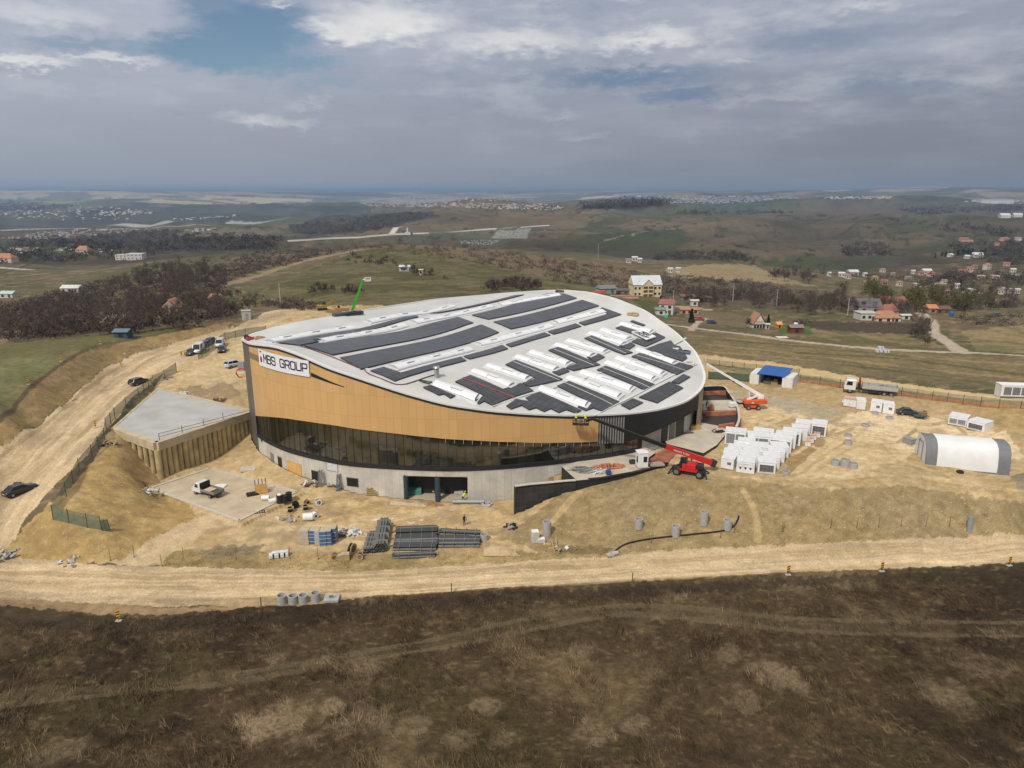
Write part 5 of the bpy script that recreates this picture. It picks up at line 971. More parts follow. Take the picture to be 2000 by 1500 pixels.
def deck(name, px, z, z0, lb, m=M_DECK, side=M_DARK):
    P = [atz(u, v, z)[:2] for u, v in px]; o = thing(name, lb, 'terrace', (*P[0], z)); mb = MB(); mb.prism([(q[0] - P[0][0], q[1] - P[0][1]) for q in P], z0 - z, 0, 1, 0); mb.build('deck_surface', [m, side], o); return o
deck('terrace_deck', [(1097,911),(1127,938.4),(1176,933.5),(1238,922.5),(1262,916),(1268,893),(1280,884),(1250,868),(1180,885)], 5.48, 3., 'pale concrete terrace deck with bricks and booth outside the glass corner')
deck('access_ramp', [(1262,917),(1304,904),(1318,889),(1340,880),(1318,872),(1268,891)], 5.0, 3., 'reddish access ramp between the two pale terrace decks', M_RED2)
deck('terrace_deck', [(1303,867),(1374,885),(1400,869),(1415,851),(1419,838),(1400,831),(1352,822),(1340,815),(1280,840)], 5.5, 3., 'pale concrete terrace deck beside the tall white units')
M_OW = mat('orange_membrane', (.42, .16, .085), .75, var=.25, vscale=1.); M_PITD = mat('pit_dark', (.045, .035, .03), .9)
pit = thing('ramp_structure', 'curved concrete ramp structure with orange lined pits right of the hall', 'ramp', atz(1410, 800, 5)); pto = Vector(pit.location)
def pq(u, v, z): q = atz(u, v, z); return (q[0] - pto.x, q[1] - pto.y)
mb = MB(); mb.prism([pq(*q, 6.) for q in ((1366,782),(1432,781),(1440,800),(1372,801))], -1, 1.); mb.build('pit_deck', M_DECK, pit)
mb = MB(); mb.prism([pq(*q, 5.2) for q in ((1366,760),(1418,758),(1434,785),(1366,790))], -1, .25); mb.build('pit_floor', M_PITD, pit)
mb = MB(); mb.prism([pq(*q, 5.2) for q in ((1372,808),(1440,804),(1443,834),(1376,836))], -1, .25); mb.build('pit_floor', M_PITD, pit)
ow = spline(np.array([(1366,755),(1411,753.5),(1424,766),(1436,784),(1442,800),(1443.5,818),(1438,833)], float), 4, False); Pw = [pq(*q, 6.6) for q in ow]
for k_, (a, b) in enumerate(zip(Pw[:-1], Pw[1:])): pass
def wall_path(P, z0, z1, w, m, nm):
    mb = MB(); P = [np.array(p) for p in P]; L_, R_ = [], []
    for i, p in enumerate(P):
        d = P[min(i + 1, len(P) - 1)] - P[max(i - 1, 0)]; d = d / np.hypot(*d); n = np.array([-d[1], d[0]]) * w / 2; L_.append(p + n); R_.append(p - n)
    mb.prism([tuple(q) for q in L_] + [tuple(q) for q in R_[::-1]], z0, z1) if False else None
    for i in range(len(P) - 1):
        a, b, c, d = L_[i], L_[i + 1], R_[i + 1], R_[i]
        mb.face([(*a, z1), (*d, z1), (*c, z1), (*b, z1)], 1); mb.face([(*d, z0), (*c, z0), (*c, z1), (*d, z1)], 0); mb.face([(*b, z0), (*a, z0), (*a, z1), (*b, z1)], 2)
    for i in (0, -1): mb.face([(*L_[i], z0), (*R_[i], z0), (*R_[i], z1), (*L_[i], z1)], 0)
    return mb.build(nm, m, pit)
wall_path(Pw, -1, 1.55, .45, [M_DARK, M_RWT, M_OW], 'outer_wall')
for q0, q1 in (((1366,766),(1424,764)), ((1378,806),(1440,803)), ((1404,831),(1434,827)), ((1372,801),(1374,790))):
    a, b = pq(*q0, 6.), pq(*q1, 6.); mb = MB(); mb.beam((*a, .3), (*b, .3), .35, 1.7); mb.build('orange_wall', M_OW, pit)
p = atz(1430, 795, 6.05); o = thing('pallet_pack', 'white wrapped pallet on the curved ramp structure deck', 'pallet', p, .3); mb = MB(); mb.box((0, 0, .6), (1.3, 1.1, .9)); mb.build('pack', M_UNIT, o, bevel=.05); mb = MB(); mb.box((0, 0, .08), (1.4, 1.2, .14)); mb.build('pallet', mat('pallet_wood', (.38, .27, .15), .85), o)
# --- fences
M_NET = mat('green_net', (.12, .17, .125), .8, alpha=.62, var=.25); M_NET2 = mat('olive_net', (.13, .135, .09), .8, alpha=.45, var=.3); M_ONET = mat('orange_net', (.42, .13, .06), .8, alpha=.5, var=.4); M_POST = mat('fence_post', (.07, .08, .07), .6)
def fence(px, h, lb, mats, every=1, lean=.0, split=.45, cat='fence', name='mesh_fence'):
    P = [at(*q) for q in px]; o = thing(name, lb, cat, P[0]); c = P[0]; P = [Vector(p - c) for p in P]; D = []
    for a, b in zip(P[:-1], P[1:]):
        n = max(1, int((b - a).length / 3)); D += [a + (b - a) * i / n for i in range(n)]
    D.append(P[-1])
    for k_, m in enumerate(mats):
        mb = MB(); lo, hi = (0, h) if len(mats) == 1 else ((0, h * split) if k_ == 1 else (h * split, h))
        for a, b in zip(D[:-1], D[1:]):
            off_ = Vector((0, -.02 - .02 * k_, 0)); mb.face([a + off_ + Vector((0, 0, lo)), b + off_ + Vector((0, 0, lo)), b + off_ + Vector((0, .05, hi - random.uniform(0, .12))), a + off_ + Vector((0, .05, hi - random.uniform(0, .12)))])
        mb.build('net_panel', m, o)
    for d in D[::every]: mb = MB(); mb.beam(d - Vector((0, 0, .3)), d + Vector((random.uniform(-.06, .06), random.uniform(-.06, .06), h + .12)), .09); mb.build('post', M_POST, o)
    return o
fence([(520,650),(480,655),(440,664),(415,681),(388,702)], 2.1, 'green mesh fence by the parked vans beyond the hall', [M_NET])
fence([(345,726),(322,741),(300,752),(272,777),(247,797),(225,818),(208,839),(205,860),(180,893),(155,921),(130,970),(104,1015)], 2.2, 'long green mesh fence winding down between dirt road and slope', [M_NET])
fence([(104,1015),(135,1022),(171,1031),(198,1035)], 2.2, 'short green mesh fence panel across the foot of the tan slope', [M_NET]); 
fence([(1383,741),(1420,742),(1462,746)], 2., 'dark green net fence left of the blue roofed shelter', [mat('dark_green_net', (.035, .085, .055), .8, alpha=.9)])
fence([(1380,712),(1430,718),(1500,726),(1560,733)], 1.6, 'thin olive net fence behind the white containers and shelter', [M_NET2])
fence([(1562,747),(1640,758),(1700,766),(1760,774),(1820,782),(1880,790),(1950,798),(2080,812)], 2.1, 'long olive and orange net fence behind the parked lorry', [M_NET2, M_ONET])
p = at(207, 1040); o = thing('leaning_gate', 'folded green mesh gate leaning at the end of the short fence panel', 'gate', p, .2); mb = MB(); mb.box((0, 0, 1.1), (1., .08, 2.1), tilt=Matrix.Rotation(.25, 3, 'X')); mb.build('net_panel', M_NET, o)
for s in (-.5, 0, .5): mb = MB(); mb.beam((s, .3, 0), (s, -.25, 2.2), .08); mb.build('bar', M_POST, o)
M_WOOD = mat('weathered_stake', (.12, .09, .06), .9); 
def stakes(pts_, h, lb, grp, name='stake', w=.09):
    for i, q in enumerate(pts_):
        p = at(*q); mb = MB(); mb.beam((0, 0, -.2), (random.uniform(-.1, .1), 0, h), w, w1=w * .8); mb.box((0, 0, .03), (.2, .16, .06)); o = mb.build(name, M_WOOD); o.location = p; tag(o, lb, 'stake', grp)
stakes([(1434,1040),(1527,1038),(1530,1038),(1622,1031),(1673,1030),(1716,1029),(1760,1027),(1808,1028),(1855,1027),(1272,1060),(1407,1050)], 1.6, 'thin dark fence stake along the foot of the earth slope', 'fence stakes along the slope foot', w=.05)
stakes([(317,1106),(358,1091),(461,1092),(216,1095),(262,1088),(566,1090),(622,1092)], 1.9, 'thin dark fence stake near the side road below the pad', 'fence stakes near the side road', w=.05)
stakes([(882,1159),(1235,1138),(510,1187)], 1.5, 'dark wooden stake at the edge between dirt road and heath', 'stakes on the heath edge', w=.12)
stakes([(458,1467),(128,1298),(1843+0,1250)], .7, 'tiny pale survey peg standing in the heath', 'survey pegs in the heath', w=.05)
# --- delineators
M_YEL = mat('sign_yellow', (.72, .36, .02), .5); M_BLK = mat('sign_black', (.01, .01, .01), .5); M_CON = mat('sign_base', (.4, .39, .36), .8)
def delineator(u, v, lb, rz_=0., h=1.15):
    o = thing('delineator', lb, 'road sign', at(u, v), rz_, 'yellow and black delineators along the dirt road')
    mb = MB(); mb.box((0, 0, h * .68), (.42, .05, h * .72)); mb.build('panel', M_YEL, o)
    for z in (.42, .68, .94): mb = MB(); s_ = .16; mb.raw([(-.2, -.032, h * z - s_), (.2, -.032, h * z), (.2, -.032, h * z + .15), (-.2, -.032, h * z - s_ + .15)], [(0, 1, 2, 3)]); mb.build('stripe', M_BLK, o)
    mb = MB(); mb.beam((0, .03, 0), (0, .03, h * .5), .07); mb.build('post', M_POST, o); mb = MB(); mb.box((0, 0, .05), (.7, .4, .12)); mb.build('base', M_CON, o)
for (u, v, lb) in ((55,751,'delineator above the left bank, lowest of those on the upper grass'), (120,706,'delineator above the left bank at the bend of the cut edge'), (196,672,'delineator above the left bank in front of the bare wood'), (386,636,'delineator farthest up the road at the edge of the wood'), (237,717,'delineator on the road side at the foot of the upper bank'), (139,782,'delineator on the road side at the foot of the middle bank'), (187,836,'delineator at the fence bend beside the pile wall corner'), (296,751,'delineator beside the green fence next to the dark car'), (355,697,'left one of two delineators standing close together by the parked vans'), (361.5,697,'right one of two delineators standing close together by the parked vans'), (1539,1123,'delineator at the heath edge, left of three on the right road stretch'), (1722,1116,'delineator at the heath edge, middle of three on the right road stretch'), (1971,1105,'delineator at the heath edge, nearest the right picture edge'), (232,1213,'dirty delineator in the dark grass at the lower left road edge')):
    delineator(u, v, lb, random.uniform(-.4, .4), 1.35)
# ------------------------------------------------------------------ vehicles and machines
M_TYRE = mat('tyre', (.02, .02, .021), .85); M_RIM = mat('wheel_rim', (.3, .3, .31), .35, .6); M_WIN = mat('car_glass', (.012, .015, .018), .08, spec=.7); M_HEAD = mat('headlight_glass', (.6, .62, .62), .15); M_TAIL = mat('tail_light', (.35, .012, .012), .25); M_PLATE = mat('plate_white', (.6, .6, .58), .5)
def paintm(name, c): return mat(name, c, .28, .1, var=.04, spec=.6, coat=.5)
def wheel(par, x, y, r=.33, w=.24, hub=True):
    s = 1 if y > 0 else -1; mb = MB(); mb.cyl((x, y - s * w / 2, r), (x, y + s * w / 2, r), r, 16); wo_ = mb.build('wheel', M_TYRE, par)
    if hub: mb = MB(); mb.cyl((x, y + s * w / 2, r), (x, y + s * (w / 2 + .012), r), r * .62, 12); mb.build('rim', M_RIM, wo_)
def loft(mb, secs, mi=0, smooth=True, cap=True):
    n = len(secs[0]); V = [p for s in secs for p in s]
    mb.raw(V, [(i * n + k, i * n + (k + 1) % n, (i + 1) * n + (k + 1) % n, (i + 1) * n + k) for i in range(len(secs) - 1) for k in range(n)], mi, smooth)
    if cap: mb.raw(secs[0], [tuple(range(n))[::-1]], mi); mb.raw(secs[-1], [tuple(range(n))], mi)
def heading(a, b): p, q = at(*a), at(*b); return face_dir(p, q)
def car(label, loc, rz_, col, kind='sedan', L_=4.5, W_=1.8, Hh=1.45, open_door=False, cat='car', name='parked_car'):
    o = thing(name, label, cat, loc, rz_, 'cars and vans parked on the site'); m = paintm('paint_%d_%d_%d' % tuple(int(c * 100) for c in col), col); h = L_ / 2
    prof = {'sedan': [(-h, .35, .72), (-h + .12, .3, .92), (-h + .8, .28, .98), (h - 1.2, .28, .93), (h - .35, .3, .78), (h, .36, .6)], 'suv': [(-h, .4, .85), (-h + .1, .35, 1.05), (-h + .6, .33, 1.08), (h - 1.1, .33, 1.02), (h - .3, .36, .88), (h, .42, .65)], 'van': [(-h, .4, 1.1), (-h + .05, .35, 1.2), (h - 1.1, .35, 1.2), (h - .5, .35, 1.1), (h - .1, .38, .9), (h, .42, .7)]}[kind]
    mb = MB(); secs = []
    for i, (x, zb, zt) in enumerate(prof):
        w = W_ / 2 * (.86 if i in (0, len(prof) - 1) else 1.); secs.append([(x, -w * .94, zb), (x, w * .94, zb), (x, w, zb + .2), (x, w, zt - .18), (x, w * .88, zt), (x, -w * .88, zt), (x, -w, zt - .18), (x, -w, zb + .2)])
    loft(mb, secs); 
    zc_ = prof[2][2] - .06
    cab = {'sedan': [(-h + .55, zc_), (-h + 1.25, Hh), (.25, Hh), (h - 1.3, zc_)], 'suv': [(-h + .12, zc_), (-h + .45, Hh), (.35, Hh), (h - 1.25, zc_)], 'van': [(-h + .03, zc_), (-h + .12, Hh), (h - 1.5, Hh), (h - .62, zc_)]}[kind]
    w0, w1 = W_ / 2 * .9, W_ / 2 * .74 if kind != 'van' else W_ / 2 * .84
    (x0, z0), (x1, z1_), (x2, z2_), (x3, z3_) = cab
    roofv = [(x1 + .02, -w1, z1_), (x2, -w1, z2_), (x2, w1, z2_), (x1 + .02, w1, z1_)]; 
    mb.box(((x1 + x2) / 2, 0, z1_ + .015), (x2 - x1 + .06, w1 * 2 + .04, .06)); mb.build('body', m, o)
    g = MB(); g.raw([(x0, -w0, z0), (x3, -w0, z3_), (x3, w0, z3_), (x0, w0, z0)] + roofv, [(0, 1, 5, 4), (1, 2, 6, 5), (2, 3, 7, 6), (3, 0, 4, 7)], 0, False); g.build('windows', M_WIN, o)
    p = MB()
    for s in (-1, 1):
        p.beam((x0, s * w0, z0), (x1, s * w1, z1_), .1, .07); p.beam((x3, s * w0, z3_), (x2, s * w1, z2_), .08, .06); xm = (x1 + x2) / 2; p.beam((xm, s * (w0 + .0), z0), (xm, s * w1, z1_), .08, .05)
        if kind == 'van': p.raw([(x0, s * (w0 + .01), z0), (xm, s * (w0 + .01), z0), (xm, s * (w1 + .01), z1_), (x1, s * (w1 + .01), z1_)], [(0, 1, 2, 3)])
    p.build('pillars', m, o)
    for sx_ in (-1, 1):
        for sy_ in (-1, 1): wheel(o, sx_ * (h - .85), sy_ * (W_ / 2 - .1), .36 if kind != 'sedan' else .33)
    for s in (-1, 1):
        mb = MB(); mb.box((h - .1, s * W_ * .33, prof[-2][2] - .14), (.2, .36, .14)); mb.build('headlight', M_HEAD, o); mb = MB(); mb.box((-h + .03, s * W_ * .35, prof[1][2] - .2), (.1, .32, .16)); mb.build('tail_light', M_TAIL, o)
    mb = MB(); mb.box((-h - .01, 0, .6), (.03, .5, .12)); mb.build('number_plate', M_PLATE, o)
    if open_door: mb = MB(); mb.raw([(.75, W_ / 2, .4), (.75, W_ / 2, 1.0), (.75, W_ / 2 - .1, 1.35), (.05, W_ / 2 + .75, 1.35), (.0, W_ / 2 + .9, 1.), (.0, W_ / 2 + .9, .4)], [(0, 1, 2, 3, 4, 5)]); mb.raw([(.72, W_ / 2 + .06, .4), (.72, W_ / 2 + .06, 1.0), (.72, W_ / 2 - .04, 1.35), (.02, W_ / 2 + .81, 1.35), (-.03, W_ / 2 + .96, 1.), (-.03, W_ / 2 + .96, .4)], [(5, 4, 3, 2, 1, 0)]); mb.build('open_door', m, o)
    return o
NAVY = (.012, .016, .026); BLACK = (.008, .008, .01); WHITE = (.72, .73, .74)
car('black saloon car with an open door on the dirt road at the left edge', at(41, 962), heading((22, 968), (64, 950)), BLACK, 'sedan', 4.9, 1.9, open_door=True)
car('dark blue car driving up the dirt road beside the green fence', at(271, 750), heading((262, 755), (284, 746)), NAVY, 'suv', 4.5, 1.85, 1.5)
car('silver white car parked beside the grey corner of the hall', at(457, 716), heading((446, 717), (470, 710)), (.55, .58, .62), 'suv', 4.6, 1.85, 1.6)
car('dark blue car parked in front of the white and silver van', at(434, 687), heading((437, 678), (431, 689)), NAVY, 'suv', 4.5, 1.85, 1.5)
car('silver van with dark windscreen parked behind the dark blue car', at(430, 676), heading((434, 668), (427, 678)), (.6, .62, .66), 'van', 5., 1.95, 1.95, cat='van', name='parked_van')
car('white van parked next to the double delineator by the fence', at(388, 688), heading((395, 682), (384, 692)), WHITE, 'van', 5.2, 2., 2.3, cat='van', name='parked_van')
car('dark teal car parked behind the double delineator', at(374, 692), heading((382, 687), (366, 696)), (.03, .06, .09), 'sedan', 4.5, 1.8)
car('dark blue car half hidden by the green fence beyond the white van', at(400, 677), heading((408, 672), (394, 681)), NAVY, 'suv', 4.5, 1.8)
car('dark car half hidden by the green fence farthest up the road', at(409, 671), heading((416, 667), (404, 674)), (.03, .035, .05), 'suv', 4.5, 1.8)
car('dark car parked alone on the plateau below the lorry', at(1773, 810), heading((1764, 810), (1786, 812)), (.02, .028, .035), 'sedan', 4.3, 1.8)
# --- trailer
M_TRL = mat('trailer_green', (.03, .11, .08), .6); p = at(1798, 817); o = thing('small_trailer', 'small green trailer loaded with tools beside the dark parked car', 'trailer', p, .1)
mb = MB(); mb.box((0, 0, .6), (2.6, 1.5, .12)); mb.build('bed', M_TRL, o); mb = MB(); mb.beam((-1.3, 0, .5), (-2.6, 0, .4), .12); mb.build('drawbar', M_TRL, o); mb = MB(); mb.box((.3, 0, 1.), (1.3, 1., .7)); mb.box((.9, .2, 1.3), (.4, .6, .5)); mb.build('load', mat('load_brown', (.2, .15, .1), .8), o)
for s in (-1, 1): wheel(o, .2, s * .8, .32)
# --- flatbed pickup on the pad
pk = at(408, 968); rzp = heading((441, 979), (378, 961)); o = thing('flatbed_truck', 'white flatbed pickup with pale load parked on the concrete pad', 'truck', (pk[0], pk[1], PZ + .01), rzp)
mW = paintm('paint_truck_white', (.7, .71, .72))
mb = MB(); loft(mb, [[(x, -w, .5), (x, w, .5), (x, w, zt - .1), (x, w * .9, zt), (x, -w * .9, zt), (x, -w, zt - .1)] for x, w, zt in ((.75, .98, 2.15), (1.9, .98, 2.15), (2.35, .98, 1.5), (2.9, .95, 1.15), (3., .9, .9))], smooth=False); mb.build('cab', mW, o, bevel=.05)
for s in (-1, 1):
    mb = MB(); y = s * .985; mb.raw([(1.25, y, 1.35), (2.1, y, 1.35), (1.85, y, 1.95), (1.25, y, 1.95)], [(0, 1, 2, 3)]); mb.build('side_window', M_WIN, o); mb = MB(); mb.box((2.93, s * .6, .9), (.14, .3, .2)); mb.build('headlight', M_HEAD, o); mb = MB(); mb.box((-.95, s * 1.02, 1.12), (3.3, .05, .4)); mb.build('side_board', mat('board_grey', (.22, .22, .22), .5), o)
    for x in (2.1, -1.4): wheel(o, x, s * .85, .36)
mb = MB(); mb.raw([(2.37, -.85, 1.5), (2.37, .85, 1.5), (1.93, .8, 2.1), (1.93, -.8, 2.1)], [(0, 1, 2, 3)]); mb.build('windscreen', M_WIN, o)
mb = MB(); mb.box((-.95, 0, .85), (3.4, 2.05, .14)); mb.box((0, 0, .65), (5.4, .9, .2)); mb.build('bed', mat('bed_dark', (.07, .07, .07), .6), o); mb = MB(); mb.box((.68, 0, 1.6), (.08, 2., 1.3)); mb.build('headboard', M_DARK, o); mb = MB(); mb.box((-2.65, 0, 1.12), (.05, 2.05, .4)); mb.build('tail_board', mat('board_grey', (.22, .22, .22), .5), o)
mb = MB(); mb.box((-.6, .1, 1.05), (1.6, 1.4, .28)); mb.build('load', mat('load_pale', (.5, .4, .3), .8), o)
p = at(430, 952); mb = MB(); mb.prism([(-1, -.5), (.9, -.6), (1.1, .3), (.3, .7), (-.8, .5)], 0, .25); o = mb.build('folded_sheet', M_UNIT); o.location = (p[0], p[1], PZ); tag(o, 'folded white sheet on the concrete pad behind the flatbed pickup', 'sheet')
# --- lorry
pl = at(1700, 769); o = thing('lorry', 'white cab lorry with long grey drop-side bed and loading crane', 'lorry', pl, heading((1755, 772), (1650, 764)))
LL = float(np.hypot(*(V2(at(1754, 771)) - V2(at(1648, 764))))) / 2
def cabsec(x, w, zt): return [(x, -w, .75), (x, w, .75), (x, w, zt - .15), (x, w * .93, zt), (x, -w * .93, zt), (x, -w, zt - .15)]
mb = MB(); loft(mb, [cabsec(LL - 2.4, 1.25, 3.1), cabsec(LL - .45, 1.25, 3.15), cabsec(LL - .1, 1.22, 2.5), cabsec(LL, 1.2, 1.5)], smooth=False); mb.build('cab', mW, o, bevel=.06)
mb = MB(); mb.raw([(LL - .03, -1.1, 1.75), (LL - .03, 1.1, 1.75), (LL - .36, 1.05, 2.85), (LL - .36, -1.05, 2.85)], [(0, 1, 2, 3)]); mb.build('windscreen', M_WIN, o)
for s in (-1, 1): mb = MB(); mb.raw([(LL - 1.7, s * 1.26, 1.8), (LL - .4, s * 1.26, 1.8), (LL - .6, s * 1.26, 2.7), (LL - 1.7, s * 1.26, 2.7)], [(0, 1, 2, 3)]); mb.build('side_window', M_WIN, o); mb = MB(); mb.box((LL - .02, s * .9, .95), (.1, .4, .25)); mb.build('headlight', M_HEAD, o)
mb = MB(); mb.box((LL + .02, 0, .65), (.2, 2.4, .5)); mb.build('bumper', M_DARK, o)
mb = MB(); mb.box((-.3, 0, .95), (2 * LL - 1.6, .9, .3)); mb.box((-.6, 0, .75), (2.2, 2.2, .5)); mb.build('chassis', M_DARK, o)
mb = MB(); mb.box((-1.75, 0, 1.3), (2 * LL - 4., 2.5, .15)); mb.build('bed', mat('lorry_bed', (.25, .25, .24), .6), o)
M_BOARD = grid_mat('lorry_board', (.4, .41, .41), (.28, .28, .28), 1.2, .4, .05, .04, rough=.5)
for s in (-1, 1): mb = MB(); x0, x1 = -LL + .25, LL - 3.75; mb.box(((x0 + x1) / 2, s * 1.25, 1.85), (x1 - x0, .06, .95)); mb.face([(x0, s * 1.29, 1.4), (x1, s * 1.29, 1.4), (x1, s * 1.29, 2.3), (x0, s * 1.29, 2.3)], 0, uv=[(0, 0), (x1 - x0, 0), (x1 - x0, .9), (0, .9)]); mb.build('side_board', M_BOARD, o)
for x in (-LL + .25, LL - 3.75): mb = MB(); mb.box((x, 0, 1.85 if x < 0 else 2.1), (.06, 2.44, .95 if x < 0 else 1.5)); mb.build('end_board', M_BOARD, o)
M_CR = mat('crane_red', (.28, .035, .02), .5)
mb = MB(); mb.box((LL - 3.1, 0, 1.7), (.6, 1.6, 1.2)); mb.build('crane_base', M_DARK, o); mb = MB(); mb.beam((LL - 3.1, .3, 2.), (LL - 3.1, .3, 3.7), .35, .35, 0); mb.beam((LL - 3.1, .3, 3.6), (LL - 3.3, -.8, 2.3), .3, .3); mb.build('crane_arm', M_CR, o)
for x in (LL - 1.3, -LL + 2.9, -LL + 1.5): 
    for s in (-1, 1): wheel(o, x, s * 1.05, .52, .34)
# --- telescopic handler with raised basket
tb = at(1345, 927); TZ = tb[2]; tp0 = at(1322, 921); tp1 = at(1368, 929); rzt = face_dir(tp0, tp1)
M_TR = mat('handler_red', (.55, .02, .02), .35, var=.06, spec=.6); tel = thing('telehandler', 'red telescopic handler with long black boom holding a basket at the facade', 'telehandler', tb, rzt); Rt = Matrix.Rotation(-rzt, 3, 'Z')
def tl(p): return Rt @ (Vector(p) - Vector(tb))
mb = MB(); mb.box((0, 0, .85), (5.4, 1.3, .55)); mb.build('chassis', M_DARK, tel); mb = MB(); mb.box((-.1, 0, 1.1), (3.2, 2., .35)); mb.build('deck', M_TR, tel)
mb = MB(); mb.box((.1, -.1, 1.75), (2.2, 1.9, .9)); mb.build('turret', M_TR, tel, bevel=.06); mb = MB(); mb.box((1.5, .2, 1.7), (1.5, 1.3, .8)); mb.build('counterweight', mat('handler_dark', (.03, .03, .032), .5), tel, bevel=.05)
mb = MB(); loft(mb, [[(x, -1.05, 1.35), (x, -.15, 1.35), (x, -.2, zt), (x, -1., zt)] for x, zt in ((-1.55, 2.), (-1.25, 2.95), (-.35, 2.95), (-.2, 1.5))], smooth=False); mb.build('cab', M_WIN, tel); 
mb = MB()
for x in (-1.25, -.35):
    for y in (-1.02, -.18): mb.beam((x - (.2 if x < -1 else 0), y, 1.35), (x, y, 2.97), .09)
mb.box((-.8, -.6, 3.), (1.1, .95, .08)); mb.build('cab_frame', mat('handler_dark', (.03, .03, .032), .5), tel)
for x in (-1.85, 1.85):
    for s in (-1, 1): wheel(tel, x, s * .95, .62, .45)
for x in (-2.75, 2.75):
    for s in (-1, 1):
        mb = MB(); mb.beam((x, s * .5, .9), (x + (.4 if x > 0 else -.4), s * 1.6, .12), .22, .22, 0, .16, .16); g = mb.build('outrigger', M_DARK, tel); mb = MB(); mb.cyl((x + (.4 if x > 0 else -.4), s * 1.6, 0), (x + (.4 if x > 0 else -.4), s * 1.6, .1), .28, 10); mb.build('foot_pad', M_CON, g)
B0 = tl(aty(1394, 905, tb[1] + .6)); B1 = tl(aty(1300, 872, tb[1] - .3)); bend = aty(1158, 818, facade_hit(1155, 830)[1] and 111.6); B2 = tl(bend)
mb = MB(); mb.beam(B0, B1, .75, .95, 0, .62, .72); mb.build('outer_boom', M_TR, tel)
dB = (B1 - B0).normalized(); sd_ = dB.cross(Vector((0, 0, 1))).normalized(); upb = sd_.cross(dB)
mb = MB(); mb.beam(B0 - dB * .3, B0 + dB * .5, .9, 1.15); mb.build('boom_pivot', mat('handler_dark', (.03, .03, .032), .5), tel)
mb = MB(); b3 = B1 + (B2 - B1) * .33; b4 = B1 + (B2 - B1) * .66; mb.beam(B1 - dB * .3, b3, .55, .62); mb.beam(b3, b4, .46, .52); mb.beam(b4, B2, .36, .42); mb.build('inner_boom', mat('boom_black', (.012, .012, .013), .45), tel)
mb = MB(); bm0 = B0 + (B1 - B0) * .32; front = sd_ if (sd_.y < 0) else -sd_
for q in stroke_quads(strokes('MANITOU', 0, 0, 1, 1, gap=.4), .05, .16): mb.face([B0 + (B1 - B0) * (.78 - .36 * (1 - w[0])) + front * .41 + upb * ((w[1] - .5) * .42) if False else B1 + (B0 - B1) * (.16 + .3 * w[0]) + front * .40 + upb * (w[1] - .5) * .26 for w in q])
mb.build('boom_lettering', M_PLATE, tel)
mb = MB(); mb.beam((.4, .2, 1.9), B0 + (B1 - B0) * .45 - upb * .4, .2); mb.build('lift_cylinder', M_RIM, tel)
bc = B2 + Rt @ Vector((-2.0, -.2, -.9)); mb = MB(); Wb, Db, Hb = 2.6, 1.2, 1.15
RB = Matrix.Rotation(-rzt - .1, 3, 'Z')
def bk(x, y, z): return bc + RB @ Vector((x, y, z))
mb.raw([bk(-Wb / 2, -Db / 2, 0), bk(Wb / 2, -Db / 2, 0), bk(Wb / 2, Db / 2, 0), bk(-Wb / 2, Db / 2, 0), bk(-Wb / 2, -Db / 2, .08), bk(Wb / 2, -Db / 2, .08), bk(Wb / 2, Db / 2, .08), bk(-Wb / 2, Db / 2, .08)], [(0, 3, 2, 1), (4, 5, 6, 7), (0, 1, 5, 4), (1, 2, 6, 5), (2, 3, 7, 6), (3, 0, 4, 7)])
cs_ = [(-Wb / 2, -Db / 2), (Wb / 2, -Db / 2), (Wb / 2, Db / 2), (-Wb / 2, Db / 2)]
for (a, b) in zip(cs_, cs_[1:] + cs_[:1]):
    for z in (.4, .75, Hb): mb.beam(bk(*a, z), bk(*b, z), .06)
    mb.beam(bk(*a, 0), bk(*a, Hb), .07); mb.beam(bk((a[0] + b[0]) / 2, (a[1] + b[1]) / 2, 0), bk((a[0] + b[0]) / 2, (a[1] + b[1]) / 2, Hb), .05)
mb.build('basket', M_DARK, tel); mb = MB(); mb.beam(B2, bk(.9, .2, .5), .3, .3); mb.build('basket_arm', M_DARK, tel)
BASK = [Vector(tb) + Matrix.Rotation(rzt, 3, 'Z') @ bk(x, y, .08) for x, y in ((-.8, .1), (.75, 0))]
# --- boom lift behind the ramp structure
bl = at(1468, 798); M_BO = mat('lift_orange', (.62, .09, .02), .4, var=.06); lift = thing('boom_lift', 'orange boom lift with long white arm reaching to the roof edge', 'boom lift', bl, face_dir(at(1456, 798), at(1482, 799))); Rl = Matrix.Rotation(-lift.rotation_euler.z, 3, 'Z')
def ll(p): return Rl @ (Vector(p) - Vector(bl))
mb = MB(); mb.box((0, 0, .7), (2.8, 1.7, .6)); mb.build('chassis', M_BO, lift)
for x in (-1.05, 1.05):
    for s in (-1, 1): wheel(lift, x, s * 1., .48, .4)
mb = MB(); loft(mb, [[(x, -w, 1.25), (x, w, 1.25), (x, w, zt - .2), (x, w * .85, zt), (x, -w * .85, zt), (x, -w, zt - .2)] for x, w, zt in ((-1.9, .7, 1.7), (-1.5, 1., 2.1), (1.9, 1.05, 2.35), (2.7, .9, 2.2), (3., .6, 1.9))], smooth=False); mb.build('turret', M_BO, lift, bevel=.05)
mb = MB(); mb.box((-.2, -1.06, 1.6), (.5, .03, .25)); mb.build('turret_mark', M_PLATE, lift)
tip = aty(1377, 709, 148.5); T1 = Vector((1.6, 0, 3.)); T2 = ll(tip); mid = T1 + (T2 - T1) * .45
M_LW = mat('lift_white', (.75, .74, .72), .4, var=.04)
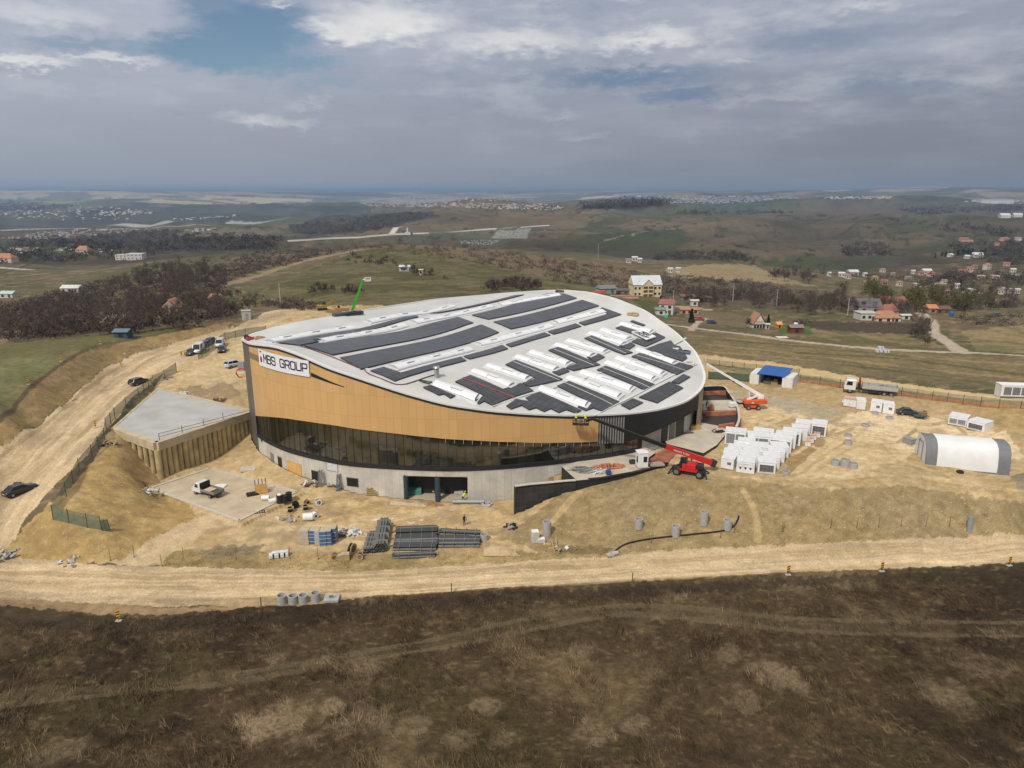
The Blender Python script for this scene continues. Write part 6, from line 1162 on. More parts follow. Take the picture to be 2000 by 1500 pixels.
mb = MB(); mb.beam(T1, mid, .55, .6, 0, .5, .55); mb.build('lower_boom', M_LW, lift); mb = MB(); mb.beam(mid - (T2 - T1) * .03, T2, .38, .42); mb.build('upper_boom', M_LW, lift); mb = MB(); mb.beam(T1 + (T2 - T1) * .32 - Vector((0, .1, .42)), T1 + (T2 - T1) * .5 - Vector((0, .1, .42)), .22, .22); mb.build('boom_hose_tray', M_DARK, lift)
mb = MB(); mb.box((1.6, 0, 2.5), (1.3, .9, 1.1)); mb.beam((-.6, .3, 2.1), T1 + (T2 - T1) * .2, .22, .22); mb.beam((-1.3, -.4, 2.05), (1.1, -.3, 3.1), .35, .4); mb.build('riser', M_LW, lift); mb = MB(); mb.box((.2, .1, 2.5), (.9, .8, .6)); mb.build('engine_block', mat('lift_navy', (.03, .05, .1), .5), lift)
mb = MB(); q0 = T2; ax = Vector((-1.2, 0, 0))
for z in (0, .55, 1.1):
    for a, b in (((0, -.6), (0, .6)), ((-1.1, -.6), (-1.1, .6)), ((0, -.6), (-1.1, -.6)), ((0, .6), (-1.1, .6))): mb.beam(q0 + Vector((a[0], a[1], z - .3)), q0 + Vector((b[0], b[1], z - .3)), .07)
for a in ((0, -.6), (0, .6), (-1.1, -.6), (-1.1, .6)): mb.beam(q0 + Vector((*a, -.3)), q0 + Vector((*a, .8)), .07)
mb.build('basket', mat('basket_grey', (.4, .38, .36), .5), lift)
p = at(1453, 787); o = thing('lift_platform', 'flat grey metal platform lying behind the orange boom lift', 'platform', p, .1); mb = MB(); mb.box((0, 0, .5), (3.4, 2.2, .15)); mb.build('platform_deck', M_CON, o); mb = MB(); mb.box((0, 0, .22), (2.8, 1.6, .42)); mb.build('platform_base', M_DARK, o)
# --- green crane arm and yellow excavator behind the hall
gb_ = aty(690, 612, 232); g0 = at(690, 600); gy_ = 226.; zg = float(zf(aty(688, 610, gy_)[0], gy_)); gl = thing('green_boom_lift', 'tall green boom lift arm rising behind the far roof edge', 'boom lift', (aty(686, 610, gy_)[0], gy_, zg)); go = Vector(gl.location)
M_GB = mat('lift_green', (.04, .30, .02), .45); mb = MB(); mb.box((0, 0, 1.), (3.4, 2., 1.4)); mb.build('chassis', M_GB, gl, bevel=.08)
for x in (-1.2, 1.2):
    for s in (-1, 1): wheel(gl, x, s * 1.1, .55, .4)
e0_, e1_ = Vector((0, 0, 1.6)), Vector(aty(709, 546, gy_)) - go
mb = MB(); mb.beam(e0_, e0_ + (e1_ - e0_) * .62, .8, .8); mb.build('lower_boom', M_GB, gl); mb = MB(); mb.beam(e0_ + (e1_ - e0_) * .58, e1_, .55, .6); mb.build('upper_boom', M_GB, gl)
mb = MB(); mb.beam(e1_, e1_ + Vector((1.1, 0, .15)), .25, .3); mb.build('jib', M_LW, gl); mb = MB(); c_ = e1_ + Vector((1.5, 0, -.4)); mb.box(c_, (1.9, 1., .15)); 
for z in (.5, 1.): 
    for s in (-.5, .5): mb.beam(c_ + Vector((-.95, s, z)), c_ + Vector((.95, s, z)), .07)
    for s in (-.95, .95): mb.beam(c_ + Vector((s, -.5, z)), c_ + Vector((s, .5, z)), .07)
for a in ((-.95, -.5), (.95, -.5), (-.95, .5), (.95, .5)): mb.beam(c_ + Vector((*a, 0)), c_ + Vector((*a, 1.)), .07)
mb.build('basket', M_LW, gl)
M_EX = mat('excavator_yellow', (.3, .18, .05), .5, var=.1); p = at(630, 606); o = thing('excavator', 'yellow tracked excavator behind the far left roof edge', 'excavator', p, .3); o.scale = (.9, .9, .9)
for s in (-1, 1): mb = MB(); loft(mb, [[(-1.9, s * 1.1 - .3, .35), (-1.6, s * 1.1 - .3, 0), (1.6, s * 1.1 - .3, 0), (1.9, s * 1.1 - .3, .35), (1.6, s * 1.1 - .3, .8), (-1.6, s * 1.1 - .3, .8)], [(-1.9, s * 1.1 + .3, .35), (-1.6, s * 1.1 + .3, 0), (1.6, s * 1.1 + .3, 0), (1.9, s * 1.1 + .3, .35), (1.6, s * 1.1 + .3, .8), (-1.6, s * 1.1 + .3, .8)]], smooth=False); mb.build('track', M_TYRE, o)
mb = MB(); mb.box((-.3, 0, 1.5), (3.6, 2.4, 1.1)); mb.build('house', M_EX, o, bevel=.1); mb = MB(); mb.box((.7, .7, 2.4), (1.3, 1., 1.4)); mb.build('cab', M_WIN, o); mb = MB(); mb.beam((1.4, -.2, 1.7), (4., -.2, 3.8), .45, .55); mb.build('boom', M_EX, o); mb = MB(); mb.beam((4., -.2, 3.8), (6., -.2, 1.6), .35, .45); mb.build('stick', M_EX, o); mb = MB(); mb.box((6., -.2, 1.1), (.9, 1., .8)); mb.build('bucket', M_DARK, o)
for i, (u, v) in enumerate(((652, 611), (668, 607))):
    p = at(u, v); mb = MB()
    for k_ in range(6): mb.beam((-2.5 + random.uniform(-.5, .5), k_ * .25 - .6, .2 + .25 * (k_ % 3)), (2.5, k_ * .25 - .6 + random.uniform(-.2, .2), .25 + .25 * (k_ % 3)), .22)
    o = mb.build('beam_pile', mat('rust_beam', (.3, .17, .07), .8)); o.location = p; tag(o, ('pile of rusty beams right next to the yellow excavator', 'pile of rusty beams right by the foot of the green lift arm')[i], 'beams', 'beam piles behind the hall')
# --- tent
A, B, C = at(1806, 907), at(1971, 928), at(1781, 884); ta = V2(B) - V2(A); TL = float(np.hypot(*ta)); ta /= TL; tn = np.array([-ta[1], ta[0]]); TW = max(6., float(np.dot(V2(C) - V2(A), tn)) * 1.1)
TH = aty(1793, 842, (A[1] + C[1]) / 2)[2] - A[2]; TH = max(3., TH)
tent = thing('arched_tent', 'large arched white storage tent with grey end bands on the plateau', 'tent', (*(V2(A) + tn * TW / 2), min(A[2], B[2]) - .15), math.atan2(ta[1], ta[0]))
def arch(x, s=1., k=17):
    o_ = []
    for i in range(k):
        a = math.pi * i / (k - 1); c_, s_ = math.cos(a), math.sin(a); o_.append((x, -math.copysign(abs(c_) ** .62, c_) * TW / 2 * s, abs(s_) ** .8 * TH * s))
    return o_
def shell(x0, x1, nm, m, s=1.):
    mb = MB(); N = max(2, int((x1 - x0) / .8)); secs = []
    for i in range(N + 1):
        x = x0 + (x1 - x0) * i / N; q = arch(x, s); secs.append([(a, b + random.uniform(-.03, .03), c + random.uniform(-.05, .03)) if 0 < j < 16 else (a, b, c) for j, (a, b, c) in enumerate(q)])
    V = [p for r in secs for p in r]; mb.raw(V, [(i * 17 + k, (i + 1) * 17 + k, (i + 1) * 17 + k + 1, i * 17 + k + 1) for i in range(N) for k in range(16)], 0, True); return mb.build(nm, m, tent)
M_TW = mat('tent_white', (.7, .71, .72), .6, var=.07, vscale=.5, bump=.35, bscale=1.2); M_TG = mat('tent_grey', (.17, .175, .19), .65, var=.1, bump=.35, bscale=1.2)
shell(0, TL * .14, 'grey_band', M_TG); shell(TL * .14, TL * .855, 'white_cover', M_TW, 1.002); shell(TL * .855, TL, 'grey_band', M_TG)
for x, m in ((-.02, M_TW), (TL - .02, M_TG)): mb = MB(); mb.raw(arch(x, .99), [tuple(range(17))]); mb.build('end_panel', m, tent)
mb = MB(); mb.beam((-.06, -TW * .18, 0), (-.06, -TW * .18, TH * .78), .12); mb.beam((-.06, TW * .18, 0), (-.06, TW * .18, TH * .78), .12); mb.beam((-.06, -TW * .18, TH * .78), (-.06, TW * .18, TH * .78), .12); mb.build('door_frame', M_TG, tent)
mb = MB(); mb.tube([(TL + .03, b * .75, c * .8) for _, b, c in arch(0)[3:14]], .07, 6); mb.build('end_arch', M_LW, tent)
mb = MB(); mb.box((TL / 2, -TW / 2 - .05, .15), (TL, .25, .35)); mb.build('ground_skirt', M_TG, tent)
p = at(1875, 923); mb = MB(); mb.ring((0, 0, 0), .55, .3, .3, 14); o = mb.build('spare_tyre', M_TYRE); o.location = p; tag(o, 'black tyre lying against the foot of the arched tent', 'tyre')
p = at(1775, 866); mb = MB(); mb.box((0, 0, .5), (1.4, 1.8, 1.)); mb.box((0, 0, 1.05), (1.5, 1.9, .1)); o = mb.build('grey_bin', mat('bin_grey', (.25, .26, .26), .7)); o.location = p; o.rotation_euler.z = .5; tag(o, 'grey bin beside the left end of the arched tent', 'bin')
# --- blue roofed shelter between two white containers
M_CNT = grid_mat('container_white', (.68, .69, .69), (.52, .53, .53), .28, 5., .06, .02, rough=.5); M_BLUE = grid_mat('blue_sheet', (.015, .1, .36), (.01, .07, .27), .5, 9., .07, .02, rough=.45)
q0, q1, q2, q3 = at(1464, 748.5), at(1482, 750), at(1525, 757.5), at(1547, 759)
dirx = V2(q3) - V2(q0); SWD = float(np.hypot(*dirx)); dirx /= SWD; sh = thing('shelter', 'blue sheet roofed shelter standing between two white site containers', 'shelter', (*q0[:2], q0[2]), math.atan2(dirx[1], dirx[0])); diry = np.array([-dirx[1], dirx[0]])
def sx__(p): return float(np.dot(V2(p) - V2(q0), dirx))
def cont(mb, x0, x1, y0, y1, z1):
    for (a, b, c, d) in (((x0, y0), (x1, y0), (x0, x1), 0), ((x1, y0), (x1, y1), (0, y1 - y0), 0), ((x1, y1), (x0, y1), (0, x1 - x0), 0), ((x0, y1), (x0, y0), (0, y1 - y0), 0)): L_ = math.hypot(b[0] - a[0], b[1] - a[1]); mb.face([(*a, 0), (*b, 0), (*b, z1), (*a, z1)], 0, uv=[(0, 0), (L_, 0), (L_, z1), (0, z1)])
    mb.face([(x0, y0, z1), (x1, y0, z1), (x1, y1, z1), (x0, y1, z1)], 0, uv=[(0, 0), (x1 - x0, 0), (x1 - x0, y1 - y0), (0, y1 - y0)])
w1_, w2_, w3_ = sx__(q1), sx__(q2), sx__(q3); tops_ = SWD
mb = MB(); cont(mb, 0, w1_, 0, 6., 2.6); mb.build('container', M_CNT, sh); mb = MB(); cont(mb, w2_, w3_, 0, 6., 2.6); mb.build('container', M_CNT, sh)
mb = MB(); a, b, c, d = (w1_ - .5, -.3, 2.75), (w2_ + .5, -.3, 2.75), (w2_ + 1.1, 6., 3.6), (w1_ - .1, 6., 3.6); mb.face([a, b, c, d], 0, uv=[(0, 0), (b[0] - a[0], 0), (b[0] - a[0], 6.4), (0, 6.4)]); mb.raw([Vector(q) - Vector((0, 0, .08)) for q in (a, b, c, d)] + [Vector(q) - Vector((0, 0, .004)) for q in (a, b, c, d)], [(0, 3, 2, 1), (0, 1, 5, 4), (1, 2, 6, 5), (2, 3, 7, 6), (3, 0, 4, 7)]); mb.build('roof_sheet', M_BLUE, sh)
mb = MB(); mb.box(((w1_ + w2_) / 2, 5.9, 1.4), (w2_ - w1_, .1, 2.8)); mb.build('back_wall', M_DARK, sh)
for i, (f_, c_) in enumerate(((.3, (.1, .1, .11)), (.62, (.32, .24, .1)))): x = w1_ + (w2_ - w1_) * f_; mb = MB(); mb.box((0, 0, .5), (1.6, 1., .9)); mb.box((.2, 0, 1.15), (.8, .7, .4)); o = mb.build('stored_box', mat('stored_%d' % i, c_, .8)); P_ = V2(q0) + dirx * x + diry * 2.; o.location = (*P_, q0[2]); o.rotation_euler.z = sh.rotation_euler.z; tag(o, ('dark box stored in the shade under the blue roof', 'tan box stored under the blue roof near the right container')[i], 'box')
# --- office container at the right edge
qa, qb = at(1953, 777), at(2060, 781); ro_ = face_dir(qa, qb); oc = thing('office_container', 'long white office container with grey panels at the right edge behind the fence', 'container', qa, ro_); Lc = 9.2
mb = MB(); cont(mb, 0, Lc, 0, 2.6, 2.8); mb.build('casing', M_CNT, oc); mb = MB(); mb.box((Lc / 2, 1.3, 2.88), (Lc + .1, 2.7, .14)); mb.build('roof', M_UNIT, oc)
for x in (.5, 2.3, 4.1, 6.2): mb = MB(); mb.box((x + .8, -.03, 1.6), (1.5, .08, 1.7)); mb.build('panel', M_GRIL, oc)
mb = MB(); mb.box((Lc / 2, -.02, .2), (Lc, .08, .4)); mb.build('base_rail', M_UBASE, oc)
# --- guard booth
pb = atz(1253, 911, 5.5); bo_ = thing('guard_booth', 'small white guard booth with dark windows on the terrace deck', 'booth', pb, .15)
mb = MB(); mb.box((0, 0, 1.35), (1.7, 1.7, 2.5)); mb.build('cabin', M_UNIT, bo_, bevel=.08); mb = MB(); mb.box((0, 0, 2.66), (1.85, 1.85, .14)); mb.build('roof', M_UNIT, bo_, bevel=.04)
mb = MB(); mb.box((.3, -.86, 1.55), (.62, .06, .95)); mb.build('window', M_WIN, bo_); mb = MB(); mb.box((-.86, -.2, 1.45), (.06, .6, 1.1)); mb.build('window', M_WIN, bo_); mb = MB(); mb.box((.1, 0, .06), (2., 1.9, .12)); mb.build('base', mat('booth_base', (.35, .27, .18), .9), bo_)
# ------------------------------------------------------------------ materials lying in the yard
M_PIPE = mat('pipe_dark', (.035, .04, .045), .5, .1, var=.15); M_PIPE2 = mat('pipe_light', (.13, .135, .135), .5, var=.15); M_STRAP = mat('strap_pale', (.26, .25, .22), .7); M_TIM = mat('timber', (.38, .28, .15), .85, var=.2); M_PALB = mat('pack_blue', (.06, .13, .26), .55, var=.3); M_PALW = mat('pack_grey_film', (.4, .41, .43), .35, var=.15); M_PALT = mat('pack_tan', (.42, .36, .27), .8, var=.15)
M_PEND = mat('pipe_end', (.01, .01, .01), .9)
def pipe_stack(p, rz_, L_, r, rows, label, group, m=M_PIPE, lighter=0):
    o = thing('pipe_bundle', label, 'pipes', p, rz_, group); k = 0
    for j, n in enumerate(rows):
        for i in range(n):
            y = (i - (n - 1) / 2) * 2.05 * r; z = r + j * 1.85 * r; sh = random.uniform(-.15, .15); mb = MB(); mb.cyl((-L_ / 2 + sh, y, z), (L_ / 2 + sh, y, z), r, 10); q = mb.build('pipe', m if k % 5 or not lighter else M_PIPE2, o); k += 1
            mb = MB(); mb.cyl((-L_ / 2 + sh - .004, y, z), (-L_ / 2 + sh - .002, y, z), r * .8, 10); mb.build('pipe_mouth', M_PEND, q)
    hh = r * 2 + (len(rows) - 1) * 1.85 * r
    for t in (-.38, -.13, .13, .38): mb = MB(); mb.box((t * L_, 0, hh / 2), (.045, rows[0] * 2.05 * r + .08, hh + .06)); mb.build('strap', M_STRAP, o)
    return o
def px_bundle(a, b, r, rows, label, group='dark pipe bundles lying in the yard', m=M_PIPE, li=1):
    P, Q = at(*a), at(*b); L_ = float(np.hypot(*(V2(Q) - V2(P)))); return pipe_stack((P + Q) / 2, face_dir(P, Q), L_, r, rows, label, group, m, li)
z4 = lambda x, y: (480 + .26 * x, 820 + .26 * y)
px_bundle(z4(1130, 865), z4(1440, 850), .18, (6, 6, 5), 'dark pipe bundle lying farthest back in the left pipe pile')
px_bundle(z4(1125, 910), z4(1440, 900), .18, (5, 5), 'dark pipe bundle with pale pipes in the middle of the left pipe pile')
px_bundle(z4(1118, 960), z4(1440, 955), .18, (6, 5), 'dark pipe bundle nearest the road in the left pipe pile')
px_bundle(z4(1465, 868), z4(1765, 885), .18, (5, 4, 3), 'dark pipe bundle lying slanted at the back of the right pipe pile')
px_bundle(z4(1455, 905), z4(1765, 912), .18, (5, 4), 'dark pipe bundle in the middle of the right pipe pile')
px_bundle(z4(1450, 940), z4(1755, 940), .18, (5, 3), 'dark pipe bundle nearest the road in the right pipe pile')
px_bundle(z4(1110, 1030), z4(1430, 1020), .14, (4, 3), 'single low pipe bundle lying apart in front of the big pipe pile')
px_bundle(z4(920, 1005), z4(960, 865), .2, (4, 3), 'short stack of grey pipes pointing at the hall, left of two', 'pipe stacks pointing at the hall', M_PIPE2, 0)
px_bundle(z4(1010, 995), z4(1045, 800), .2, (5, 5, 4, 3), 'tall stack of grey pipes pointing at the hall, right of two', 'pipe stacks pointing at the hall', M_PIPE2, 0)
for (x, y, w, h_, m, lb) in ((440, 938, 1.5, 2.1, M_PALT, 'tan and grey wrapped pack at the left end of the blue pack row'), (505, 938, .9, 2.1, M_PALB, 'blue wrapped pack right next to the tan one in the pack row'), (540, 942, .7, 2.15, M_PALW, 'pale grey wrapped pack standing between blue ones in the pack row'), (583, 948, 1., 2.15, M_PALB, 'dark blue wrapped pack in the middle of the pack row'), (620, 945, 1., 2.2, M_PALB, 'blue wrapped pack second from the right of the pack row'), (660, 925, .9, 2.2, M_PALB, 'blue wrapped pack at the right end of the pack row')):
    p = at(*z4(x, y)); o = thing('wrapped_pack', lb, 'pack', p, random.uniform(-.1, .1), 'wrapped packs in a row'); mb = MB(); mb.box((0, .6, h_ / 2 + .12), (w, 1.5, h_)); mb.build('pack', m, o, bevel=.03); mb = MB(); mb.box((0, .6, .08), (w, 1.5, .14)); mb.build('pallet', M_TIM, o); mb = MB(); mb.box((0, .6, h_ + .15), (w * .95, 1.4, .05)); mb.build('cover', M_PALT, o)
    for z in (.6, 1.2, 1.75): mb = MB(); mb.box((0, .6, z), (w + .03, 1.53, .09)); mb.build('strap', M_PALW, o)
def heap(px, n, sx_, h_, m, name, label, cat, seed=1, mats=None):
    rnd = random.Random(seed); p = at(*px); mb = MB()
    for i in range(n):
        d = rnd.random() ** .6; a = rnd.random() * 6.28; T = Matrix.Rotation(rnd.uniform(-.6, .6), 3, 'X') @ Matrix.Rotation(rnd.uniform(-.6, .6), 3, 'Y'); z = h_ * (1 - d) * rnd.random()
        mb.box((math.cos(a) * d * sx_, math.sin(a) * d * sx_ * .8, z + .1), (rnd.uniform(.3, .9), rnd.uniform(.12, .5), rnd.uniform(.06, .3)), rnd.random() * 3, rnd.randrange(len(mats)) if mats else 0, T)
    o = mb.build(name, mats or m); o.location = p; return tag(o, label, cat)
M_JB = mat('junk_brown', (.13, .09, .07), .9); M_JW = mat('junk_white', (.6, .59, .58), .6); M_JG = mat('junk_grey', (.25, .25, .25), .7); M_BRK = mat('brick_tile', (.42, .17, .09), .85, var=.25)
heap(z4(735, 860), 40, 1.4, .9, None, 'scrap_heap', 'brown scrap heap right beside the row of blue packs', 'scrap', 3, [M_JB, M_JG, M_JB, M_JW])
heap(z4(810, 850), 40, 1.5, .6, None, 'film_heap', 'heap of white film and tubes between scrap and pipe stacks', 'film', 4, [M_JW, M_JW, M_JG])
heap((565, 1013), 14, 1.6, .25, None, 'rubble_heap', 'flat grey rubble heap at the right edge of the concrete pad', 'rubble', 6, [M_JG, M_CON])
heap((608, 946), 26, 1.8, .5, None, 'site_scrap', 'loose scrap lying along the concrete storey near the dark door', 'scrap', 7, [M_JG, M_TIM, M_JB, M_JW])
heap((655, 952), 22, 1.7, .5, None, 'site_scrap', 'loose scrap lying along the concrete storey beside the pale window', 'scrap', 8, [M_JG, M_TIM, M_JB])
heap((1090, 1073), 20, 2.6, .3, None, 'broken_board', 'scattered broken boards in the ditch by the wooden ladder', 'boards', 9, [M_JW, M_JG, M_TIM])
heap((1000, 1030), 18, 1.2, .5, None, 'cable_heap', 'grey cable heap at the foot of the black retaining wall', 'cables', 10, [M_JG, M_DARK])
heap((285, 962), 22, 2.2, .3, None, 'rubble_heap', 'pale rubble heap at the left corner of the concrete pad', 'rubble', 11, [M_CON, M_JW, M_JG])
heap((212, 868), 20, 1.6, .5, None, 'hose_heap', 'tangle of hoses and boards at the left foot of the grey slab', 'hoses', 12, [M_JG, M_TIM, M_DARK])
heap((140, 1096), 16, 1.8, .3, None, 'stone_heap', 'small pale stone heap on the road edge below the tan slope', 'stones', 13, [M_CON, M_JW]); heap((8, 1082), 30, 2.6, .3, None, 'stone_heap', 'wide grey stone heap at the left picture edge by the road', 'stones', 14, [M_JG, M_CON])
# tan tarpaulin
p = at(980, 1078); mb = MB(); G = 12
V = [(-2.6 + 5.2 * i / G, -1.3 + 2.6 * j / G, .06 + 1.0 * max(0, 1 - ((i / G - .4) ** 2 * 5 + (j / G - .5) ** 2 * 5)) * (.6 + .6 * float(fbm(i * .7, j * .7, 2, 5)))) for j in range(G + 1) for i in range(G + 1)]
mb.raw(V, [(j * (G + 1) + i, j * (G + 1) + i + 1, (j + 1) * (G + 1) + i + 1, (j + 1) * (G + 1) + i) for j in range(G) for i in range(G)], 0, False); o = mb.build('covered_pile', mat('tarp_tan', (.46, .34, .2), .8)); o.location = p; tag(o, 'tan tarpaulin covered pile in front of the earth slope', 'tarpaulin')
# cable drums
def drum(px, r, w, label, m, lying=False, rz_=0., group='cable drums in the yard'):
    p = at(*px); o = thing('cable_drum', label, 'cable drum', p, rz_, group)
    if lying: A0, A1 = Vector((0, 0, 0)), Vector((0, 0, w))
    else: A0, A1 = Vector((0, -w / 2, r)), Vector((0, w / 2, r))
    d = (A1 - A0).normalized()
    mb = MB(); mb.cyl(A0, A1, r * .62, 14); mb.build('core', M_BLK, o)
    for q in (A0, A1 - d * .08): mb = MB(); mb.cyl(q, q + d * .08, r, 18); mb.build('flange', m, o)
drum((567, 1000), .6, .8, 'black cable drum lying flat, lower one of the pair behind the pad', M_TIM, True)
drum((578, 992), .55, .7, 'black cable drum standing right behind the pair on the pad edge', M_DARK, False, .4); drum((597, 996), .6, .8, 'black cable drum standing alone between the pad and the white drum', M_TIM, True); drum((600, 986), .45, .6, 'small pale topped drum beyond the standing black drum', M_TIM, False, .8)
drum((622, 986), .55, .9, 'white cable drum standing on its side near the concrete storey', M_UNIT, False, .5)
drum(z4(668, 1050), .5, .8, 'wooden drum with dark cable at the left of the tan crates', M_TIM, False, .2); drum(z4(800, 1005), .8, .6, 'largest wooden drum standing behind the tan crates', M_TIM, False, 1.2); drum(z4(858, 1045), .5, .9, 'wooden drum lying at the right of the tan crates', M_TIM, False, .1)
for (x, y, s_, lb) in ((750, 1048, .9, 'tan crate between the wooden drums near the side road'), (715, 1050, .7, 'smaller tan crate beside the left wooden drum')): p = at(*z4(x, y)); o = thing('tan_crate', lb, 'crate', p, .1, 'tan crates by the drums'); mb = MB(); mb.box((0, 0, s_ / 2), (s_ * 1.3, s_, s_)); mb.build('crate_box', M_TIM, o); mb = MB(); mb.box((0, 0, s_ + .03), (s_ * 1.2, s_ * .9, .06)); mb.build('lid', M_PALT, o)
def roll(px, r, L_, rz_, label, m=M_UNIT, grp='white rolls in the yard', Z=None):
    p = at(*px); o = thing('white_roll', label, 'roll', p if Z is None else (p[0], p[1], Z), rz_, grp); mb = MB(); mb.cyl((-L_ / 2, 0, r), (L_ / 2, 0, r), r, 16); mb.build('roll_body', m, o)
    for s in (-1, 1): mb = MB(); mb.cyl((s * L_ / 2, 0, r), (s * (L_ / 2 + .02), 0, r), r * .35, 10); mb.build('core', M_DARK, o)
roll((602, 1016), .6, 1.5, .2, 'white roll lying on its side, left of two near the pad'); roll((615, 1014), .6, .6, -.6, 'white roll turned endwise, right of two near the pad'); roll((519, 978), .4, 1.2, .1, 'white roll on the concrete pad, farther of two', Z=PZ); roll((532, 984), .4, 1.1, .5, 'white roll on the concrete pad, nearer of two', Z=PZ)
for i, (u, v, h_) in enumerate(((547, 982, 1.3), (556, 981, 1.1), (565, 979, 1.3))): p = at(u, v); mb = MB(); mb.cyl((0, 0, 0), (0, 0, h_), .5, 14); mb.cyl((0, 0, h_), (0, 0, h_ + .06), .53, 14); o = mb.build('black_barrel', M_DARK); o.location = (p[0], p[1], PZ); tag(o, ('black barrel on the pad edge, left of three with white film on top', 'black barrel on the pad edge, middle of three', 'black barrel on the pad edge, right of three')[i], 'barrel', 'black barrels on the pad'); 
p = at(547, 982); mb = MB(); mb.sphere((0, 0, 0), .4, 10, sc=(1, .8, .5)); o = mb.build('white_film', M_UNIT); o.location = (p[0], p[1], PZ + 1.45); tag(o, 'crumpled white film on top of the left black barrel', 'film')
# formwork stand on the pad
p = at(511, 964); o = thing('formwork_rack', 'orange formwork panels with blue posts standing on the concrete pad', 'rack', (p[0], p[1], PZ), .45)
for i in range(3): mb = MB(); mb.box((0, -.5 + .45 * i, .75), (1.9, .1, 1.3)); mb.build('orange_panel', M_OR, o)
for i in range(4): mb = MB(); mb.beam((-.85 + .57 * i, .55, 0), (-.85 + .57 * i, .55, 2.3), .12); mb.build('blue_post', M_COL, o)
p = at(493, 968); mb = MB(); mb.box((0, 0, .15), (1.8, 1.2, .3)); 
for i in range(4): mb.box((-.6 + .4 * i, 0, .36), (.15, 1.1, .12))
o = mb.build('dark_pallet', M_DARK); o.location = (p[0], p[1], PZ); o.rotation_euler.z = .5; tag(o, 'dark pallet lying on the concrete pad before the orange formwork', 'pallet')
p = at(507, 1000); mb = MB()
for i in range(5): mb.box((-.7 + .35 * i, 0, .06), (.12, 1., .1))
for s in (-.45, .45): mb.box((0, s, .05), (1.6, .1, .08))
o = mb.build('steel_grate', M_DARK); o.location = (p[0], p[1], PZ); o.rotation_euler.z = .35; tag(o, 'dark steel grate lying near the front edge of the concrete pad', 'grate')
p = at(556, 1011); mb = MB(); mb.box((0, 0, .08), (1.7, 1.3, .14)); mb.box((.1, .05, .19), (1.5, 1.1, .08)); o = mb.build('board_stack', M_TIM); o.location = p; o.rotation_euler.z = .4; tag(o, 'low stack of tan boards beside the concrete pad corner', 'boards')
p = at(545, 1088); o = thing('film_bundle', 'white film wrapped bundle lying by the side road', 'bundle', p, .25, ); mb = MB(); mb.box((0, 0, .35), (2.6, .9, .6)); mb.box((.2, .1, .75), (2.2, .7, .25)); mb.build('bundle_body', mat('film_white', (.6, .62, .65), .3), o, bevel=.08)
for s in (-.7, .1, .8): mb = MB(); mb.box((s, 0, .36), (.2, .94, .63)); mb.build('strap', M_DARK, o)
# plastic duct, planks and pallets along the hall
a, b = at(884, 984), at(946, 984); o = thing('silver_duct', 'silver corrugated duct lying in front of the entrance', 'duct', (a + b) / 2, face_dir(a, b)); L_ = float(np.hypot(*(b - a)[:2])); mb = MB()
for i in range(22): mb.cyl((-L_ / 2 + i * L_ / 22, 0, .4), (-L_ / 2 + (i + 1) * L_ / 22, 0, .4), .36 if i % 2 else .32, 12)
mb.build('duct_body', mat('duct_silver', (.36, .38, .44), .3, .4), o); heap((952, 986), 14, .8, .5, M_PALW, 'crumpled_film', 'crumpled pale film at the right end of the silver duct', 'film', 21)
a, b = at(762, 985), at(832, 989); mb = MB(); d = (b - a); mb.beam((0, 0, .1), d + np.array([0, 0, .0]), .35, .18); mb.beam((0, .5, .12), d * .95 + np.array([0, .5, .02]), .3, .2); mb.beam((.4, .2, .28), d * .8 + np.array([0, .25, .2]), .25, .12); o = mb.build('plank_pile', mat('plank_pale', (.55, .46, .36), .85)); o.location = a; tag(o, 'long pale planks lying in front of the entrance columns', 'planks')
a, b = at(834, 986), at(866, 987); mb = MB(); mb.beam((0, 0, .08), b - a, .6, .14); mb.beam((0, .3, .2), (b - a) * .9 + np.array([0, .2, .1]), .2, .1); o = mb.build('rust_plank', mat('plank_rust', (.36, .18, .09), .85)); o.location = a; tag(o, 'rust brown plank lying right of the pale planks', 'planks')
p = at(727, 968); o = thing('leaning_pallet', 'wooden pallets leaning on the concrete wall left of the entrance', 'pallet', p, .1)
for i in range(4): mb = MB(); mb.box((0, .1 * i, .25 + .3 * i), (1.9, .12, .18)); mb.build('slat', M_TIM, o)
for s in (-.8, 0, .8): mb = MB(); mb.box((s, .3, .7), (.14, .2, 1.3)); mb.build('block', M_TIM, o)
for i, (u, v, lb) in enumerate(((625, 950, 'grey tubes leaning on the wall just right of the dark door'), (661, 958, 'grey tubes leaning on the wall below the pale window'))):
    p = at(u, v); mb = MB()
    for k_ in range(4): mb.cyl((k_ * .22 - .3, -.2, 0), (k_ * .2 - .25, .7, 2.6 + .2 * (k_ % 2)), .08, 8)
    o = mb.build('leaning_tube', M_PIPE2); o.location = p; tag(o, lb, 'tubes', 'tubes leaning on the concrete storey')
ent = np.array(e0) * .75 + np.array(e1) * .25
